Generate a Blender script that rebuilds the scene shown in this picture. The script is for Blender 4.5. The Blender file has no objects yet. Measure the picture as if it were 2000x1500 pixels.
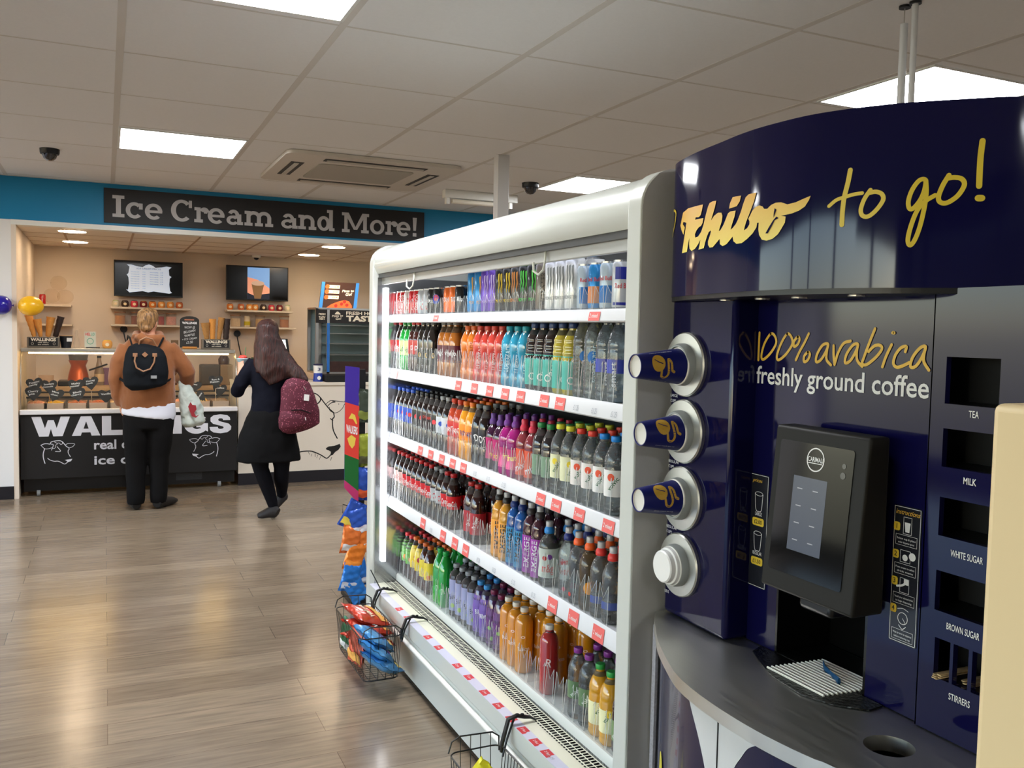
import bpy, math, random
from math import sin, cos, pi, radians
from mathutils import Vector, Matrix
from mathutils.geometry import tessellate_polygon
random.seed(11)
sc = bpy.context.scene
COL = sc.collection
# ---------------------------------------------------------------- camera
cd = bpy.data.cameras.new('camera'); cam = bpy.data.objects.new('camera', cd); COL.objects.link(cam)
cd.sensor_width = 36; cd.lens = 36*1733.5/2000; cd.clip_start = .05; cd.clip_end = 200
yaw, pit, rol = .4305054, -.0595377, .020664
fw = Vector((sin(yaw)*cos(pit), cos(yaw)*cos(pit), sin(pit)))
rt = Vector((cos(yaw), -sin(yaw), 0)); up = rt.cross(fw)
r2 = rt*cos(rol)+up*sin(rol); u2 = -rt*sin(rol)+up*cos(rol)
cam.matrix_world = Matrix(((r2.x, u2.x, -fw.x, 0), (r2.y, u2.y, -fw.y, 0), (r2.z, u2.z, -fw.z, 1.6), (0, 0, 0, 1)))
sc.camera = cam
# ---------------------------------------------------------------- world, exposure
w = bpy.data.worlds.new('world'); sc.world = w; w.use_nodes = True
bg = w.node_tree.nodes['Background']; sky = w.node_tree.nodes.new('ShaderNodeTexSky')
sky.sky_type = 'NISHITA'; sky.sun_elevation = radians(32); sky.sun_rotation = radians(200); sky.sun_disc = False
w.node_tree.links.new(sky.outputs[0], bg.inputs[0]); bg.inputs[1].default_value = 1.25
vs = sc.view_settings; vs.view_transform = 'Standard'; vs.look = 'None'; vs.exposure = 0; vs.gamma = 1; vs.use_curve_mapping = False
sc.cycles.use_denoising = True
sc.cycles.max_bounces = 9; sc.cycles.transparent_max_bounces = 24; sc.cycles.transmission_bounces = 8
sc.cycles.caustics_refractive = False; sc.cycles.caustics_reflective = False; sc.cycles.sample_clamp_indirect = 6
def area(name, loc, rot, sx, sy, power, col):
    l = bpy.data.lights.new(name, 'AREA'); l.shape = 'RECTANGLE'; l.size = sx; l.size_y = sy; l.energy = power; l.color = col
    o = bpy.data.objects.new(name, l); COL.objects.link(o); o.location = loc; o.rotation_euler = rot; return o
PANEL_E, WARM_E, LED_E = 34.0, 46.0, 15.0
# ---------------------------------------------------------------- helpers
def lin(c):
    return tuple(((v/255)/12.92 if v/255 <= .04045 else ((v/255+.055)/1.055)**2.4) for v in c)
MATS = {}
def M(name, rgb=(200, 200, 200), rough=.5, metal=0, spec=.5, trans=0, ior=1.45, emit=None, es=0, coat=0, alpha=1, noise=0, nscale=20, bump=0, sheen=0):
    if name in MATS: return MATS[name]
    m = bpy.data.materials.new(name); m.use_nodes = True; nt = m.node_tree; b = nt.nodes['Principled BSDF']
    c = lin(rgb); b.inputs['Base Color'].default_value = (*c, 1); b.inputs['Roughness'].default_value = rough
    b.inputs['Metallic'].default_value = metal; b.inputs['Specular IOR Level'].default_value = spec
    b.inputs['Transmission Weight'].default_value = trans; b.inputs['IOR'].default_value = ior
    b.inputs['Coat Weight'].default_value = coat; b.inputs['Coat Roughness'].default_value = .03; b.inputs['Alpha'].default_value = alpha
    b.inputs['Sheen Weight'].default_value = sheen
    if emit: b.inputs['Emission Color'].default_value = (*lin(emit), 1); b.inputs['Emission Strength'].default_value = es
    if noise or bump:
        n = nt.nodes.new('ShaderNodeTexNoise'); n.inputs['Scale'].default_value = nscale; n.inputs['Detail'].default_value = 4
        t = nt.nodes.new('ShaderNodeTexCoord'); nt.links.new(t.outputs['Object'], n.inputs['Vector'])
        if noise:
            r = nt.nodes.new('ShaderNodeMix'); r.data_type = 'RGBA'
            r.inputs['A'].default_value = (*[v*(1-noise) for v in c], 1); r.inputs['B'].default_value = (*[min(1, v*(1+noise)) for v in c], 1)
            nt.links.new(n.outputs['Fac'], r.inputs['Factor']); nt.links.new(r.outputs['Result'], b.inputs['Base Color'])
        if bump:
            bp = nt.nodes.new('ShaderNodeBump'); bp.inputs['Strength'].default_value = bump; bp.inputs['Distance'].default_value = .01
            nt.links.new(n.outputs['Fac'], bp.inputs['Height']); nt.links.new(bp.outputs[0], b.inputs['Normal'])
    MATS[name] = m; return m
def clear(name, rgb, amount, rough=.05, film=.35):
    """thin clear plastic or glass: mostly see-through, with a glossy film"""
    if name in MATS: return MATS[name]
    m = bpy.data.materials.new(name); m.use_nodes = True; nt = m.node_tree; nt.nodes.clear()
    out = nt.nodes.new('ShaderNodeOutputMaterial'); tr = nt.nodes.new('ShaderNodeBsdfTransparent'); p = nt.nodes.new('ShaderNodeBsdfPrincipled')
    p.inputs['Base Color'].default_value = (*lin(rgb), 1); p.inputs['Roughness'].default_value = rough
    tr.inputs[0].default_value = (*[.75+.25*v for v in lin(rgb)], 1)
    fr = nt.nodes.new('ShaderNodeLayerWeight'); fr.inputs[0].default_value = .18
    ml = nt.nodes.new('ShaderNodeMath'); ml.operation = 'MULTIPLY'; ml.inputs[1].default_value = film
    ad = nt.nodes.new('ShaderNodeMath'); ad.operation = 'ADD'; ad.use_clamp = True; ad.inputs[1].default_value = amount
    mx = nt.nodes.new('ShaderNodeMixShader'); L = nt.links
    L.new(fr.outputs['Facing'], ml.inputs[0]); L.new(ml.outputs[0], ad.inputs[0]); L.new(ad.outputs[0], mx.inputs[0]); L.new(tr.outputs[0], mx.inputs[1]); L.new(p.outputs[0], mx.inputs[2]); L.new(mx.outputs[0], out.inputs[0])
    MATS[name] = m; return m
class MB:
    def __init__(s): s.v = []; s.f = []; s.mi = []; s.cur = 0; s.lay = 0
    def add(s, v, f):
        n = len(s.v); s.v += [tuple(p) for p in v]; s.f += [tuple(n+i for i in q) for q in f]; s.mi += [s.cur]*len(f); return s
    def slot(s, i): s.cur = i; return s
    def box(s, x0, x1, y0, y1, z0, z1):
        v = [(x, y, z) for x in (x0, x1) for y in (y0, y1) for z in (z0, z1)]
        return s.add(v, [(0, 1, 3, 2), (4, 6, 7, 5), (0, 4, 5, 1), (2, 3, 7, 6), (0, 2, 6, 4), (1, 5, 7, 3)])
    def rings(s, R, cap0=True, cap1=True, closed=True):
        n = len(R[0]); v = [p for r in R for p in r]; f = []
        for i in range(len(R)-1):
            for j in range(n if closed else n-1):
                k = (j+1) % n; f.append((i*n+j, i*n+k, (i+1)*n+k, (i+1)*n+j))
        if cap0: f.append(tuple(range(n-1, -1, -1)))
        if cap1: f.append(tuple((len(R)-1)*n+j for j in range(n)))
        return s.add(v, f)
    def lathe(s, prof, n=20, c=(0, 0, 0), ax='z', cap0=True, cap1=True, ey=1):
        R = []
        for r, z in prof:
            ring = []
            for j in range(n):
                a = 2*pi*j/n; x, y = r*cos(a), r*sin(a)*ey
                p = (x, y, z) if ax == 'z' else ((z, x, y) if ax == 'x' else (y, z, x))
                ring.append((p[0]+c[0], p[1]+c[1], p[2]+c[2]))
            R.append(ring)
        return s.rings(R, cap0, cap1)
    def tube(s, P, r, n=8, flat=1, up=(0, 0, 1)):
        P = [Vector(p) for p in P]; R = []
        if not isinstance(r, (list, tuple)): r = [r]*len(P)
        prev = None
        for i, p in enumerate(P):
            t = (P[min(i+1, len(P)-1)]-P[max(i-1, 0)]).normalized()
            a = prev if prev is not None else (Vector(up) if abs(t.dot(Vector(up))) < .95 else Vector((1, 0, 0)))
            a = (a-t*a.dot(t)).normalized(); b = t.cross(a); prev = a
            ra, rb = r[i] if isinstance(r[i], (list, tuple)) else (r[i], r[i]*flat)
            R.append([p+a*ra*cos(2*pi*j/n)+b*rb*sin(2*pi*j/n) for j in range(n)])
        return s.rings(R)
    def ell(s, c, rx, ry, rz, n=16, m=10):
        R = []
        for i in range(1, m):
            t = pi*i/m; R.append([(c[0]+rx*sin(t)*cos(2*pi*j/n), c[1]+ry*sin(t)*sin(2*pi*j/n), c[2]-rz*cos(t)) for j in range(n)])
        return s.rings(R)
    def prism(s, poly, f0, f1):
        """poly of 2D points; f0, f1 map (u,v) to the two faces"""
        n = len(poly); tri = tessellate_polygon([[Vector((p[0], p[1], 0)) for p in poly]])
        v = [f0(*p) for p in poly]+[f1(*p) for p in poly]
        f = [tuple(t) for t in tri]+[tuple(n+i for i in reversed(t)) for t in tri]
        f += [(i, (i+1) % n, n+(i+1) % n, n+i) for i in range(n)]
        return s.add(v, f)
    def build(s, name, mat, parent=None, smooth=True, bevel=0, sub=0, rem=0, ang=38, local=False, disp=None):
        me = bpy.data.meshes.new(name); me.from_pydata(s.v, [], s.f); me.update()
        ms = mat if isinstance(mat, (list, tuple)) else [mat]
        for m in ms: me.materials.append(m)
        if len(ms) > 1: me.polygons.foreach_set('material_index', s.mi)
        import bmesh
        bm = bmesh.new(); bm.from_mesh(me); bmesh.ops.recalc_face_normals(bm, faces=bm.faces); bm.to_mesh(me); bm.free()
        if smooth: me.shade_smooth(); me.set_sharp_from_angle(angle=radians(ang))
        return place(name, me, parent, bevel, sub, rem, local, disp)
def place(name, me, parent=None, bevel=0, sub=0, rem=0, local=False, disp=None):
    o = bpy.data.objects.new(name, me); COL.objects.link(o)
    if rem:
        r = o.modifiers.new('remesh', 'REMESH'); r.mode = 'VOXEL'; r.voxel_size = rem; r.use_smooth_shade = True
        sm = o.modifiers.new('smooth', 'SMOOTH'); sm.factor = .5; sm.iterations = 6
    if bevel:
        b = o.modifiers.new('bevel', 'BEVEL'); b.width = bevel; b.segments = 3; b.limit_method = 'ANGLE'; b.angle_limit = radians(40)
    if disp:
        tx = bpy.data.textures.new('folds', 'CLOUDS'); tx.noise_scale = disp[1]; dm = o.modifiers.new('folds', 'DISPLACE'); dm.texture = tx; dm.strength = disp[0]; dm.mid_level = .5
    if sub: o.modifiers.new('sub', 'SUBSURF').levels = sub; o.modifiers[-1].render_levels = sub
    if parent:
        o.parent = parent
        if not local and parent.parent is None: o.location = -Vector(parent.location)
    return o
def bx(*a): return MB().box(*a)
def thing(name, label, cat, loc=(0, 0, 0), group=None, rz=0):
    o = bpy.data.objects.new(name, None); COL.objects.link(o); o.location = loc; o.rotation_euler = (0, 0, rz); o.empty_display_size = .05
    o['label'] = label; o['category'] = cat
    if group: o['group'] = group
    return o
def tag(o, label, cat, group=None):
    o['label'] = label; o['category'] = cat
    if group: o['group'] = group
    return o
def struct(o): o['kind'] = 'structure'; return o
def dup(root, loc, rz=0, label=None, group=None):
    r = root.copy(); COL.objects.link(r); r.location = loc; r.rotation_euler = (0, 0, rz)
    if label: r['label'] = label
    if group: r['group'] = group
    for ch in list(root.children):
        c = ch.copy(); COL.objects.link(c); c.parent = r
        for g in list(ch.children):
            d = g.copy(); COL.objects.link(d); d.parent = c
    return r
# ---- flat graphics: polygons, strokes and lettering mapped onto a surface
def catm(P, n=5, closed=False):
    P = [Vector((p[0], p[1])) for p in P]
    if len(P) < 3: return P
    Q = [2*P[0]-P[1]]+P+[2*P[-1]-P[-2]]
    if (P[0]-P[-1]).length < 1e-4: Q[0] = P[-2]; Q[-1] = P[1]
    o = []
    for i in range(1, len(Q)-2):
        a, b, c, d = Q[i-1:i+3]
        for j in range(n):
            t = j/n; o.append(.5*((2*b)+(-a+c)*t+(2*a-5*b+4*c-d)*t*t+(-a+3*b-3*c+d)*t**3))
    o.append(P[-1]); return o
def layered(mb, f):
    """each mark of a printed graphic sits a hair above the last, so none shade each other"""
    mb.lay += 1; d = mb.lay*4e-5
    def g(u, v, e=0):
        try: return f(u, v, d+e)
        except TypeError: return f(u, v)
    return g
def stroke(mb, P, w, f, smooth=True):
    f = layered(mb, f)
    Q = catm(P) if smooth else [Vector(p[:2]) for p in P]; v = []; n = len(Q); h = w/2
    for i, p in enumerate(Q):
        t = (Q[min(i+1, n-1)]-Q[max(i-1, 0)]); t = t.normalized() if t.length > 1e-9 else Vector((1, 0)); nn = Vector((-t.y, t.x))
        v += [p+nn*h, p-nn*h]
    mb.add([f(*p) for p in v], [(2*i, 2*i+1, 2*i+3, 2*i+2) for i in range(n-1)])
    for p in (Q[0], Q[-1]):
        mb.add([f(p.x+h*cos(2*pi*k/10), p.y+h*sin(2*pi*k/10), 2e-5) for k in range(10)], [tuple(range(10))])
def fill(mb, poly, f, maxe=0):
    f = layered(mb, f)
    tri = tessellate_polygon([[Vector((p[0], p[1], 0)) for p in poly]])
    if not maxe: mb.add([f(*p) for p in poly], [tuple(t) for t in tri]); return
    st = [[Vector((poly[i][0], poly[i][1])) for i in t] for t in tri]; out = []
    while st:
        T = st.pop(); L = [(T[(i+1) % 3]-T[i]).length for i in range(3)]; i = L.index(max(L))
        if L[i] < maxe: out.append(T)
        else: a, b_, c = T[i], T[(i+1) % 3], T[(i+2) % 3]; m_ = (a+b_)/2; st += [[a, m_, c], [m_, b_, c]]
    mb.add([f(*p) for T in out for p in T], [(3*i, 3*i+1, 3*i+2) for i in range(len(out))])
def disc(mb, u, v, r, f, n=20, r2=None):
    f = layered(mb, f)
    mb.add([f(u+r*cos(2*pi*k/n), v+(r2 or r)*sin(2*pi*k/n)) for k in range(n)], [tuple(range(n))])
def ringd(mb, u, v, r, w, f, n=24, a0=0, a1=2*pi, ry=None, wy=None):
    f = layered(mb, f)
    ry = ry or r; wy = wy or w; P = []; m = n
    for k in range(m+1):
        a = a0+(a1-a0)*k/m; P += [f(u+r*cos(a), v+ry*sin(a)), f(u+(r-w)*cos(a), v+(ry-wy)*sin(a))]
    mb.add(P, [(2*i, 2*i+1, 2*i+3, 2*i+2) for i in range(m)])
_tc = {}
def text2d(s, bold=0):
    if (s, bold) in _tc: return _tc[(s, bold)]
    cu = bpy.data.curves.new('t', 'FONT'); cu.body = s; cu.size = 1; cu.resolution_u = 3; cu.offset = bold
    o = bpy.data.objects.new('t', cu); COL.objects.link(o)
    me = bpy.data.meshes.new_from_object(o.evaluated_get(bpy.context.evaluated_depsgraph_get()))
    v = [(p.co.x, p.co.y) for p in me.vertices]; f = [tuple(p.vertices) for p in me.polygons]
    bpy.data.objects.remove(o); bpy.data.curves.remove(cu); bpy.data.meshes.remove(me)
    x0, x1 = min(p[0] for p in v), max(p[0] for p in v)
    _tc[(s, bold)] = ([(p[0]-x0, p[1]) for p in v], f, x1-x0); return _tc[(s, bold)]
CAP = .69
def text(mb, s, u, v, w, h, f, bold=0, align='l', shear=0, mirror=1, rot=0):
    """s starts at (u,v) baseline, w wide (None keeps proportion), capitals h high"""
    V, F, W = text2d(s, bold); sy = h/CAP; sx = (w/W) if w else sy
    off = {'l': 0, 'c': -W*sx/2, 'r': -W*sx}[align]; c, sn = cos(rot), sin(rot); P = []
    for x, y in V:
        a = (x*sx+off+shear*y*sy)*mirror; b = y*sy; P.append(f(u+a*c-b*sn, v+a*sn+b*c))
    mb.add(P, F)
def planeX(X): return lambda y, z, d=0: (X-d, y, z)
def planeY(Y): return lambda x, z, d=0: (x, Y-d, z)
def planeZ(Z): return lambda x, y: (x, y, Z)
def cyl(r, z0=0): return lambda u, v: (r*sin(u/r), -r*cos(u/r), z0+v)
def rrect(x0, x1, y0, y1, r, n=5):
    o = []
    for cx, cy, a in ((x1-r, y1-r, 0), (x0+r, y1-r, pi/2), (x0+r, y0+r, pi), (x1-r, y0+r, 1.5*pi)):
        o += [(cx+r*cos(a+pi/2*k/n), cy+r*sin(a+pi/2*k/n)) for k in range(n+1)]
    return o
def hairm(name, dark, light, sc_=(70, 70, 5)):
    m = M(name, dark, .42); nt = m.node_tree; b = nt.nodes['Principled BSDF']
    t = nt.nodes.new('ShaderNodeTexCoord'); mp = nt.nodes.new('ShaderNodeMapping'); mp.inputs['Scale'].default_value = sc_; n = nt.nodes.new('ShaderNodeTexNoise'); n.inputs['Scale'].default_value = 1.6; n.inputs['Detail'].default_value = 5
    r = nt.nodes.new('ShaderNodeValToRGB'); r.color_ramp.elements[0].position = .35; r.color_ramp.elements[1].position = .7; r.color_ramp.elements[0].color = (*lin(dark), 1); r.color_ramp.elements[1].color = (*lin(light), 1)
    bp = nt.nodes.new('ShaderNodeBump'); bp.inputs['Strength'].default_value = .8; bp.inputs['Distance'].default_value = .01
    for a, c_ in ((t.outputs['Object'], mp.inputs[0]), (mp.outputs[0], n.inputs['Vector']), (n.outputs['Fac'], r.inputs[0]), (r.outputs[0], b.inputs['Base Color']), (n.outputs['Fac'], bp.inputs['Height']), (bp.outputs[0], b.inputs['Normal'])): nt.links.new(a, c_)
    return m
white_plastic = M('white_plastic', (232, 234, 230), .3); black_plastic = M('black_plastic', (18, 18, 19), .35); black_matt = M('black_matt', (14, 14, 14), .7)
steel = M('steel', (190, 188, 182), .28, 1); wire_black = M('wire_black', (22, 23, 24), .35)
print_white = M('print_white', (235, 235, 235), .5); print_black = M('print_black', (20, 18, 17), .5)
print_red = M('print_red', (214, 62, 68), .5); print_yellow = M('print_yellow', (232, 196, 60), .4)
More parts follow.
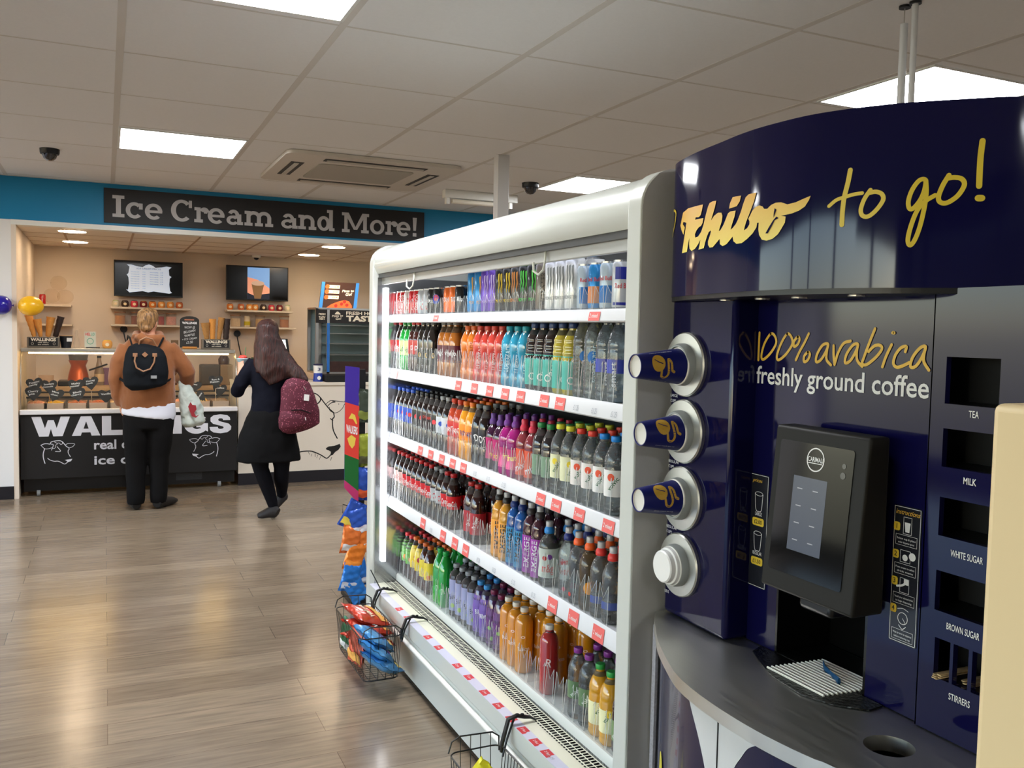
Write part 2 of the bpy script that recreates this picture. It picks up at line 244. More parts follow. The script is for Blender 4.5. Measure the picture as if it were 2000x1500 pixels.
TR = {'tch': [(0.4054, 1.8839), (0.4365, 1.8896), (0.4807, 1.889), (0.5171, 1.8882), (0.5125, 1.8756), (0.5076, 1.8661), (0.4985, 1.8624), (0.4826, 1.864), (0.4798, 1.8588), (0.4988, 1.8586), (0.521, 1.8577), (0.5181, 1.848), (0.5113, 1.842), (0.5001, 1.8398), (0.4889, 1.8342), (0.4815, 1.8264), (0.4841, 1.8184), (0.4978, 1.8196), (0.5123, 1.8284), (0.5221, 1.8425), (0.5314, 1.8632), (0.5406, 1.8804), (0.5471, 1.8871), (0.5606, 1.8891), (0.5769, 1.8884), (0.5717, 1.8748), (0.5626, 1.8595), (0.5566, 1.8487), (0.5696, 1.8571), (0.5862, 1.8616), (0.6018, 1.8597), (0.6067, 1.8526), (0.6048, 1.8416), (0.5971, 1.8295), (0.5925, 1.8219), (0.5993, 1.8228), (0.6123, 1.8327), (0.6248, 1.8473), (0.631, 1.8545), (0.6407, 1.8573), (0.6626, 1.8566), (0.6589, 1.8449), (0.6491, 1.8287), (0.645, 1.8196), (0.6527, 1.822), (0.6645, 1.8286), (0.6726, 1.837), (0.6828, 1.8529), (0.6901, 1.8675), (0.6975, 1.8788), (0.7077, 1.8835), (0.732, 1.8837), (0.7259, 1.8675), (0.7125, 1.8448), (0.7031, 1.8306), (0.6972, 1.8189), (0.6962, 1.8129), (0.7066, 1.8165), (0.7138, 1.8234), (0.7134, 1.8295), (0.7094, 1.8345), (0.7129, 1.8387), (0.7221, 1.8498), (0.7313, 1.8555), (0.7426, 1.8572), (0.7515, 1.8539), (0.7559, 1.849), (0.7643, 1.848), (0.7743, 1.8543), (0.7862, 1.8573), (0.8001, 1.8565), (0.8098, 1.8532), (0.8156, 1.8508), (0.8354, 1.8525), (0.8522, 1.8572), (0.8672, 1.8613), (0.8637, 1.8532), (0.8561, 1.8426), (0.8431, 1.8361), (0.8275, 1.8326), (0.8109, 1.8313), (0.8014, 1.8306), (0.813, 1.8282), (0.8117, 1.8168), (0.8045, 1.8073), (0.7953, 1.7964), (0.7817, 1.7887), (0.7655, 1.7863), (0.7527, 1.7895), (0.7446, 1.7992), (0.7418, 1.81), (0.7422, 1.8235), (0.7377, 1.8239), (0.7359, 1.8151), (0.7248, 1.804), (0.7079, 1.7949), (0.6897, 1.788), (0.6701, 1.7881), (0.6577, 1.7947), (0.6539, 1.8045), (0.6448, 1.7991), (0.6289, 1.791), (0.6121, 1.7884), (0.5997, 1.7936), (0.5978, 1.8051), (0.5839, 1.7982), (0.5675, 1.7898), (0.5538, 1.7902), (0.5465, 1.7966), (0.5459, 1.805), (0.5552, 1.819), (0.5581, 1.827), (0.548, 1.8247), (0.5399, 1.8155), (0.5321, 1.8029), (0.5276, 1.7915), (0.5019, 1.7899), (0.5068, 1.8001), (0.5097, 1.8117), (0.4991, 1.8024), (0.484, 1.7935), (0.4653, 1.7902), (0.4536, 1.7961), (0.4496, 1.8069), (0.4507, 1.8208), (0.4434, 1.8092), (0.438, 1.7904), (0.4063, 1.7899), (0.4124, 1.8068), (0.4229, 1.8376), (0.4289, 1.8581), (0.4099, 1.8621), (0.4063, 1.8572), (0.42, 1.8485), (0.4127, 1.8316), (0.3988, 1.8437), (0.3897, 1.8555)], 'tch2': [(0.6353, 1.8638), (0.6378, 1.8743), (0.6483, 1.8855), (0.6606, 1.8856), (0.6808, 1.8844), (0.6773, 1.8737), (0.6665, 1.865)], 'tchh': [[(0.7627, 1.8006), (0.7689, 1.8001), (0.7785, 1.8126), (0.786, 1.8236), (0.7957, 1.8271), (0.7906, 1.8305), (0.7819, 1.824), (0.7723, 1.8131)], [(0.7827, 1.8284), (0.7899, 1.8437), (0.7848, 1.847), (0.7829, 1.8372)]], 'togo': [([(0.9389, 1.9008), (0.9359, 1.8802), (0.9302, 1.8528), (0.9281, 1.828), (0.9279, 1.8039)], 0.0085), ([(0.9032, 1.8392), (0.9163, 1.8492), (0.9317, 1.8535), (0.9468, 1.857), (0.9609, 1.8583)], 0.0065), ([(0.9747, 1.8627), (0.9651, 1.8473), (0.9599, 1.8291), (0.9634, 1.8182), (0.9737, 1.8168), (0.9864, 1.8276), (0.9964, 1.8438), (0.9938, 1.8546), (0.9836, 1.8591), (0.972, 1.8575)], 0.0075), ([(1.0627, 1.8753), (1.0531, 1.875), (1.0427, 1.8597), (1.0373, 1.8404), (1.0393, 1.8276), (1.0455, 1.8274), (1.0559, 1.8413), (1.062, 1.859), (1.0627, 1.8753)], 0.0075), ([(1.0634, 1.8745), (1.065, 1.8544), (1.0633, 1.8306), (1.0578, 1.7978), (1.0506, 1.7739), (1.0434, 1.7635), (1.0393, 1.7727), (1.0427, 1.7952), (1.0513, 1.822), (1.0629, 1.838), (1.0789, 1.8487)], 0.0075), ([(1.0991, 1.8821), (1.0904, 1.8654), (1.0844, 1.8463), (1.0876, 1.8366), (1.0985, 1.8355), (1.1142, 1.8469), (1.1235, 1.8643), (1.1196, 1.8747), (1.1087, 1.878), (1.098, 1.877)], 0.008), ([(1.148, 1.9378), (1.1461, 1.9073), (1.1462, 1.8621)], 0.0095), ([(1.1458, 1.8419), (1.1511, 1.8417)], 0.011)], 'edge': [([(0.3286, 1.8993), (0.3494, 1.8929), (0.3499, 1.8764), (0.3381, 1.8577), (0.3148, 1.8382)], 0.006)], 'arab': [[(1.593, 1.6078), (1.5935, 1.5776), (1.5936, 1.5463)], [(1.5561, 1.6055), (1.5747, 1.5842), (1.5839, 1.5571), (1.5773, 1.548), (1.5552, 1.5621), (1.5371, 1.585), (1.5424, 1.6012), (1.5561, 1.6055)], [(1.5033, 1.6061), (1.521, 1.5854), (1.5327, 1.5588), (1.5277, 1.5488), (1.5052, 1.5617), (1.4865, 1.5841), (1.4902, 1.5999), (1.5033, 1.6061)], [(1.4706, 1.6002), (1.4812, 1.5902), (1.4806, 1.5793), (1.4697, 1.5845), (1.4648, 1.5954), (1.4706, 1.6002)], [(1.4382, 1.6074), (1.4506, 1.5869), (1.4633, 1.569), (1.4734, 1.5509)], [(1.4387, 1.5687), (1.449, 1.5596), (1.4484, 1.548), (1.4378, 1.5523), (1.4325, 1.5641), (1.4387, 1.5687)], [(1.382, 1.5868), (1.3973, 1.5842), (1.4119, 1.5647), (1.4136, 1.5494), (1.4008, 1.5537), (1.3864, 1.5731), (1.382, 1.5868)], [(1.382, 1.5868), (1.3849, 1.5694), (1.384, 1.5543), (1.372, 1.5444)], [(1.3667, 1.584), (1.3657, 1.5662), (1.362, 1.5458)], [(1.362, 1.5458), (1.3535, 1.5704), (1.3398, 1.5892), (1.3219, 1.5941)], [(1.3026, 1.5878), (1.3155, 1.5861), (1.3312, 1.5674), (1.3339, 1.5507), (1.3209, 1.5549), (1.3077, 1.5736), (1.3026, 1.5878)], [(1.3026, 1.5878), (1.3051, 1.57), (1.3019, 1.5556), (1.2896, 1.5453)], [(1.2618, 1.6188), (1.2739, 1.5924), (1.286, 1.5634), (1.2899, 1.5507), (1.2783, 1.5494), (1.2565, 1.5645), (1.243, 1.5807), (1.2489, 1.5876), (1.2622, 1.5855), (1.2752, 1.5745)], [(1.2206, 1.5891), (1.2323, 1.5671), (1.2399, 1.5467)], [(1.2193, 1.6116), (1.2158, 1.6113)], [(1.1881, 1.5771), (1.1866, 1.5865), (1.199, 1.5836), (1.2109, 1.5695), (1.2142, 1.5539), (1.2053, 1.5474), (1.1908, 1.5514), (1.1787, 1.5571)], [(1.1441, 1.587), (1.1559, 1.5847), (1.1711, 1.5675), (1.1752, 1.5504), (1.164, 1.5509), (1.1509, 1.5682), (1.1441, 1.587)], [(1.1441, 1.587), (1.1471, 1.57), (1.1454, 1.5584), (1.1348, 1.5456)]], 'fresh': [(1.5976, 1.4938), (1.1329, 1.4957), (1.2891, 1.5354), (1.2868, 1.495), (1.5991, 1.521)], 'cow_str': [([(1.9064, 0.9156), (1.9568, 0.9179), (1.9906, 0.9035), (2.0247, 0.8691), (2.059, 0.8233), (2.0819, 0.7946), (2.1107, 0.76), (2.1625, 0.7135)], 0.011), ([(2.0247, 0.8691), (2.0221, 0.8409), (1.9969, 0.813), (1.9687, 0.819), (1.9461, 0.8476), (1.9068, 0.8509)], 0.013), ([(2.0762, 0.8004), (2.1101, 0.8283), (2.1442, 0.8392), (2.2765, 0.823)], 0.006), ([(2.0991, 0.783), (2.133, 0.8137), (2.1787, 0.8244), (2.15, 0.8334)], 0.008), ([(2.1163, 0.7713), (2.1223, 0.7371), (2.1682, 0.7105), (2.214, 0.7211), (2.254, 0.7575), (2.2767, 0.803)], 0.006), ([(2.1625, 0.7135), (2.1686, 0.6677), (2.1516, 0.6453), (2.1522, 0.5824), (2.1642, 0.5192), (2.2022, 0.4436)], 0.012), ([(2.1287, 0.6515), (2.1546, 0.6309)], 0.01), ([(1.9417, 0.6783), (1.9759, 0.6153), (1.9251, 0.6448)], 0.005), ([(2.1376, 0.2739), (2.1036, 0.2409), (2.0808, 0.2419), (2.035, 0.2723), (1.9726, 0.3032), (1.9218, 0.3194), (1.8546, 0.3191), (1.8046, 0.3097), (1.7659, 0.283)], 0.011), ([(2.2764, 0.8316), (2.3694, 0.8188), (2.3989, 0.7896), (2.3411, 0.7445), (2.2767, 0.803)], 0.006), ([(2.2945, 0.7568), (2.2841, 0.6308)], 0.006), ([(1.9022, 0.3116), (1.9164, 0.2827)], 0.004), ([(1.9389, 0.2875), (1.9306, 0.2651)], 0.004), ([(1.9726, 0.2975), (1.9729, 0.2577)], 0.005), ([(2.001, 0.2736), (1.9899, 0.2456)], 0.004), ([(2.0295, 0.2611), (2.0184, 0.2273)], 0.004), ([(2.1465, 0.2449), (2.1325, 0.2111)], 0.005), ([(2.2161, 0.8096), (2.2162, 0.7953)], 0.004)], 'cow_poly': [[(2.0856, 0.3446), (2.114, 0.3607), (2.1713, 0.3644), (2.2286, 0.3842), (2.2405, 0.3562), (2.2177, 0.3225), (2.1833, 0.3008), (2.1549, 0.2675), (2.132, 0.2627), (2.1374, 0.3026), (2.1144, 0.3195), (2.0886, 0.3273)]], 'head_str': [([(-0.5365, 0.4725), (-0.5122, 0.4841), (-0.4857, 0.4857), (-0.4636, 0.4812), (-0.4546, 0.4985), (-0.4301, 0.5077), (-0.3833, 0.5099), (-0.361, 0.4978), (-0.3433, 0.4745), (-0.33, 0.4564), (-0.3099, 0.4405), (-0.3078, 0.4252), (-0.3146, 0.4153), (-0.3126, 0.39), (-0.297, 0.3589)], 0.006), ([(-0.5365, 0.4725), (-0.506, 0.4401), (-0.475, 0.439), (-0.4506, 0.4456), (-0.4307, 0.4398), (-0.4195, 0.4495), (-0.4193, 0.4671), (-0.4059, 0.4767), (-0.4058, 0.4893)], 0.004), ([(-0.506, 0.4401), (-0.5174, 0.4004), (-0.5178, 0.3579), (-0.505, 0.3046)], 0.007), ([(-0.4547, 0.4809), (-0.437, 0.4753), (-0.4417, 0.4478), (-0.4508, 0.4255)], 0.005), ([(-0.4257, 0.5), (-0.4058, 0.4868), (-0.3879, 0.4887), (-0.3747, 0.4743), (-0.3612, 0.4827), (-0.361, 0.4978)], 0.004), ([(-0.3344, 0.4717), (-0.3118, 0.4823), (-0.2622, 0.4768), (-0.2714, 0.4568), (-0.2896, 0.4448), (-0.3099, 0.4405)], 0.004), ([(-0.4061, 0.4566), (-0.3774, 0.4127), (-0.4198, 0.4118)], 0.005), ([(-0.4825, 0.3514), (-0.4649, 0.3356), (-0.4295, 0.3215), (-0.4028, 0.3216), (-0.3761, 0.3104), (-0.3471, 0.2927), (-0.3313, 0.2996), (-0.3199, 0.3117)], 0.006)], 'head_poly': [[(-0.3423, 0.3304), (-0.2814, 0.338), (-0.2906, 0.3181), (-0.3155, 0.309), (-0.3313, 0.297), (-0.3222, 0.3169)]], 'head_box': [(-0.5361, 0.5149), (-0.2615, 0.2813)], 'head2_box': [(0.7434, 0.5246), (1.0217, 0.2886)], 'wall': [(-0.6107, 0.732), (1.1294, 0.7195), (-0.5676, 0.549), (1.12, 0.5421)], 'real': [(-0.0973, 0.4193), (0.1471, 0.4103), (-0.0967, 0.5056)], 'ice': [(-0.0982, 0.2801), (0.5526, 0.2613), (-0.0977, 0.3617)], 'let': [('I', 0.0697, 0.1706), ('c', 0.1816, 0.3302), ('e', 0.3452, 0.498), ('C', 0.5726, 0.7656), ('r', 0.7822, 0.898), ('e', 0.9026, 1.0575), ('a', 1.0718, 1.2245), ('m', 1.2438, 1.5151), ('a', 1.5915, 1.7519), ('n', 1.7621, 1.9406), ('d', 1.951, 2.1223), ('M', 2.2013, 2.4841), ('o', 2.4949, 2.6475), ('r', 2.6618, 2.7744), ('e', 2.7803, 2.9312), ('!', 2.9537, 3.0017)], 'letz': [(0.0934, 2.7734), (0.0923, 2.5758), (2.3165, 2.7719), (2.3186, 2.5669), (2.5704, 2.7145), (2.572, 2.5726)], 'counter': [(1.248, 1.829), (1.194, 1.747), (1.148, 1.67), (1.092, 1.556), (1.064, 1.476), (1.052, 1.41), (1.047, 1.322), (1.046, 1.247), (1.05, 1.183), (1.06, 1.118), (1.07, 1.082)]}
# ---------------------------------------------------------------- room shell
U_ = .854; CZ = 2.879; GX = -.782; GY = 4.668
fm = bpy.data.materials.new('wood_floor'); fm.use_nodes = True; nt = fm.node_tree; b = nt.nodes['Principled BSDF']; L = nt.links
tc = nt.nodes.new('ShaderNodeTexCoord'); br = nt.nodes.new('ShaderNodeTexBrick'); br.inputs['Scale'].default_value = 1
br.inputs['Brick Width'].default_value = 1.25; br.inputs['Row Height'].default_value = .19; br.inputs['Mortar Size'].default_value = .0012; br.offset = .37
br.inputs['Color1'].default_value = (*lin((152, 135, 115)), 1); br.inputs['Color2'].default_value = (*lin((131, 115, 97)), 1); br.inputs['Mortar'].default_value = (*lin((92, 78, 64)), 1); br.inputs['Bias'].default_value = 0
mp = nt.nodes.new('ShaderNodeMapping'); mp.inputs['Scale'].default_value = (1.4, 16, 1); ns = nt.nodes.new('ShaderNodeTexNoise'); ns.inputs['Scale'].default_value = 3; ns.inputs['Detail'].default_value = 5
mx = nt.nodes.new('ShaderNodeMix'); mx.data_type = 'RGBA'; mx.blend_type = 'MULTIPLY'; mx.inputs['Factor'].default_value = .75
cr = nt.nodes.new('ShaderNodeValToRGB'); cr.color_ramp.elements[0].position = .3; cr.color_ramp.elements[0].color = (.58, .58, .58, 1); cr.color_ramp.elements[1].position = .72; cr.color_ramp.elements[1].color = (1.1, 1.1, 1.1, 1)
L.new(tc.outputs['Object'], br.inputs['Vector']); L.new(tc.outputs['Object'], mp.inputs[0]); L.new(mp.outputs[0], ns.inputs['Vector']); L.new(ns.outputs['Fac'], cr.inputs[0])
L.new(br.outputs['Color'], mx.inputs['A']); L.new(cr.outputs[0], mx.inputs['B']); L.new(mx.outputs['Result'], b.inputs['Base Color'])
b.inputs['Roughness'].default_value = .2; b.inputs['Specular IOR Level'].default_value = .6
bp = nt.nodes.new('ShaderNodeBump'); bp.inputs['Strength'].default_value = .12; bp.inputs['Distance'].default_value = .004; L.new(ns.outputs['Fac'], bp.inputs['Height']); L.new(bp.outputs[0], b.inputs['Normal'])
struct(bx(-6, 6.5, -4.5, 11.4, -.05, 0).build('floor', fm, smooth=False))
tilem = M('ceiling_tile', (238, 238, 238), .8, noise=.03, nscale=60); barm = M('ceiling_bar', (214, 210, 204), .6)
struct(bx(-6, 6.5, -4.5, 9.25, CZ, CZ+.1).build('ceiling', tilem, smooth=False))
m = MB()
for c in range(-6, 9):
    x = GX+c*U_; m.box(x-.017, x+.017, -4.5, 9.05, CZ-.0015, CZ+.02)
for r in range(-11, 6):
    y = GY+r*U_; m.box(-6, 6.5, y-.007, y+.007, CZ-.001, CZ+.02)
m.box(-6, 6.5, 9.02, 9.05, CZ-.004, CZ+.02)
struct(m.build('trim_1', barm, smooth=False))
wallw = M('wall_white', (226, 226, 226), .7, noise=.02, nscale=3); teal = M('teal_paint', (14, 128, 178), .45); cream = M('kitchen_wall', (226, 212, 196), .65, noise=.02, nscale=2)
skirt = M('skirting_black', (26, 24, 30), .45)
struct(bx(-6, 6.5, 9.05, 9.2, 2.495, CZ+.1).build('wall_back', teal, smooth=False))
struct(bx(-.75, 6.5, 9.035, 9.2, 2.45, 2.495).build('trim_2', white_plastic, smooth=False))
struct(bx(-6, -.75, 9.05, 9.2, 0, 2.495).build('wall_back', wallw, smooth=False))
struct(bx(-.75, -.712, 9.04, 11.4, 0, 2.45).build('wall_left', cream, smooth=False))
struct(bx(-6, -.752, 9.035, 9.05, 0, .115).build('baseboard_back', skirt, smooth=False))
struct(bx(-.75, 6.5, 11.35, 11.45, 0, 2.6).build('wall_back', cream, smooth=False))
m = MB().box(-.75, 6.5, 9.2, 11.45, 2.45, 2.52); struct(m.build('ceiling', M('kitchen_tile', (238, 230, 220), .8), smooth=False))
m = MB()
for i in range(9): x = -.35+.6*i*1.0; m.box(x-.01, x+.01, 9.2, 11.35, 2.447, 2.46)
for i in range(4): y = 9.7+.5*i; m.box(-.712, 6.5, y-.004, y+.004, 2.448, 2.46)
struct(m.build('trim_3', M('kitchen_bar', (176, 150, 124), .6), smooth=False))
# unseen sides: shop front and left side are glazed bays open to daylight
wd = M('wall_grey', (104, 104, 108), .7)
struct(bx(6.4, 6.5, -4.5, 11.4, 0, 2.98).build('wall_right', wd, smooth=False))
m = MB().box(-6, 6.5, -4.6, -4.5, 2.55, 2.98); m.box(-6, 6.5, -4.6, -4.5, 0, .5)
for x in (-3.6, -1.2, .2, 1.6): m.box(x, x+.16, -4.6, -4.5, .5, 2.55)
m.box(-6, -4.4, -4.6, -4.5, .5, 2.55); m.box(3.2, 6.5, -4.6, -4.5, .5, 2.55)
struct(m.build('wall_front', wd, smooth=False))
m = MB().box(-6.1, -6, -4.5, 9.2, 2.75, 2.98); m.box(-6.1, -6, -4.5, 9.2, 0, .25)
for y in (-4.5, -2, .5, 3, 5.5, 9.0): m.box(-6.1, -6, y, y+.14, .25, 2.75)
struct(m.build('wall_left', wd, smooth=False))
struct(bx(-30, 30, -24, -7.5, 5.2, 5.6).build('sky_blocker', M('sky_blocker_grey', (90, 92, 96), .8), smooth=False))  # unseen slab added outside to block sky light at the shop front
struct(bx(-30, 30, -26, -25, -.1, 7).build('facade_blocker', M('added_facade', (120, 112, 104), .9, noise=.3, nscale=.3), smooth=False))  # unseen facing building added to cut the light from the front
struct(bx(-30, 30, -30, -4.6, -.3, -.1).build('trim_4', M('paving', (130, 128, 124), .9, noise=.1), smooth=False))
# ---------------------------------------------------------------- header sign with slab lettering
sg = thing('shop_sign', 'long black sign of large white slab letters on teal header', 'sign', (1.54, 9.03, 2.68))
bx(-.002, 3.085, 9.032, 9.05, 2.519, 2.834).build('board', M('sign_black', (26, 25, 26), .5), sg, smooth=False)
G = MB(); f9_ = planeY(9.029); f9 = f9_; B0 = 2.5745; CH = .198; XH = .142
def rc(x0, x1, y0, y1):
    q = layered(G, f9); G.add([q(x0, y0), q(x1, y0), q(x1, y1), q(x0, y1)], [(0, 1, 2, 3)])
def slab(x, y0, w, t=.03): rc(x-w/2, x+w/2, y0, y0+t)
def arch(x0, x1, y, ts=.036):
    cx = (x0+x1)/2; rx = (x1-x0)/2+ts/2; ringd(G, cx, y, rx, ts, f9, 14, 0, pi, ry=.062, wy=.034)
for c, a, b_ in TR['let']:
    w_ = b_-a; cx = (a+b_)/2; st = .038; z = B0
    if c == 'I': rc(cx-.021, cx+.021, z, z+CH); slab(cx, z, w_); slab(cx, z+CH-.03, w_)
    elif c in 'ceoC':
        hh = CH/2 if c == 'C' else XH/2; a0, a1 = {'c': (.75, 5.55), 'C': (.75, 5.5), 'e': (0, 5.5), 'o': (0, 2*pi)}[c]
        ringd(G, cx, z+hh, w_/2, .044 if c == 'C' else .038, f9, 30, a0, a1, ry=hh+.004, wy=.03)
        if c == 'e': rc(a+.02, b_-.002, z+hh-.012, z+hh+.012)
        if c == 'c': rc(b_-.036, b_-.004, z+hh+.012, z+XH-.004)
        if c == 'C': rc(b_-.034, b_-.006, z+hh+.03, z+CH)
    elif c == 'r':
        rc(a+.018, a+.018+st, z, z+XH); slab(a+.037, z, .078); rc(a, a+.03, z+XH-.03, z+XH); ringd(G, a+.09, z+XH-.06, .06 if w_ > .12 else .05, .04, f9, 12, .35, 2.6, ry=.062, wy=.034); rc(b_-.03, b_, z+XH-.055, z+XH-.005)
    elif c == 'a':
        x = b_-.05; rc(x, x+st, z, z+XH-.04); rc(x, b_+.004, z, z+.03); ringd(G, cx-.008, z+XH-.055, w_/2-.022, .036, f9, 14, 0, 2.7, ry=.057, wy=.03)
        ringd(G, cx-.015, z+.042, w_/2-.018, .034, f9, 20, .6, 2*pi-.5, ry=.045, wy=.026); rc(cx-.01, x+.01, z+.06, z+.088)
    elif c in 'mn':
        n = 3 if c == 'm' else 2; xs = [a+.037+(w_-.074)*i/(n-1) for i in range(n)]
        for i, x in enumerate(xs): rc(x-st/2, x+st/2, z, z+(XH if i == 0 else XH-.05)); slab(x, z, .076)
        rc(a, a+.03, z+XH-.03, z+XH)
        for i in range(n-1): arch(xs[i], xs[i+1], z+XH-.06)
    elif c == 'd':
        x = b_-.052; rc(x, x+st, z, z+CH+.012); rc(x-.022, x, z+CH-.018, z+CH+.012); rc(x, b_+.004, z, z+.03); ringd(G, cx-.02, z+XH/2, w_/2-.02, .038, f9, 26, 0, 2*pi, ry=XH/2+.003, wy=.03)
    elif c == 'M':
        xa, xb = a+.042, b_-.042; rc(xa-.017, xa+.017, z, z+CH); rc(xb-.019, xb+.019, z, z+CH); slab(xa, z, .08); slab(xb, z, .08); rc(a, xa, z+CH-.03, z+CH); rc(xb, b_, z+CH-.03, z+CH)
        m_ = (xa+xb)/2
        fill(G, [(xa-.017, z+CH), (xa+.028, z+CH), (m_+.014, z+.03), (m_-.018, z+.03)], f9); fill(G, [(xb+.017, z+CH), (xb-.028, z+CH), (m_-.014, z+.03), (m_+.018, z+.03)], f9)
    elif c == '!':
        fill(G, [(cx-.023, z+CH-.002), (cx+.023, z+CH-.002), (cx+.014, z+.06), (cx-.014, z+.06)], f9); rc(cx-.02, cx+.02, z, z+.036)
G.build('lettering', M('sign_letters', (188, 188, 192), .5), sg, smooth=False)
# ---------------------------------------------------------------- ceiling fittings
lit = M('panel_lit', (255, 255, 255), .5, emit=(250, 252, 255), es=PANEL_E)
LP = [(.5, 6.795, 'white lit ceiling panel over the aisle near the ice cream sign'), (.5, 3.37, 'white lit ceiling panel nearer the viewer, largest of those shown'), (3.92, 3.39, 'white lit ceiling panel above the blue coffee machine'), (3.92, 6.84, 'small distant lit ceiling panel above the drinks chiller top')]
proto = thing('ceiling_light', LP[0][2], 'light', (LP[0][0], LP[0][1], CZ), 'ceiling panel lights')
bx(-.395, .395, -.363, .363, -.006, -.002).build('diffuser', lit, proto, smooth=False, local=True)
m = MB(); m.box(-.41, .41, -.378, -.363, -.009, -.001); m.box(-.41, .41, .363, .378, -.009, -.001); m.box(-.41, -.395, -.363, .363, -.009, -.001); m.box(.395, .41, -.363, .363, -.009, -.001)
m.build('frame', white_plastic, proto, smooth=False, local=True)
for x, y, l_ in LP[1:]: dup(proto, (x, y, CZ), 0, l_)
for x, y in ((3.92, -.05), (-2.9, 6.795), (3.92, -3.4), (.5, -3.4)): dup(proto, (x, y, CZ), 0, 'unseen lit ceiling panel added behind the viewer or beside the frame')  # extra unseen panels, added for general light in the room
ac = thing('air_conditioner', 'square white ceiling air conditioner cassette with dark slots', 'air conditioner', (1.72, 7.2, CZ))
m = MB().prism(rrect(1.2, 2.56, 6.55, 7.86, .08), planeZ(CZ-.03), planeZ(CZ-.002)); m.build('casing', M('ac_white', (206, 200, 190), .4), ac, bevel=.008)
m = MB().prism(rrect(1.5, 2.26, 6.86, 7.55, .05), planeZ(CZ-.036), planeZ(CZ-.028)); m.build('intake_grille', M('ac_grille', (170, 166, 156), .6, noise=.1, nscale=200), ac)
dk = M('slot_dark', (30, 28, 26), .6); wv = M('vane', (188, 182, 172), .4)
for i, (x0, x1, y0, y1) in enumerate(((1.5, 2.3, 6.66, 6.76), (1.5, 2.3, 7.66, 7.76), (1.29, 1.39, 6.9, 7.5), (2.38, 2.48, 6.9, 7.5))):
    s_ = bx(x0, x1, y0, y1, CZ-.033, CZ-.029).build('air_slot', dk, ac, smooth=False)
    if i < 2: bx(x0+.02, x1-.02, y0+.03, y0+.065, CZ-.038, CZ-.033).build('vane', wv, s_, smooth=False, local=True)
    else: bx(x0+.03, x0+.065, y0+.02, y1-.02, CZ-.038, CZ-.033).build('vane', wv, s_, smooth=False, local=True)
def dome(x, y, label, big=1):
    t = thing('dome_camera', label, 'security camera', (x, y, CZ))
    MB().lathe([(.062*big, -.04), (.066*big, -.03), (.068*big, 0)], 28, (x, y, CZ)).build('base', black_plastic, t)
    MB().lathe([(.004, -.088*big), (.025*big, -.083*big), (.042*big, -.068*big), (.052*big, -.04)], 24, (x, y, CZ)).build('dome', M('smoked_dome', (24, 22, 22), .05, coat=1), t)
dome(-.365, 7.52, 'black dome security camera on the ceiling left of the lit panel'); dome(3.35, 7.0, 'black dome security camera half hidden behind the white post', 1.1)
t = thing('strip_light', 'short white strip light fitting hanging beside the white post', 'light', (3.1, 7.72, CZ))
bx(2.82, 3.55, 7.68, 7.76, CZ-.075, CZ-.001).build('housing', white_plastic, t, bevel=.006)
MB().tube([(2.9, 7.72, CZ-.1), (3.45, 7.72, CZ-.1)], .022, 14).build('tube', M('tube_off', (226, 220, 205), .3), t)
for x in (2.84, 3.47): bx(x, x+.03, 7.695, 7.745, CZ-.13, CZ-.07).build('end_cap', white_plastic, t)
tag(bx(2.60, 2.69, 5.98, 6.06, 1.2, CZ-.001).build('ceiling_post', M('post_white', (206, 206, 206), .4), bevel=.004), 'square white post running up to the ceiling behind the chiller', 'post')
tag(bx(3.0, 3.6, 7.9, 8.3, 2.3, CZ-.3).build('black_wall_box', black_matt, bevel=.01), 'dark box glimpsed beside the white post above the chiller', 'box') if False else None
for (x, y, l_) in ((-.273, 9.36, 'round warm downlight nearest the aisle on the kitchen left side'), (-.28, 10.55, 'round warm downlight further back on the kitchen left side'), (2.204, 9.39, 'round warm downlight nearest the aisle on the kitchen right side'), (2.193, 10.6, 'round warm downlight further back on the kitchen right side')):
    t = thing('downlight', l_, 'light', (x, y, 2.45), 'kitchen downlights')
    MB().lathe([(.118, -.006), (.118, -.001)], 28, (x, y, 2.45)).build('lamp_disc', M('downlight_lit', (255, 240, 215), .5, emit=(255, 224, 182), es=WARM_E), t)
    MB().lathe([(.135, -.004), (.135, -.001)], 28, (x, y, 2.45)).build('trim_ring', white_plastic, t)
t = thing('dome_camera', 'small white dome camera on the kitchen ceiling above the television', 'security camera', (1.667, 11.1, 2.45))
MB().lathe([(.05, -.03), (.055, 0)], 20, (1.667, 11.1, 2.449)).build('base', white_plastic, t)
MB().lathe([(.003, -.058), (.022, -.05), (.032, -.03)], 16, (1.667, 11.1, 2.449)).build('dome', black_plastic, t)
# ---------------------------------------------------------------- drinks chiller
cw = M('chiller_white', (204, 208, 204), .3, coat=.3); cg = M('chiller_grey', (188, 188, 184), .5, noise=.05, nscale=40); cin = M('chiller_inside', (66, 68, 66), .5); cin2 = M('chiller_mirror', (170, 172, 176), .14, .9)
led = M('led_white', (255, 255, 255), .5, emit=(250, 252, 255), es=LED_E)
ch = thing('drinks_chiller', 'tall white open drinks chiller with five lit shelves of bottles', 'chiller', (1.5, 3.1, 0))
Y0, Y1 = 1.874, 4.34; YI0, YI1 = 1.935, 4.28
prof = [(1.2, 0), (1.85, 0), (1.85, 2.012), (1.30, 2.012)]+[(1.30-.1*sin(a), 1.912+.1*cos(a)) for a in [radians(d) for d in (10, 20, 30, 40, 50, 60, 70, 80, 90)]]
for ya, yb in ((Y0, YI0), (YI1, Y1)):
    MB().prism(prof, lambda x, z: (x, ya, z), lambda x, z: (x, yb, z)).build('side_panel', [cw], ch, bevel=.004, ang=30)
MB().prism(prof, lambda x, z: (x+.004 if x < 1.25 else x, Y0-.0015, z), lambda x, z: (x+.004 if x < 1.25 else x, Y0, z)).build('end_cover', cg, ch, ang=30)
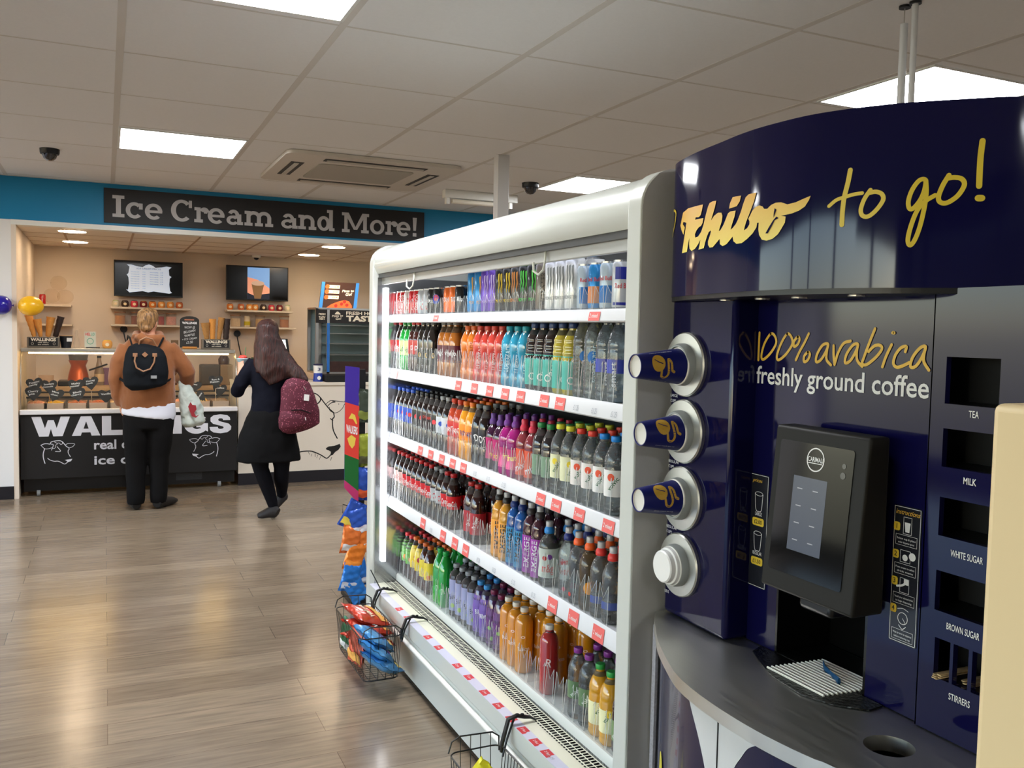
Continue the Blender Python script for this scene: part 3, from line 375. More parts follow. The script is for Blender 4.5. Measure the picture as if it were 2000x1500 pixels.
top = [(1.225, 1.868), (1.207, 1.9)]+[(1.30-.093*sin(a), 1.912+.093*cos(a)) for a in [radians(d) for d in (88, 78, 66, 54, 42, 30, 18, 6)]]+[(1.84, 2.005), (1.84, 1.96), (1.34, 1.96), (1.25, 1.868)]
MB().prism(top, lambda x, z: (x, YI0, z), lambda x, z: (x, YI1, z)).build('canopy', cw, ch, ang=30)
bx(1.23, 1.25, YI0, YI1, 1.848, 1.868).build('blind_slot', M('slot_grey', (70, 72, 72), .4), ch, smooth=False)
bx(1.245, 1.262, YI0, YI1, 1.815, 1.85).build('blind_bar', M('bar_silver', (196, 198, 196), .3, .4), ch, bevel=.003)
bx(1.262, 1.272, 2.0, 3.1, 1.84, 1.856).build('canopy_lamp', M('led_dim', (235, 238, 255), .5, emit=(232, 236, 255), es=2.2), ch, smooth=False)
hk = M('hook_clear', (216, 218, 206), .25)
for y in (2.47, 3.75):
    MB().tube([(1.24, y, 1.85), (1.236, y-.005, 1.82), (1.232, y+.0, 1.79), (1.222, y+.012, 1.776), (1.214, y+.03, 1.787), (1.218, y+.04, 1.815)], .0038, 8).build('blind_hook', hk, ch)
bx(1.80, 1.845, YI0, YI1, .3, 1.96).build('back_panel', cin, ch, smooth=False)
bx(1.25, 1.8, YI0, YI1, 1.952, 1.96).build('inner_roof', cin, ch, smooth=False)
for y in (YI1-.003, YI0+.001): bx(1.225, 1.80, y, y+.002, .318, 1.85).build('inner_side', cin2, ch, smooth=False)
for y in (YI1-.022,):
    bx(1.255, 1.277, y, y+.013, .43, 1.80).build('led_strip', led, ch, bevel=.003)
bx(1.30, 1.75, YI0+.05, YI1-.05, 1.935, 1.95).build('roof_lamp', M('led_soft', (255, 255, 255), .5, emit=(250, 252, 255), es=.9), ch, smooth=False)
# base, kick plate, bumper, air grille
P = [(1.2, .316), (1.2, .255), (1.213, .235), (1.213, .2), (1.222, .19), (1.228, .045), (1.80, .045), (1.80, .3), (1.345, .3), (1.345, .304), (1.27, .304), (1.27, .316)]
MB().prism(P, lambda x, z: (x, YI0, z), lambda x, z: (x, YI1, z)).build('base_front', cw, ch, ang=25)
MB().tube([(1.207, YI0, .213), (1.207, YI1, .213)], .011, 12, 1).build('bumper_rail', M('bumper_white', (236, 234, 228), .3), ch)
bx(1.27, 1.8, YI0, YI1, .0, .045).build('plinth', black_matt, ch, smooth=False)
bx(1.236, 1.276, YI0, YI1, .3165, .319).build('tray_plate', M('tray_cream', (238, 236, 216), .35), ch, smooth=False)
bx(1.277, 1.345, YI0, YI1, .3045, .306).build('grille_well', black_matt, ch, smooth=False)
m = MB()
for a, b_ in ((1.275, 1.280), (1.287, 1.2905), (1.3105, 1.3135), (1.3335, 1.337)): m.box(a, b_, YI0, YI1, .3178, .319)
n = 143
for i in range(n+1):
    y = YI0+(YI1-YI0)*i/n; m.box(1.28, 1.333, y-.0019, y+.0019, .3176, .3188)
m.build('air_grille', M('tray_cream'), ch, smooth=False)
m = MB()
for i in range(340):
    y = YI0+.003+(YI1-YI0-.006)*i/340; m.box(1.3365, 1.3375, y, y+.0032, .3195, .327)
m.build('comb_slots', black_matt, ch, smooth=False)
# price strip with red offer tickets along the tray
st = bx(1.2005, 1.236, YI0, YI1, .3165, .3185).build('price_strip', M('strip_lilac', (214, 214, 232), .4), ch, smooth=False)
fz = lambda Z: (lambda u, v: (1.2015+v, -u, Z))
for y in [3.46, 3.33, 3.12, 3.0, 2.85, 2.73, 2.62, 2.53, 2.44, 2.36, 3.86, 3.73]:
    tick = MB(); fill(tick, [(-y, 0), (-y+.048, 0), (-y+.048, .012), (-y+.04, .02), (-y+.04, .032), (-y, .032)], fz(.3189))
    tick.slot(1); text(tick, '2 for', -y+.008, .012, .03, .009, fz(.3192), bold=.01)
    tick.build('offer_ticket', [print_red, print_white], st, smooth=False, local=True)
for y in (2.33, 2.2): tick = MB(); text(tick, '£1.09', -y, .008, .035, .012, fz(.3192)); tick.build('printed_price', M('print_grey', (150, 155, 165), .5), st, smooth=False, local=True)
# shelves: (z of rail bottom, z of rail top, tickets)
SH = {1: (1.631, 1.667, [3.63, 2.27, 2.06]), 2: (1.354, 1.402, [3.35, 3.18, 3.03, 2.89, 2.76, 2.58, 2.47, 4.2]), 3: (1.031, 1.078, [3.81, 3.67, 3.53, 3.4, 3.28, 2.59, 2.48, 2.33, 2.16]), 4: (.704, .759, [3.76, 3.50, 3.36, 3.24, 2.49, 2.35, 2.2])}
rail_m = M('rail_white', (208, 210, 214), .3); div_m = clear('divider_clear', (225, 230, 232), .05, .08, .0); edge_m = clear('divider_edge', (250, 252, 252), .38, .12)
K0, KP = 4.232, .0683; NL = 31
def divider(h, w=.066, cut=.35):
    m = MB(); t = w/2-.002; a = w/2-.009
    pts = [(-t, 0), (t, 0), (a, h), (a*.5, h*(1-cut*.5)), (0, h*(1-cut)), (-a*.5, h*(1-cut*.5)), (-a, h)]
    m.prism(pts, lambda y, z: (-.0008+z*.06, y, z), lambda y, z: (.0008+z*.06, y, z))
    m.prism([(0, 0), (.09, 0), (.09, .02), (.04, .03), (.012+h*.06, h)], lambda x, z: (x, t, z), lambda x, z: (x, t+.0012, z))
    m.slot(1)
    for s in (-1, 1): m.tube([(-.001, s*t, 0), (-.001+h*.06, s*a, h)], .0011, 5)
    m.tube([(-.001+p[1]*.06, p[0], p[1]) for p in (pts[2:])], .0007, 4)
    return m
dmesh = {}
shelf5 = None
for k in (1, 2, 3, 4, 5):
    if k < 5:
        zb, zt, tk = SH[k]; xl = 1.29
        s = bx(xl+.012, 1.79, YI0+.004, YI1-.006, zt-.014, zt).build('shelf', M('shelf_white', (210, 212, 212), .35), ch, bevel=.002)
        MB().prism([(xl+.02, zb-.001), (xl+.004, zb), (xl, zb+.004), (xl+.006, zt-.004), (xl+.012, zt+.002), (xl+.03, zt)], lambda x, z: (x, YI0+.004, z), lambda x, z: (x, YI1-.006, z)).build('price_rail', rail_m, s, local=True)
        e = .0016
        F = lambda u, v: (xl-e+.006*(v/(zt-zb-.008)), -u, zb+.004+v); H_ = zt-zb-.01
        F2 = lambda u, v: (xl-e-.0006+.006*(v/(zt-zb-.008)), -u, zb+.004+v)
        for y in tk:
            tk_m = MB(); fill(tk_m, [(-y-.012, 0), (-y+.052, 0), (-y+.052, H_), (-y-.012, H_)], F); tk_m.slot(1); text(tk_m, '2 mixed', -y-.006, H_*.35, .046, .012, F2, bold=.01)
            tk_m.build('offer_ticket', [M('ticket_coral', (226, 104, 100), .45), print_white], s, smooth=False, local=True)
        for y in {1: (3.5, 3.38), 2: (2.36, 2.25, 2.14), 3: (3.15, 3.02, 2.88, 2.06), 4: (3.64, 3.1, 2.95, 2.78, 2.62)}[k]:
            tp = MB(); text(tp, '£1.25', -y, H_*.2, .03, .016, F2); tp.build('printed_price', M('print_grey', (150, 155, 165), .5), s, smooth=False, local=True)
        dx = xl+.014; base = zt; h = {1: .07, 2: .115, 3: .11, 4: .115}[k]
    else:
        s = MB().prism([(1.3375, .319), (1.3375, .352), (1.342, .36), (1.79, .36), (1.79, .319)], lambda x, z: (x, YI0+.004, z), lambda x, z: (x, YI1-.006, z)).build('bottom_deck', cw, ch)
        dx = 1.35; base = .36; h = .115
    if h not in dmesh:
        d0 = divider(h).build('lane_divider', [div_m, edge_m], s, ang=20, local=True); dmesh[h] = d0.data; bpy.data.objects.remove(d0)
    for i in range(NL):
        d = bpy.data.objects.new('lane_divider', dmesh[h]); COL.objects.link(d); d.parent = s; d.location = (dx, K0-KP*i, base)
# ---------------------------------------------------------------- bottles and cans
pet = M('pet_clear', (238, 240, 240), .04, trans=1, ior=1.18)
def prof_of(kind, h, r):
    P = {'coke': [(.84, 0), (.94, .03), (.97, .10), (.95, .2), (.86, .33), (.84, .38), (.93, .5), (1, .6), (.95, .68), (.8, .76), (.58, .84), (.42, .90)],
         'cola': [(.84, 0), (.96, .03), (1, .08), (1, .28), (.95, .32), (.97, .36), (1, .58), (.96, .66), (.82, .75), (.6, .83), (.42, .9)],
         'wave': [(.8, 0), (.93, .03), (.98, .12), (.92, .28), (.98, .42), (1, .55), (.92, .68), (.76, .8), (.6, .87), (.52, .9)],
         'square': [(.9, 0), (.98, .02), (1, .05), (1, .74), (.97, .79), (.8, .85), (.5, .89), (.46, .91)],
         'water': [(.84, 0), (.96, .03), (1, .06), (.97, .1), (1, .13), (.98, .17), (1, .3), (1, .58), (.97, .62), (1, .66), (.94, .73), (.76, .81), (.5, .88), (.46, .905)],
         'ribs': [(.84, 0), (.96, .03), (1, .07), (1, .5), (.93, .54), (1, .58), (.92, .63), (.96, .67), (.85, .73), (.88, .77), (.7, .83), (.5, .89), (.46, .905)],
         'sport': [(.86, 0), (.97, .03), (1, .08), (.98, .25), (.9, .38), (.96, .52), (1, .62), (.9, .7), (.66, .78), (.46, .82)],
         'curvy': [(.86, 0), (1, .04), (1, .16), (.86, .28), (.8, .36), (.95, .5), (1, .6), (.95, .68), (.7, .77), (.5, .82)],
         'slim': [(.9, 0), (.98, .02), (1, .06), (.95, .3), (1, .45), (.97, .62), (.9, .7), (.86, .78), (.6, .84), (.5, .87)]}[kind]
    Q = [(a*r, b_*h) for a, b_ in P]; o = []
    for i in range(len(Q)-1):
        for j in range(2):
            t = j/2; o.append((Q[i][0]*(1-t)+Q[i+1][0]*t, Q[i][1]*(1-t)+Q[i+1][1]*t))
    return o+[Q[-1]]
def rad_at(P, z):
    for i in range(len(P)-1):
        if P[i][1] <= z <= P[i+1][1]:
            t = (z-P[i][1])/(P[i+1][1]-P[i][1]+1e-9); return P[i][0]*(1-t)+P[i+1][0]*t
    return P[-1][0]
def on_prof(P, off):
    def f(u, v, d=0):
        r = rad_at(P, v)+off+d; a = u/max(r-d, .01); return (r*sin(a), -r*cos(a), v)
    return f
# name: (shape, h, r, drink rgb, fill, clear drink?, cap rgb, cap kind, label (z0, z1, rgb, span or None), [text jobs], words)
# text job: (string, u, v, w, h, rgb, rot)
W_, K_, R_ = (240, 240, 240), (20, 18, 18), (200, 24, 34)
SP = {
 'cokeb': ('coke', .235, .033, (34, 14, 10), .80, 0, (196, 28, 34), 's', (.36, .6, (206, 26, 34)), [('Coca-Cola', 0, .098, .052, .022, W_, 0)], 'red labelled cola bottle with red cap'),
 'cokel': ('coke', .235, .033, (34, 14, 10), .80, 0, (206, 40, 46), 's', (.36, .6, (226, 190, 186)), [('Coca-Cola', 0, .098, .05, .02, R_, 0)], 'pale labelled cola bottle, red cap'),
 'diet': ('coke', .235, .033, (34, 16, 12), .80, 0, (150, 152, 156), 's', (.36, .6, (176, 180, 186)), [('Coke', 0, .096, .04, .024, R_, 0)], 'silver labelled diet cola bottle'),
 'pepb': ('cola', .235, .033, (30, 14, 10), .80, 0, (28, 84, 206), 's', (.32, .62, (26, 76, 190)), [('@', 0, .115, .011, 0, (220, 60, 70), 0)], 'blue labelled cola bottle with blue cap'),
 'pepm': ('cola', .235, .033, (26, 14, 12), .80, 0, (24, 24, 26), 's', (.32, .62, (20, 20, 24)), [('@', 0, .115, .011, 0, (220, 60, 70), 0)], 'black labelled cola bottle with black cap'),
 'pepr': ('cola', .235, .033, (26, 14, 12), .80, 0, (24, 24, 26), 's', (.32, .62, (40, 18, 20)), [('CHERRY', 0, .12, .045, .012, (216, 60, 50), 0)], 'black and red cherry cola bottle'),
 'pepd': ('cola', .235, .033, (28, 16, 12), .80, 0, (160, 164, 168), 's', (.32, .62, (196, 202, 210)), [('@', 0, .115, .011, 0, (40, 80, 180), 0)], 'silver labelled cola bottle with grey cap'),
 'fant': ('cola', .235, .033, (196, 70, 40), .84, 0, (214, 64, 36), 's', (.34, .6, (200, 40, 40)), [('FANTA', 0, .098, .048, .02, W_, .12)], 'red fruit soda bottle with red cap'),
 'fano': ('cola', .235, .033, (246, 166, 36), .84, 0, (238, 118, 30), 's', (.34, .6, (246, 146, 30)), [('FANTA', 0, .098, .048, .02, (30, 50, 140), .12)], 'orange soda bottle with orange cap'),
 'drz': ('cola', .235, .033, (28, 14, 12), .80, 0, (120, 124, 126), 's', (.34, .6, (30, 28, 40)), [('Dr', 0, .095, .03, .026, W_, .4)], 'dark soda bottle with grey cap'),
 'drp': ('cola', .235, .033, (44, 14, 12), .80, 0, (190, 40, 40), 's', (.16, .52, (168, 36, 46)), [('Dr Pepper', 0, .06, .05, .016, W_, 1.3)], 'maroon labelled soda bottle with red cap'),
 'dpr': ('cola', .235, .033, (60, 22, 16), .80, 0, (214, 44, 44), 's', (.34, .62, (176, 40, 36)), [('DP', 0, .1, .03, .02, W_, 0)], 'red brown soda bottle, red cap'),
 'spr': ('cola', .235, .033, (30, 160, 60), .86, 0, (38, 150, 66), 's', (.3, .6, (206, 226, 150)), [('Sprite', 0, .1, .046, .018, (20, 110, 60), .8)], 'green lemonade bottle with pale label'),
 'spg': ('cola', .25, .036, (16, 150, 50), .9, 0, (20, 160, 70), 's', None, [('7', .012, .06, .012, .024, (170, 230, 170), .2)], 'plain bright green soda bottle'),
 'irn': ('cola', .235, .033, (30, 24, 20), .85, 0, (90, 92, 90), 's', (.16, .46, (30, 34, 30)), [('0', 0, .07, .014, .022, (214, 176, 90), 0)], 'black soda bottle with gold printed label'),
 'bro': ('cola', .235, .033, (176, 104, 34), .82, 0, (120, 118, 116), 's', (.26, .56, (84, 24, 40)), [('vigo.', 0, .09, .04, .02, W_, 0)], 'amber soda bottle with maroon label'),
 'luo': ('curvy', .235, .033, (238, 130, 40), .9, 0, (226, 110, 50), 's', None, [('LUCOZADE', .004, .05, .1, .016, (176, 80, 30), 1.45)], 'orange curvy energy drink bottle'),
 'lur': ('curvy', .235, .033, (226, 76, 64), .9, 0, (214, 74, 62), 's', None, [('LUCOZADE', .004, .05, .1, .016, (236, 214, 208), 1.45)], 'red curvy energy drink bottle'),
 'lub': ('curvy', .235, .033, (52, 170, 208), .9, 0, (46, 170, 186), 's', None, [('LUCOZADE', .004, .05, .1, .018, (210, 240, 246), 1.45)], 'turquoise curvy energy drink bottle'),
 'oab': ('ribs', .225, .034, (40, 28, 26), .84, 0, (48, 68, 116), 's', (.08, .54, (54, 168, 156)), [('Oasis', .004, .03, .07, .024, W_, 1.0)], 'dark juice bottle with teal label'),
 'oay': ('ribs', .225, .034, (196, 180, 60), .84, 0, (48, 68, 116), 's', (.08, .54, (60, 172, 160)), [('Oasis', .004, .03, .07, .024, W_, 1.0)], 'yellow juice bottle with teal label'),
 'sma': ('water', .255, .034, (226, 236, 240), .0, 1, (34, 140, 216), 's', None, [('@', .004, .125, .019, 0, (20, 120, 210), 0), ('smart water', .012, .05, .11, .015, (206, 236, 250), 1.57)], 'clear water bottle with blue cap'),
 'smw': ('water', .245, .034, (206, 222, 236), .0, 1, (214, 214, 212), 's', (.34, .5, (40, 60, 170), 1.2), [('smart', .01, .045, .07, .018, (236, 240, 250), 1.57)], 'clear water bottle with white cap'),
 'pur': ('sport', .2, .031, (56, 20, 50), .9, 0, (92, 56, 128), 'p', (.2, .6, (190, 30, 110)), [('no', 0, .05, .02, .018, (250, 200, 60), 0)], 'purple kids drink with sports cap'),
 'mag': ('curvy', .21, .036, (176, 30, 130), .96, 0, (110, 50, 140), 'p', (.14, .48, (206, 60, 130), 1.6), [('fruit', 0, .06, .04, .02, (244, 236, 120), .1)], 'magenta kids drink, purple cap'),
 'min': ('sport', .205, .031, (150, 60, 70), .9, 0, (206, 50, 76), 'p', (.1, .55, (222, 90, 60)), [('mixi', 0, .04, .05, .024, (236, 230, 240), .4)], 'pink fruit drink with red sports cap'),
 'grn': ('water', .215, .032, (40, 34, 36), .84, 0, (44, 140, 76), 's', (.2, .52, (120, 150, 126), 1.5), [('volvic', 0, .06, .04, .014, (30, 90, 60), .9)], 'dark fruit water with green cap'),
 'voy': ('water', .225, .033, (226, 234, 236), .0, 1, (222, 222, 60), 's', (.24, .58, (226, 228, 190), 1.7), [('@', -.004, .108, .01, 0, (238, 214, 50), 0), ('volvic', -.006, .07, .045, .013, (24, 96, 60), .9)], 'clear flavoured water with yellow cap'),
 'vor': ('water', .225, .033, (226, 234, 236), .0, 1, (232, 66, 52), 's', (.24, .58, (232, 228, 226), 1.7), [('@', -.004, .11, .011, 0, (236, 84, 50), 0), ('volvic', -.006, .07, .045, .013, (24, 96, 60), .9)], 'clear flavoured water with red cap'),
 'vob': ('water', .225, .033, (226, 234, 238), .0, 1, (24, 134, 222), 's', (.24, .58, (232, 232, 232), 1.7), [('@', -.004, .11, .011, 0, (236, 84, 50), 0), ('volvic', -.006, .07, .045, .013, (24, 96, 60), .9)], 'clear flavoured water with blue cap'),
 'vop': ('water', .225, .033, (214, 220, 222), .0, 1, (140, 54, 150), 's', (.3, .55, (96, 128, 90), 1.3), [('volvic', -.004, .085, .042, .013, (226, 240, 230), .7)], 'clear flavoured water with purple cap'),
 'vog': ('water', .22, .034, (240, 176, 40), .86, 0, (52, 168, 80), 's', (.18, .5, (238, 236, 190), 1.6), [('volvic', -.004, .07, .042, .014, (24, 96, 60), .9), ('@', .01, .1, .012, 0, (250, 214, 70), 0)], 'orange fruit water with green cap'),
 'emo': ('slim', .235, .031, (226, 160, 50), .9, 0, (40, 36, 34), 'p', (.05, .6, (232, 158, 50), 1.9), [('EMERGE', .006, .03, .105, .022, K_, 1.55)], 'orange energy drink with clear sports cap'),
 'emb': ('slim', .235, .031, (20, 80, 150), .9, 0, (24, 50, 120), 'p', (.05, .6, (36, 130, 180), 1.9), [('EMERGE', .006, .03, .105, .022, K_, 1.55)], 'blue energy drink with clear sports cap'),
 'emp': ('slim', .235, .031, (60, 24, 40), .9, 0, (60, 54, 56), 'p', (.05, .6, (150, 40, 160), 1.9), [('EMERGE', .006, .03, .105, .022, (230, 226, 236), 1.55)], 'purple energy drink with grey sports cap'),
 'mfr': ('sport', .205, .035, (206, 210, 206), .0, 1, (40, 130, 206), 'p', (.15, .62, (196, 206, 200)), [('m&g', 0, .05, .04, .026, (214, 60, 50), 0), ('@', .006, .1, .009, 0, (120, 60, 150), 0), ('@', -.012, .095, .008, 0, (206, 60, 60), 0)], 'clear kids drink with blue cap'),
 'nav': ('sport', .215, .032, (220, 224, 226), .0, 1, (28, 44, 120), 'p', None, [('@', -.014, .03, .007, 0, (190, 50, 80), 0)], 'clear sports water with navy cap'),
 'ora': ('sport', .215, .032, (220, 224, 226), .0, 1, (240, 98, 38), 'p', None, [('@', -.014, .03, .007, 0, (200, 60, 50), 0)], 'clear sports water with orange cap'),
 'orj': ('sport', .215, .033, (206, 170, 120), .0, 1, (242, 100, 36), 'p', None, [('@', 0, .07, .019, 0, (246, 160, 30), 0)], 'peach drink with orange cap and disc'),
 'red': ('sport', .215, .032, (220, 224, 226), .0, 1, (222, 56, 50), 'p', (.2, .3, (60, 80, 150), 1.2), [('|||||', 0, .01, .02, .02, K_, 0)], 'clear sports water with red cap'),
 'rgo': ('water', .215, .033, (60, 40, 36), .4, 0, (206, 44, 54), 's', (.36, .84, (96, 160, 70)), [('@', 0, .1, .012, 0, (240, 150, 50), 0)], 'green fruit drink with red cap'),
 'lip': ('cola', .225, .032, (70, 40, 26), .84, 0, (226, 110, 40), 's', (.34, .82, (222, 196, 60)), [('@', 0, .13, .012, 0, (170, 50, 70), 0)], 'yellow labelled iced tea, orange cap'),
 'lpb': ('cola', .225, .032, (70, 30, 20), .84, 0, (220, 104, 40), 's', (.3, .66, (226, 206, 60), 1.5), [('@', .004, .08, .012, 0, (226, 130, 60), 0)], 'brown iced tea with lemon label'),
 'vim': ('square', .225, .031, (40, 26, 34), .8, 0, (150, 156, 162), 's', (.12, .72, (150, 156, 196), 1.9), [('Suso', .004, .08, .04, .02, (40, 40, 60), .3), ('@', 0, .05, .01, 0, (160, 200, 70), 0)], 'lilac labelled berry drink'),
 'rib': ('wave', .225, .033, (60, 40, 90), .84, 0, (62, 148, 220), 's', (.1, .76, (110, 80, 170)), [('Ribena', .004, .1, .05, .018, (240, 240, 250), .2), ('@', .01, .06, .009, 0, (80, 60, 160), 0)], 'purple berry drink with blue cap'),
 'mar': ('wave', .225, .033, (70, 30, 80), .84, 0, (120, 34, 76), 's', (.08, .7, (96, 44, 116)), [('@', .0, .08, .008, 0, (130, 190, 80), 0), ('@', .012, .04, .008, 0, (140, 190, 90), 0)], 'purple grape drink with maroon cap'),
 'rub': ('square', .235, .033, (240, 156, 24), .9, 0, (226, 222, 210), 's', None, [('Rubicon', .004, .085, .042, .014, (246, 232, 214), .1), ('o', 0, .13, .016, .014, (246, 214, 190), 0)], 'orange fruit juice bottle with white cap'),
 'rur': ('square', .235, .033, (170, 40, 40), .9, 0, (232, 228, 224), 's', None, [('R', 0, .1, .022, .026, (240, 220, 220), -.2)], 'red fruit juice bottle with white cap'),
 'drk': ('water', .205, .033, (50, 24, 32), .84, 0, (46, 168, 90), 's', (.2, .5, (110, 140, 90), 1.5), [('volvic', 0, .06, .042, .014, (230, 240, 230), .7)], 'dark berry water with green cap'),
}
CANS = {
 'cr': (.115, .033, (206, 26, 34), [('Coca-Cola', .004, .02, .075, .02, W_, 1.5)], 'short red cola can'),
 'cw': (.115, .033, (224, 206, 206), [('Coke', .004, .02, .06, .024, R_, 1.5)], 'short white and red cola can'),
 'cs': (.115, .033, (190, 194, 202), [('Coke', .004, .02, .06, .024, R_, 1.5)], 'short silver diet cola can'),
 'cb': (.115, .033, (24, 24, 28), [('Max', .0, .05, .03, .018, W_, 0)], 'short black cola can'),
 'cp': (.115, .033, (26, 28, 34), [('@', 0, .065, .021, 0, (30, 70, 180), 0), ('@', .002, .07, .014, 0, (220, 60, 60), 0)], 'black cola can with round badge'),
 'co': (.115, .033, (240, 112, 36), [('TANGO', 0, .05, .05, .018, W_, 0)], 'short orange soda can'),
 'mb': (.168, .033, (34, 140, 206), [('M', 0, 0, 0, 0, (244, 170, 60), 0)], 'tall blue can, orange claw mark'),
 'mp': (.168, .033, (110, 66, 190), [('M', 0, 0, 0, 0, (206, 186, 240), 0)], 'tall purple energy can with claw mark'),
 'my': (.168, .033, (22, 20, 18), [('M', 0, 0, 0, 0, (244, 206, 40), 0)], 'tall black can, yellow claw mark'),
 'mg': (.168, .033, (60, 60, 58), [('M', 0, 0, 0, 0, (226, 140, 50), 0)], 'dark grey energy can, amber claw mark'),
 'mn': (.168, .033, (18, 20, 18), [('M', 0, 0, 0, 0, (70, 214, 70), 0)], 'tall black can, green claw mark'),
 'mt': (.168, .033, (120, 110, 100), [('MONSTER', .006, .02, .11, .02, (40, 36, 34), 1.57)], 'tall brown patterned energy can'),
 'mw': (.168, .033, (232, 234, 236), [('M', 0, 0, 0, 0, (130, 134, 138), 0)], 'tall white can, grey claw mark'),
 'rs': (.14, .0265, (190, 206, 220), [('#', 0, .02, .05, .05, (20, 120, 200), 0), ('Red Bull', 0, .085, .045, .012, (214, 50, 50), 0)], 'slim silver and blue energy can'),
 'ro': (.14, .0265, (40, 140, 210), [('#', 0, .02, .05, .05, (236, 150, 90), 0), ('Red Bull', 0, .085, .045, .012, (214, 50, 50), 0)], 'slim blue and peach energy can'),
 'rb': (.14, .0265, (206, 210, 216), [('#', 0, .085, .045, .035, (30, 40, 150), 0), ('#', 0, .012, .06, .008, (30, 40, 150), 0), ('Red Bull', 0, .06, .045, .014, (214, 50, 50), 0)], 'slim silver and navy energy can'),
}
def rgbm(c, rough=.4): return M('ink_%d_%d_%d' % c, c, rough)
def prints(root, P, jobs, off=.0006):
    for (s, u, v, wd, h, c, rot) in jobs:
        m = MB(); f = on_prof(P, off)
        if s == '@':
            n = 14; R = [[f(u+wd*q*cos(2*pi*k/n), v+wd*q*sin(2*pi*k/n)) for k in range(n)] for q in (.02, .5, 1)]; m.rings(R, False, False); nm = 'badge'
        elif s == '#':
            R = [[f(u-wd/2+wd*i/8, v+h*j/2) for i in range(9)] for j in range(3)]; m.rings(R, False, False, False); nm = 'colour_block'
        elif s == 'M':
            g = on_prof(P, off)
            for x0, b_ in ((-.011, .062), (-.001, .052), (.010, .068)):
                pts = [(x0-.003, .138), (x0+.003, .142), (x0+.0025, .12), (x0+.0045, .1), (x0+.002, .085), (x0+.001, b_), (x0-.002, .088), (x0-.0005, .105), (x0-.003, .12)]
                fill(m, pts, g)
            text(m, 'MONSTER', 0, .036, .05, .011, g, align='c'); nm = 'claw_mark'
        else:
            al = 'c' if abs(rot) < .9 else 'l'; text(m, s, u, v, wd, h, f, bold=.012, align=al, rot=rot); nm = 'lettering'
        m.build(nm, rgbm(c), root, smooth=False, local=True)
def make_bottle(key):
    sh, h, r, dc, fl, clr, cc, ck, lb, tx, words = SP[key]
    t = thing('drink_bottle', words, 'bottle'); P = prof_of(sh, h, r)
    if clr: mats = [M('water_%d_%d_%d' % dc, dc, .03, trans=.92, ior=1.33, coat=.6, bump=.35, nscale=55)]
    else: mats = [M('drink_%d_%d_%d' % dc, dc, .12, coat=.8, spec=.6, trans=.25 if sum(dc) > 250 else 0), M('neck_%d_%d_%d' % dc, tuple(int(v*.35+120) for v in dc), .06, trans=.75, ior=1.2)]
    m = MB(); lo = [p for p in P if p[1] <= fl*h+1e-6] if not clr else P; hi = [p for p in P if p[1] >= (lo[-1][1] if lo else 0)-1e-6]
    m.lathe(lo, 22)
    if not clr: m.slot(1).lathe(hi, 22, cap0=False)
    zt = P[-1][1]; m.slot(0).lathe([(.0135, zt), (.0135, zt+.006), (.0125, zt+.007), (.0125, zt+.012)], 16)
    m.build('bottle_body', mats, t, local=True)
    cm = M('cap_%d_%d_%d' % cc, cc, .35); c = MB(); z = zt+.006
    if ck == 's': c.lathe([(.0145, z), (.0152, z+.002), (.0152, z+.013), (.0142, z+.016), (.0, z+.0165)], 20)
    else: c.lathe([(.0165, z), (.017, z+.004), (.0165, z+.013), (.013, z+.019), (.0118, z+.022)], 20)
    cap = c.build('cap', cm, t, local=True)
    if ck == 'p': MB().lathe([(.0118, z+.018), (.0122, z+.036), (.0105, z+.04), (0, z+.041)], 16).build('dust_cover', M('dust_cover', (222, 222, 226), .12, trans=.35, ior=1.2, coat=.6) if key[:2] in ('em', 'or', 'na', 're', 'mf') else cm, cap, local=True)
    if lb:
        z0, z1 = lb[0]*h, lb[1]*h; span = lb[3] if len(lb) > 3 else pi; R = []; nz = 6; na = 20 if span < pi else 24
        for i in range(nz+1):
            z = z0+(z1-z0)*i/nz; rr = rad_at(P, z)+.0004
            R.append([(rr*sin(-span+2*span*j/na), -rr*cos(-span+2*span*j/na), z) for j in range(na+(1 if span < pi else 0))])
        MB().rings(R, False, False, span >= pi).build('label_wrap', M('wrap_%d_%d_%d' % lb[2], lb[2], .35, coat=.3), t, local=True)
    prints(t, P, tx, .0010)
    return t
def make_can(key):
    h, r, c, tx, words = CANS[key]; t = thing('drink_can', words, 'can')
    P = [(r*.8, 0), (r*.96, .006), (r, .012), (r, h-.016), (r*.86, h-.005), (r*.87, h)]
    al = M('can_end', (200, 202, 204), .25, .9)
    MB().lathe(P[1:5], 24, cap0=False, cap1=False).build('can_wall', M('can_%d_%d_%d' % c, c, .25, .25, coat=.4), t, local=True)
    MB().lathe([(r*.86, h-.0055), (r*.88, h), (r*.8, h), (r*.79, h-.004)], 24, cap0=False).build('can_end', al, t, local=True)
    MB().lathe([(r*.7, 0.0), (r*.8, 0), (r*.965, .0065)], 24, cap1=False).build('can_foot', al, t, local=True)
    prints(t, [(r, 0), (r, h)], tx, .0006)
    return t
LAY = {1: 'cr cr cw cr cr cs cs cb cp -- co co cb -- mb mb mp mp my my mg mn mn mt mw mw mw rs ro rs rb'.split(),
       2: 'cokeb spr spr dpr dpr irn irn irn -- bro bro bro -- luo luo lur lur lur lur lub lub lub oab oab oab oay oay sma sma smw smw'.split(),
       3: 'pepb pepb pepb pepb pepm pepm pepr pepr pepm pepd pepd fant fant fano fano drz drz pur pur mag mag min min grn grn voy voy vor vor vob vob'.split(),
       4: 'cokel cokel cokeb cokeb cokeb cokeb cokeb cokeb diet diet cokeb cokeb -- -- drp drp -- -- emo emo emb emb emp emp mfr -- nav ora orj red red'.split(),
       5: 'rgo rgo lip lip lpb lpb -- spg spg -- vim vim vim vim rib rib mar mar rub rub rub -- -- rur -- -- vop vop vog vog drk'.split()}
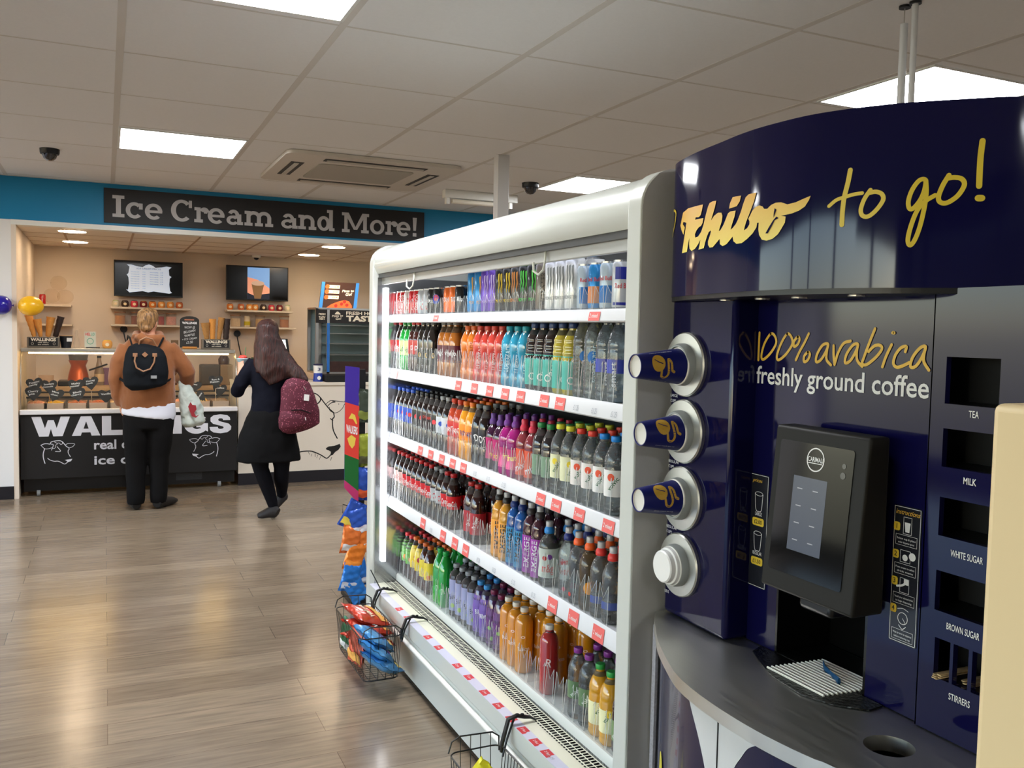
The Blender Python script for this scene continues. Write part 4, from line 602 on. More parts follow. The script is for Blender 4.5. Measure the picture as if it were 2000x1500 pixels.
ROW2 = {1: '-- -- -- -- -- -- -- -- -- -- -- -- -- -- mb mb mp mp my my mg mn mn mt mw mw mw rs ro rs rb'.split(),
        2: ['--' if i < 4 else (x if x != '--' else 'bro') for i, x in enumerate(LAY[2])],
        3: LAY[3], 4: [x if x != '--' else ('cokeb' if i < 15 else 'drp' if i < 18 else 'mfr') for i, x in enumerate(LAY[4])],
        5: 'rgo rgo rgo lip lip lpb lpb spg spg vim vim vim vim rib rib mar mar rub rub rub rub rub rub -- -- -- vop vop vop vog vog'.split()}
ROW3 = {3: ['--']*10+LAY[3][10:], 4: ['--']*6+['cokeb']*4+['--']*10+'emb emb emp emp mfr nav nav ora ora ora ora'.split(), 5: ['--']*3+'lip lip lpb lpb spg spg -- vim vim vim rib rib mar mar rub rub rub rub rub rub rub -- -- vop vop vog vog vog'.split()}
ORD = 'zeroth first second third fourth fifth sixth seventh eighth ninth tenth eleventh twelfth thirteenth fourteenth fifteenth sixteenth'.split()
SHN = {1: 'top shelf', 2: 'second shelf', 3: 'middle shelf', 4: 'fourth shelf', 5: 'bottom deck'}
ROWN = ('front', 'second row', 'third row')
SHZ = {1: 1.667, 2: 1.402, 3: 1.078, 4: .759, 5: .36}
protos = {}
def stand(key, k, i, row):
    x = (1.338 if k < 5 else 1.385)+.0705*row; z = SHZ[k]+.0005
    if key in CANS: r = CANS[key][1]
    words = (CANS if key in CANS else SP)[key][-1]
    side = '%s from the light strip' % ORD[i+1] if i < 16 else '%s from the coffee machine' % ORD[31-i]
    lab = '%s, %s, %s, %s' % (words, SHN[k], ROWN[row], side)
    rz = radians(-random.uniform(20, 62)); loc = (x+random.uniform(-.001, .001), K0-KP*i, z)
    grp = 'drinks on the %s of the chiller' % SHN[k]
    if key not in protos:
        t = (make_can if key in CANS else make_bottle)(key); protos[key] = t; t.location = loc; t.rotation_euler = (0, 0, rz); t['label'] = lab; t['group'] = grp
    else: dup(protos[key], loc, rz, lab, grp)
for k in LAY:
    for row, tab in enumerate((LAY, ROW2, ROW3)):
        if k not in tab: continue
        for i, key in enumerate(tab[k]):
            if key != '--': stand(key, k, i, row)
# ---------------------------------------------------------------- coffee station
navy = M('navy_gloss', (15, 14, 58), .07, spec=.36); navy_in = M('navy_dark', (14, 14, 40), .3); gold = M('gold_print', (232, 186, 66), .4)
def brushed(name, rgb, rough):
    m = M(name, rgb, rough, 1); nt = m.node_tree; b = nt.nodes['Principled BSDF']
    t = nt.nodes.new('ShaderNodeTexCoord'); mp = nt.nodes.new('ShaderNodeMapping'); mp.inputs['Scale'].default_value = (60, 2.5, 2); n = nt.nodes.new('ShaderNodeTexNoise'); n.inputs['Scale'].default_value = 4; n.inputs['Detail'].default_value = 6
    r = nt.nodes.new('ShaderNodeMapRange'); r.inputs['To Min'].default_value = rough-.1; r.inputs['To Max'].default_value = rough+.12
    nt.links.new(t.outputs['Object'], mp.inputs[0]); nt.links.new(mp.outputs[0], n.inputs['Vector']); nt.links.new(n.outputs['Fac'], r.inputs['Value']); nt.links.new(r.outputs[0], b.inputs['Roughness'])
    bp = nt.nodes.new('ShaderNodeBump'); bp.inputs['Strength'].default_value = .05; bp.inputs['Distance'].default_value = .002; nt.links.new(n.outputs['Fac'], bp.inputs['Height']); nt.links.new(bp.outputs[0], b.inputs['Normal'])
    return m
bst = brushed('brushed_steel', (218, 217, 210), .36)
cm = thing('coffee_machine', 'glossy navy self service coffee machine with curved lettered fascia', 'coffee machine', (1.4, 1.4, 0))
FA = [(1.56, 1.868), (1.42, 1.868), (1.345, 1.867), (1.295, 1.855), (1.252, 1.805), (1.215, 1.68), (1.194, 1.56), (1.179, 1.47), (1.176, 1.386), (1.192, 1.275), (1.25, 1.165), (1.332, 1.078), (1.40, 1.02), (1.5, .96), (1.62, .92)]
FC = catm(FA, 8); FS = [0]
for i in range(1, len(FC)): FS.append(FS[-1]+(FC[i]-FC[i-1]).length)
def fas(off):
    def f(u, v, e=0):
        i = 0
        while i < len(FS)-2 and FS[i+1] < u: i += 1
        t = (u-FS[i])/(FS[i+1]-FS[i]); p = FC[i].lerp(FC[i+1], t); j0, j1 = max(i-1, 0), min(i+2, len(FC)-1)
        d = (FC[j1]-FC[j0]).normalized(); n = Vector((d.y, -d.x))
        p = p+n*(off+e); return (p.x, p.y, v)
    return f
m = MB(); Z0, Z1 = 1.69, 2.01; n = len(FC)
outer = [fas(0)(FS[i], 0)[:2] for i in range(n)]
inner = [(p.x+.02 if p.x < 1.5 else p.x, p.y-(.012 if p.y > 1.3 else -.012)) for p in FC]
R = [[(outer[i][0], outer[i][1], Z0), (outer[i][0], outer[i][1], Z1), (inner[i][0], inner[i][1], Z1), (inner[i][0], inner[i][1], Z0)] for i in range(n)]
fsc = m.rings(R).build('fascia', navy, cm, ang=35)
roof = [(p[0]+.005, p[1]) for p in outer]
MB().prism(roof, planeZ(Z1-.012), planeZ(Z1-.004)).build('fascia_roof', navy_in, cm, smooth=False)
MB().prism([(p[0]+.002, p[1]) for p in outer], planeZ(Z0-.010), planeZ(Z0+.006)).build('fascia_underside', black_plastic, cm, smooth=False)
for y in (1.62, 1.5, 1.39, 1.24): MB().lathe([(.016, Z0-.0125), (.016, Z0-.009)], 16, (1.27, y, 0)).build('spot_lamp', M('spot_off', (220, 220, 215), .2, .6), cm)
g = MB(); f = fas(.0012)
for P, w_ in TR['togo']: stroke(g, P, w_, f)
for P, w_ in TR['edge']: stroke(g, P, w_, f)
g.build('handwritten_lettering', M('togo_yellow', (226, 200, 60), .35), fsc, smooth=False, local=True)
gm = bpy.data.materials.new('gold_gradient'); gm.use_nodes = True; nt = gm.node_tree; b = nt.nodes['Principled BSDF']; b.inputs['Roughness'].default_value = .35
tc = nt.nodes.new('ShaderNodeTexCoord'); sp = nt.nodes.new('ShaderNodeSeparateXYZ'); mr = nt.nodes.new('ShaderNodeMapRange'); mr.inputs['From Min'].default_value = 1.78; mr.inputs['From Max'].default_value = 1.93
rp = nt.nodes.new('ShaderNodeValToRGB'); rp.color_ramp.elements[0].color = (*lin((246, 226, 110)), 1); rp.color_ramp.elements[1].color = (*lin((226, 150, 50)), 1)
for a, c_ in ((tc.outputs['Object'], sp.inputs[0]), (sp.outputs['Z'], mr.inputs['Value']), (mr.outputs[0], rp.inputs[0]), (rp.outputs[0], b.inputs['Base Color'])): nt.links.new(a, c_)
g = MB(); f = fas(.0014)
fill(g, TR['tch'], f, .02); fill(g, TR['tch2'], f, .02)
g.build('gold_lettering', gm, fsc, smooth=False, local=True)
g = MB()
for P in TR['tchh']: fill(g, P, fas(.0022), .02)
g.build('letter_opening', navy, fsc, smooth=False, local=True)
# body panels
XM = 1.345
m = MB()
for (y0, y1, z0, z1) in ((1.506, 1.655, .902, 1.69), (1.12, 1.249, .902, 1.69), (1.249, 1.506, 1.15, 1.69)):
    m.box(XM, XM+.02, y0, y1, z0, z1)
mp_ = m.build('front_panel', navy, cm, smooth=False)
bx(1.28, 1.55, 1.60, 1.845, .902, 1.69).build('cup_column', navy, cm, bevel=.012)
bx(1.345, 1.36, 1.60, 1.652, .902, 1.69).build('shadow_gap', black_matt, cm, smooth=False)
bx(1.55, 1.85, .9, 1.868, .02, 2.0).build('machine_back', black_matt, cm, smooth=False)
m = MB(); XR = 1.335; kk = 1.335/1.29
slots = [(.955, 1.055, 1.493, 1.572), (.955, 1.055, 1.386, 1.451), (.955, 1.055, 1.268, 1.334), (.955, 1.055, 1.139, 1.208), (1.020, 1.051, 1.023, 1.092), (.985, 1.014, 1.023, 1.092), (.948, .978, 1.023, 1.092)]
slots = [(a*kk, b_*kk, 1.6-(1.6-c_)*kk, 1.6-(1.6-d)*kk) for a, b_, c_, d in slots]
YS, ZS = [.88]+sorted({y for s in slots for y in s[:2]})+[1.122], sorted({.902, 1.69}|{z for s in slots for z in s[2:]})
for i in range(len(YS)-1):
    for j in range(len(ZS)-1):
        yc, zc = (YS[i]+YS[i+1])/2, (ZS[j]+ZS[j+1])/2
        if not any(a < yc < b_ and c_ < zc < d for a, b_, c_, d in slots): m.box(XR, XR+.012, YS[i], YS[i+1], ZS[j], ZS[j+1])
import bmesh
rp_ = m.build('condiment_panel', navy, cm, smooth=False)
bx(XR, XM, 1.1195, 1.1225, .902, 1.69).build('panel_side', navy, cm, smooth=False)
bx(1.43, 1.44, .885, 1.12, .91, 1.68).build('bin_back', black_matt, cm, smooth=False)
for z in (1.493, 1.386, 1.268, 1.139, 1.023): z = 1.6-(1.6-z)*kk; bx(1.348, 1.43, .89, 1.118, z-.012, z-.001).build('bin_shelf', black_plastic, cm, smooth=False)
g = MB(); f = planeX(XR-.0008); fy = lambda u, v: f(-u, v)
for s_, yc, z, w_ in (('TEA', .998, 1.474, .026), ('MILK', .999, 1.363, .033), ('WHITE SUGAR', .998, 1.238, .084), ('BROWN SUGAR', .998, 1.113, .086), ('STIRRERS', .998, .996, .056)):
    text(g, s_, -yc*kk, 1.6-(1.6-z)*kk, w_*.72*kk, .0115, fy, bold=.006, align='c')
g.build('lettering', print_white, rp_, smooth=False, local=True)
g = MB(); fA = planeX(XM-.0010)
for P in TR['arab']: stroke(g, P, .0062, fA)
g.build('handwritten_lettering', gold, mp_, smooth=False, local=True)
g = MB(); fy = lambda u, v: (XM-.0011, -u, v)
text(g, 'freshly ground coffee', -1.5976, 1.4945, .4647, .0385, fy, bold=.012)
g.build('white_lettering', print_white, mp_, smooth=False, local=True)
# cup dispensers
zs = [1.528, 1.366, 1.202, 1.038]
for i, z in enumerate(zs):
    rg = MB().lathe([(.078, 1.2795), (.078, 1.271), (.075, 1.2675), (.05, 1.2665), (.05, 1.2795)], 48, (0, 1.772, z), 'x', False, False).build('dispenser_ring', bst, cm)
    MB().lathe([(.0515, 1.2665), (.051, 1.256), (.047, 1.246), (.043, 1.246), (.043, 1.28)], 40, (0, 1.772, z), 'x', False, False).build('rubber_collar', M('collar_grey', (176, 182, 180), .35, trans=.2), rg, local=True)
    MB().lathe([(.0, 1.2775), (.05, 1.2775)], 24, (0, 1.772, z), 'x', False, False).build('tube_inside', black_matt, rg, local=True)
g = MB(); fy = lambda u, v: (1.2792, -u, v)
for a, b_, z in (('LARGE', 'CUPS', 1.446), ('REGULAR', 'CUPS', 1.282), ('REGULAR', 'CUPS', 1.118), ('LIDS', None, .953)):
    text(g, a, -1.838, z, None, .007, fy, bold=.005)
    if b_: text(g, b_, -1.838, z-.013, None, .007, fy, bold=.005)
g.build('lettering', print_white, cm, smooth=False)
navyc = M('cup_navy', (24, 30, 100), .35); cupw = M('cup_white', (232, 230, 224), .5)
for i, (z, L_, lab) in enumerate(((1.524, .125, 'navy paper cup in the top dispenser, lettered large'), (1.364, .105, 'navy paper cup in the second dispenser from the top'), (1.206, .105, 'navy paper cup in the third dispenser, above the lids'))):
    t = thing('paper_cup', lab, 'cup', (1.25-L_/2, 1.768, z), 'paper cups'); xb = 1.252-L_
    MB().lathe([(.0255, xb+.002), (.0265, xb), (.0285, xb), (.043, 1.248)], 40, (0, 1.768, z), 'x', False, False).build('cup_wall', navyc, t)
    MB().lathe([(.0, xb+.006), (.026, xb+.006), (.027, xb+.0005)], 36, (0, 1.768, z), 'x', False, False).build('cup_base', cupw, t)
    MB().lathe([(.043, 1.246), (.0455, 1.248), (.0455, 1.251), (.043, 1.252)], 40, (0, 1.768, z), 'x', False, False).build('cup_rim', cupw, t)
    rr = lambda x: .0285+(.0145)*(x-xb)/(L_-.004)
    def fc(u, v, off=.0006, a0=(-1.45, -1.1, -1.15)[i]):       # u along the cup, v around it
        x = xb+u; r = rr(x)+off; a = a0-v/.034; return (x, 1.768+r*sin(a)*1.0, z+r*cos(a)*1.0) if False else (x, 1.768-r*cos(v/.034+(.1, .45, .55)[i]), z+r*sin(v/.034+(.1, .45, .55)[i]))
    g = MB(); P = [(.045+.017*cos(k*pi/9)*1.0, .006+.021*sin(k*pi/9)) for k in range(18)]
    R = [[fc(.045+(p[0]-.045)*q, .006+(p[1]-.006)*q) for p in P] for q in (.03, .5, 1)]; g.rings(R, False, False)
    stroke(g, [(.052, -.004), (.054, -.016), (.057, -.027), (.066, -.03), (.072, -.02), (.07, 0), (.072, .014), (.078, .006), (.08, -.01), (.086, -.014)], .0055, fc)
    g.build('bean_emblem', M('bean_gold', (202, 160, 60), .4), t, smooth=False)
    g = MB(); stroke(g, [(.036, .014), (.045, .008), (.055, .004)], .002, lambda u, v: fc(u, v, .0011)); g.build('bean_line', navyc, t, smooth=False)
    g = MB(); text(g, 'freshly ground arabica coffee', .03, .034, .06, .003, fc); text(g, 'please recycle this cup', .03, -.045, .05, .0025, fc); g.build('small_print', print_white, t, smooth=False)
t = thing('cup_lid', 'white plastic lid showing in the lowest round dispenser', 'lid', (1.24, 1.772, 1.038))
MB().lathe([(.0, 1.222), (.036, 1.222), (.039, 1.225), (.040, 1.236), (.044, 1.238), (.046, 1.247)], 40, (0, 1.772, 1.038), 'x', False, False).build('lid_dome', M('lid_white', (240, 240, 238), .35), t)
MB().lathe([(.046, 1.245), (.048, 1.247), (.048, 1.252), (.045, 1.253)], 40, (0, 1.772, 1.038), 'x', False, False).build('lid_rim', cupw, t)
# touch screen unit
sc_ = lambda y, z: 1.262-.028*((1.42-z)/.33)
m = MB(); Pp = [(1.445, 1.42), (1.178, 1.42), (1.182, 1.088), (1.445, 1.092)]
YA, YB = 1.432, 1.183
poly = [(YA, 1.42), (YB, 1.42), (YB, 1.088), (YA, 1.088)]
m.prism(poly, lambda y, z: (sc_(y, z), y, z), lambda y, z: (1.312, y, z)); scr = m.build('screen_housing', M('housing_grey', (30, 29, 27), .5, spec=.25), cm, bevel=.006)
bx(1.31, XM+.005, 1.24, 1.40, 1.12, 1.40).build('screen_neck', black_matt, cm, smooth=False)
off = lambda o: (lambda y, z, d=0: (sc_(y, z)-o-d, y, z))
offm = lambda o: (lambda u, z: (sc_(0, z)-o, -u, z))
MB().prism(rrect(1.215, 1.412, 1.128, 1.392, .006), off(.0015), off(-.002)).build('glass', M('glass_black', (10, 11, 12), .08, spec=.3), scr, local=True)
MB().prism([(1.365, 1.325), (1.275, 1.325), (1.275, 1.177), (1.365, 1.177)], off(.0018), off(.001)).build('display', M('display_on', (60, 66, 78), .2, emit=(70, 78, 96), es=.35), scr, smooth=False, local=True)
g = MB()
for r_ in range(4):
    for c_ in range(2): g.add([off(.0021)(1.352-.042*c_-a, 1.302-.034*r_-b_) for a, b_ in ((0, 0), (.014, 0), (.014, .002), (0, .002))], [(0, 1, 2, 3)])
g.build('menu_text', M('menu_grey', (150, 152, 160), .3, emit=(150, 152, 160), es=.3), scr, smooth=False, local=True)
g = MB(); ringd(g, 1.311, 1.362, .0235, .0025, off(.0021)); text(g, 'CARIMALI', -1.311, 1.358, .040, .009, offm(.0022), bold=.012, align='c'); stroke(g, [(1.329, 1.355), (1.293, 1.355)], .0015, off(.0022)); g.build('round_logo', print_white, scr, smooth=False, local=True)
g = MB(); disc(g, 1.237, 1.36, .005, off(.0021)); disc(g, 1.238, 1.342, .0065, off(.0021)); g.build('sensor_window', M('sensor', (70, 72, 76), .1), scr, smooth=False, local=True)
bx(1.27, 1.34, 1.27, 1.36, 1.055, 1.087).build('spout', black_plastic, cm, bevel=.01)
# alcove and drip tray
m = MB(); m.box(1.50, 1.51, 1.249, 1.506, .90, 1.16); m.box(1.345, 1.51, 1.249, 1.255, .90, 1.16); m.box(1.345, 1.51, 1.5, 1.506, .90, 1.16); m.box(1.345, 1.51, 1.249, 1.506, 1.15, 1.16)
m.build('alcove', M('alcove_black', (12, 12, 12), .15), cm, smooth=False)
dt = thing('drip_tray', 'black drip tray with white slatted grille under the coffee spout', 'drip tray', (1.33, 1.37, .905))
tray = [(1.30, 1.195), (1.255, 1.24), (1.232, 1.30), (1.243, 1.40), (1.275, 1.475), (1.30, 1.525), (1.34, 1.545), (1.495, 1.5), (1.495, 1.255), (1.34, 1.2)]
MB().prism([(a, b_) for a, b_ in tray if a < 1.346]+[], planeZ(.9012), planeZ(.904)).build('tray_surface', M('tray_black', (16, 16, 16), .25, bump=.6, nscale=120), dt)
bx(1.345, 1.495, 1.258, 1.498, .9012, .904).build('tray_rear', M('tray_black'), dt, smooth=False)
m = MB(); A, B_, C_ = Vector((1.262, 1.432, .906)), Vector((1.264, 1.272, .906)), Vector((1.405, 1.262, .906))
for k in range(14):
    p = A+(C_-B_)*(k/13); q = B_+(C_-B_)*(k/13); m.tube([p, q], .0024, 6)
m.build('slatted_grille', M('grille_white', (236, 236, 226), .35, emit=(236, 236, 226), es=.0), dt)
sw = tag(MB().tube([(1.385, 1.40, .911), (1.36, 1.37, .9115), (1.35, 1.34, .911), (1.335, 1.305, .9115)], [.004, .007, .005, .008], 8, .4).build('plastic_stirrer', M('blue_plastic', (20, 70, 110), .3)), 'blue plastic piece lying on the white drip grille', 'stirrer')
# counter
CF = [(1.262, 1.850), (1.225, 1.80), (1.194, 1.747), (1.148, 1.67), (1.096, 1.556), (1.066, 1.476), (1.052, 1.40), (1.046, 1.322), (1.046, 1.247), (1.052, 1.175), (1.068, 1.09), (1.095, 1.01), (1.13, .94), (1.17, .885)]
cf = [(p.x, p.y) for p in catm(CF, 4)]
ct = thing('steel_counter', 'curved brushed steel counter top with round waste hole', 'counter', (1.3, 1.4, 0))
hole = [(1.224+.043*cos(-2*pi*k/32), 1.078+.041*sin(-2*pi*k/32)) for k in range(32)]
top = cf+[(1.55, .885), (1.55, 1.850)]
yc = 1.078; m = MB(); k = min(range(len(cf)), key=lambda i: abs(cf[i][1]-yc)); cf[k] = (cf[k][0], yc)
arcU = [(1.224-.043*cos(pi*j/16), yc+.041*sin(pi*j/16)) for j in range(17)]; arcL = [(1.224-.043*cos(pi*j/16), yc-.041*sin(pi*j/16)) for j in range(17)]
for P_ in (cf[:k+1]+arcU+[(1.55, yc), (1.55, 1.850)], [(1.55, yc), (1.55, .885)]+list(reversed(cf[k:]))+arcL):
    n = len(P_); tri = tessellate_polygon([[Vector((*p, 0)) for p in P_]])
    m.add([(p[0], p[1], .9) for p in P_]+[(p[0], p[1], .872) for p in P_], [tuple(t_) for t_ in tri]+[tuple(n+i for i in reversed(t_)) for t_ in tri])
def wall(P_):
    n = len(P_); m.add([(p[0], p[1], .9) for p in P_]+[(p[0], p[1], .872) for p in P_], [(i, i+1, n+i+1, n+i) for i in range(n-1)])
wall([(1.55, 1.85)]+cf+[(1.55, .885)]); wall(arcU); wall(arcL)
m.build('worktop', bst, ct)
MB().lathe([(.0405, .8705), (.0405, .8715)], 28, (1.224, 1.078, 0)).build('hole_shade_disc', black_matt, ct)  # thin black disc stands in for the dark depth of the hole
# cabinet under the counter
def inset(P, d): return [(p[0]+d, p[1]) for p in P]
cb = thing('counter_cabinet', 'navy and white cabinet with doors under the steel counter', 'cabinet', (1.3, 1.4, 0))
ci = [(p[0]+.022, min(p[1], 1.84)) for p in cf]; S2 = [0]
for i in range(1, len(ci)): S2.append(S2[-1]+math.dist(ci[i], ci[i-1]))
def cabf(off):
    def f(u, v, e=0):
        i = 0
        while i < len(S2)-2 and S2[i+1] < u: i += 1
        t = (u-S2[i])/(S2[i+1]-S2[i]+1e-9); a, b_ = Vector(ci[i]), Vector(ci[i+1]); p = a.lerp(b_, t); d = (b_-a).normalized(); nn = Vector((d.y, -d.x))
        p = p+nn*(off+e); return (p.x, p.y, v)
    return f
m = MB(); R = [[(p[0], p[1], z) for p in ci]+[(1.549, ci[-1][1], z), (1.549, 1.84, z)] for z in (.02, .868)]; m.rings(R).build('carcass', M('cab_navy', (24, 24, 62), .25, coat=.3), cb)
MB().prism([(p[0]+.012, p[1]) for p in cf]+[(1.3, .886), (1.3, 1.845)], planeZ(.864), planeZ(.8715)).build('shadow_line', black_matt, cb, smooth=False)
wm = M('cab_white', (214, 216, 218), .3, coat=.3)
import bmesh
LB = [(.4321, .8635), (.4606, .8283), (.4867, .7934), (.5124, .747), (.53, .70), (.54, .64), (.544, .55)]
RB = [(.669, .8635), (.6425, .8453), (.6242, .8197), (.6062, .7918), (.59, .75), (.58, .70), (.575, .64), (.573, .55)]
def strip(P, u1, name):
    f = cabf(.0012); m = MB(); Q = catm(P, 4); R = []
    for p in Q: R.append([f(p.x+(u1-p.x)*k/5, p.y) for k in range(6)])
    return m.rings(R, False, False, False).build(name, wm, cb, smooth=False)
strip(LB, .5525, 'white_panel'); strip(RB, .5555, 'white_panel')
f = cabf(.0025); g = MB(); P0 = [(.5525, .03), (.5555, .03), (.5555, .864), (.5525, .864)]
g.add([f(*p) for p in P0], [(0, 1, 2, 3)]); g.build('door_gap', black_matt, cb, smooth=False)
g = MB(); disc(g, .2, .56, .03, f, 24, .07); g.build('yellow_emblem', M('emblem_yellow', (206, 196, 60), .4), cb, smooth=False)
tag(bx(1.268, 1.276, 1.852, 1.867, .1, .86).build('printed_strip', M('strip_print', (196, 196, 206), .5, noise=.35, nscale=160), smooth=False), 'pale printed edging strip between chiller and coffee cabinet', 'strip')
# stickers on the front panel
st1 = MB().prism(rrect(1.134, 1.197, 1.034, 1.292, .005), planeX(XM-.0012), planeX(XM-.0002)).build('instruction_sticker', M('sticker_black', (34, 35, 42), .25), mp_, local=True)
m = MB(); f = planeX(XM-.0018); fm_ = lambda u, v: (XM-.0018, -u, v); fb = lambda u, v: (XM-.0022, -u, v)
def frame(m, a, b_, c_, d, w_, f):
    for q in ((a, b_, c_, c_+w_), (a, b_, d-w_, d), (a, a+w_, c_, d), (b_-w_, b_, c_, d)): m.add([f(q[0], q[2]), f(q[1], q[2]), f(q[1], q[3]), f(q[0], q[3])], [(0, 1, 2, 3)])
frame(m, 1.136, 1.195, 1.036, 1.29, .001, f)
for z, t1, t2 in ((1.222, 'Select cup & place', 'under dispense spout'), (1.168, 'Press screen to select', 'drink menu'), (1.112, 'Touch your selected drink', 'to begin dispensing'), (1.044, 'Wait for drink to dispense', 'before removing cup')):
    frame(m, 1.142, 1.19, z-.004, z+.016, .0006, f); text(m, t1, -1.166, z+.007, .042, .0036, fm_, align='c'); text(m, t2, -1.166, z, .036, .0036, fm_, align='c')
m.add([f(1.158, 1.262), f(1.171, 1.262), f(1.169, 1.244), f(1.160, 1.244)], [(0, 1, 2, 3)]); frame(m, 1.155, 1.174, 1.240, 1.272, .0008, f)
frame(m, 1.155, 1.178, 1.187, 1.21, .0008, f); disc(m, 1.151, 1.201, .0075, f); disc(m, 1.167, 1.196, .006, f)
frame(m, 1.155, 1.176, 1.13, 1.158, .0008, f); m.add([f(1.155, 1.146), f(1.167, 1.146), f(1.167, 1.158), f(1.155, 1.158)], [(0, 1, 2, 3)]); stroke(m, [(1.182, 1.14), (1.172, 1.143), (1.164, 1.148)], .004, f)
ringd(m, 1.166, 1.082, .0115, .0012, f); stroke(m, [(1.166, 1.082), (1.160, 1.075)], .001, f); stroke(m, [(1.178, 1.098), (1.166, 1.101), (1.154, 1.098)], .0012, f); stroke(m, [(1.174, 1.068), (1.166, 1.062), (1.158, 1.068)], .0012, f)
m.build('white_diagrams', print_white, st1, smooth=False, local=True)
for k, z in enumerate((1.252, 1.2, 1.149, 1.097)):
    m = MB(); m2 = MB(); m.prism(rrect(1.181, 1.195, z-.008, z+.008, .004), planeX(XM-.0022), planeX(XM-.0019)); text(m2, str(k+1), -1.188, z-.004, None, .009, lambda u, v: (XM-.0026, -u, v), bold=.01, align='c')
    m.build('number_tab', print_yellow, st1, local=True); m2.build('number', print_black, st1, smooth=False, local=True)
m = MB(); text(m, 'instructions', -1.192, 1.276, .053, .009, fm_, shear=.3); m.build('gold_heading', gold, st1, smooth=False, local=True)
st2 = MB().prism(rrect(1.542, 1.604, 1.03, 1.289, .005), planeX(XM-.0012), planeX(XM-.0002)).build('price_sticker', M('sticker_black'), mp_, local=True)
m = MB(); frame(m, 1.544, 1.602, 1.032, 1.287, .001, f)
for z in (1.222, 1.132): stroke(m, [(1.586, z+.022), (1.582, z-.014), (1.573, z-.018), (1.564, z-.014), (1.560, z+.022)], .0014, f); ringd(m, 1.573, z+.022, .013, .0012, f, ry=.005, wy=.001)
text(m, 'LARGE', -1.573, 1.194, .022, .008, fm_, bold=.005, align='c'); text(m, 'REGULAR', -1.573, 1.104, .03, .008, fm_, bold=.005, align='c'); m.build('white_diagrams', print_white, st2, smooth=False, local=True)
for z, s_ in ((1.180, '£2.00'), (1.090, '£1.50')):
    m = MB(); m2 = MB(); m.prism(rrect(1.554, 1.592, z-.009, z+.009, .005), planeX(XM-.0022), planeX(XM-.0019)); text(m2, s_, -1.573, z-.0045, .026, .009, lambda u, v: (XM-.0026, -u, v), bold=.012, align='c')
    m.build('price_tab', print_yellow, st2, local=True); m2.build('price', print_black, st2, smooth=False, local=True)
m = MB(); text(m, 'prices', -1.595, 1.27, .03, .008, fm_, shear=.3); m.build('gold_heading', gold, st2, smooth=False, local=True)
# wooden stirrers in the slots
wood = M('stirrer_wood', (214, 186, 140), .6, noise=.15, nscale=40); lab0 = 'wooden stirrers lying in the %s slot of the navy panel'
for (a, b_, nn, tx) in ((1.057, 1.087, 9, 'left stirrer'), (1.020, 1.048, 5, 'middle stirrer'), (.982, 1.011, 5, 'right stirrer')):
    for k in range(nn):
        y = a+.004+(b_-a-.008)*random.random(); z = 1.003+.0035*(k//3); x0 = 1.322 if a > 1.05 else 1.349; x0 += random.uniform(0, .008)
        o = MB().prism(rrect(-.0035, .0035, 0, .09, .003), lambda u, v: (v, u, 0), lambda u, v: (v, u, .0016)).build('wooden_stirrer', wood)
        o.location = (x0, y, z+.0004*k); tag(o, lab0 % tx, 'stirrer', 'wooden stirrers in the %s slot' % tx)
# suspension tubes above the fascia
for (x, y, z1, r_, lab) in ((2.803, 2.557, 2.81, .0145, 'shorter white ceiling tube above the coffee machine'), (2.802, 2.507, CZ-.002, .0115, 'taller white ceiling tube above the coffee machine')):
    t = thing('hanging_tube', lab, 'tube', (x, y, CZ)); MB().tube([(x, y, 2.1), (x, y, z1)], r_, 16).build('tube', M('tube_white', (206, 208, 208), .35), t)
    if z1 < 2.85: MB().tube([(x, y, z1-.02), (x, y, CZ)], .002, 6).build('wire', steel, t)
    MB().lathe([(.022, CZ-.01), (.022, CZ-.001)], 18, (x, y, 0)).build('ceiling_clip', black_plastic, t)
# cream unit at the right edge
t = thing('cream_display_unit', 'plain cream panelled unit beside the condiment slots', 'display unit', (1.4, .65, 0))
bx(1.15, 1.54, .35, .863, .08, 1.512).build('cabinet_shell', M('cream_board', (238, 214, 168), .45), t, bevel=.012)
bx(1.19, 1.54, .38, .84, 0, .08).build('plinth', black_matt, t, smooth=False)
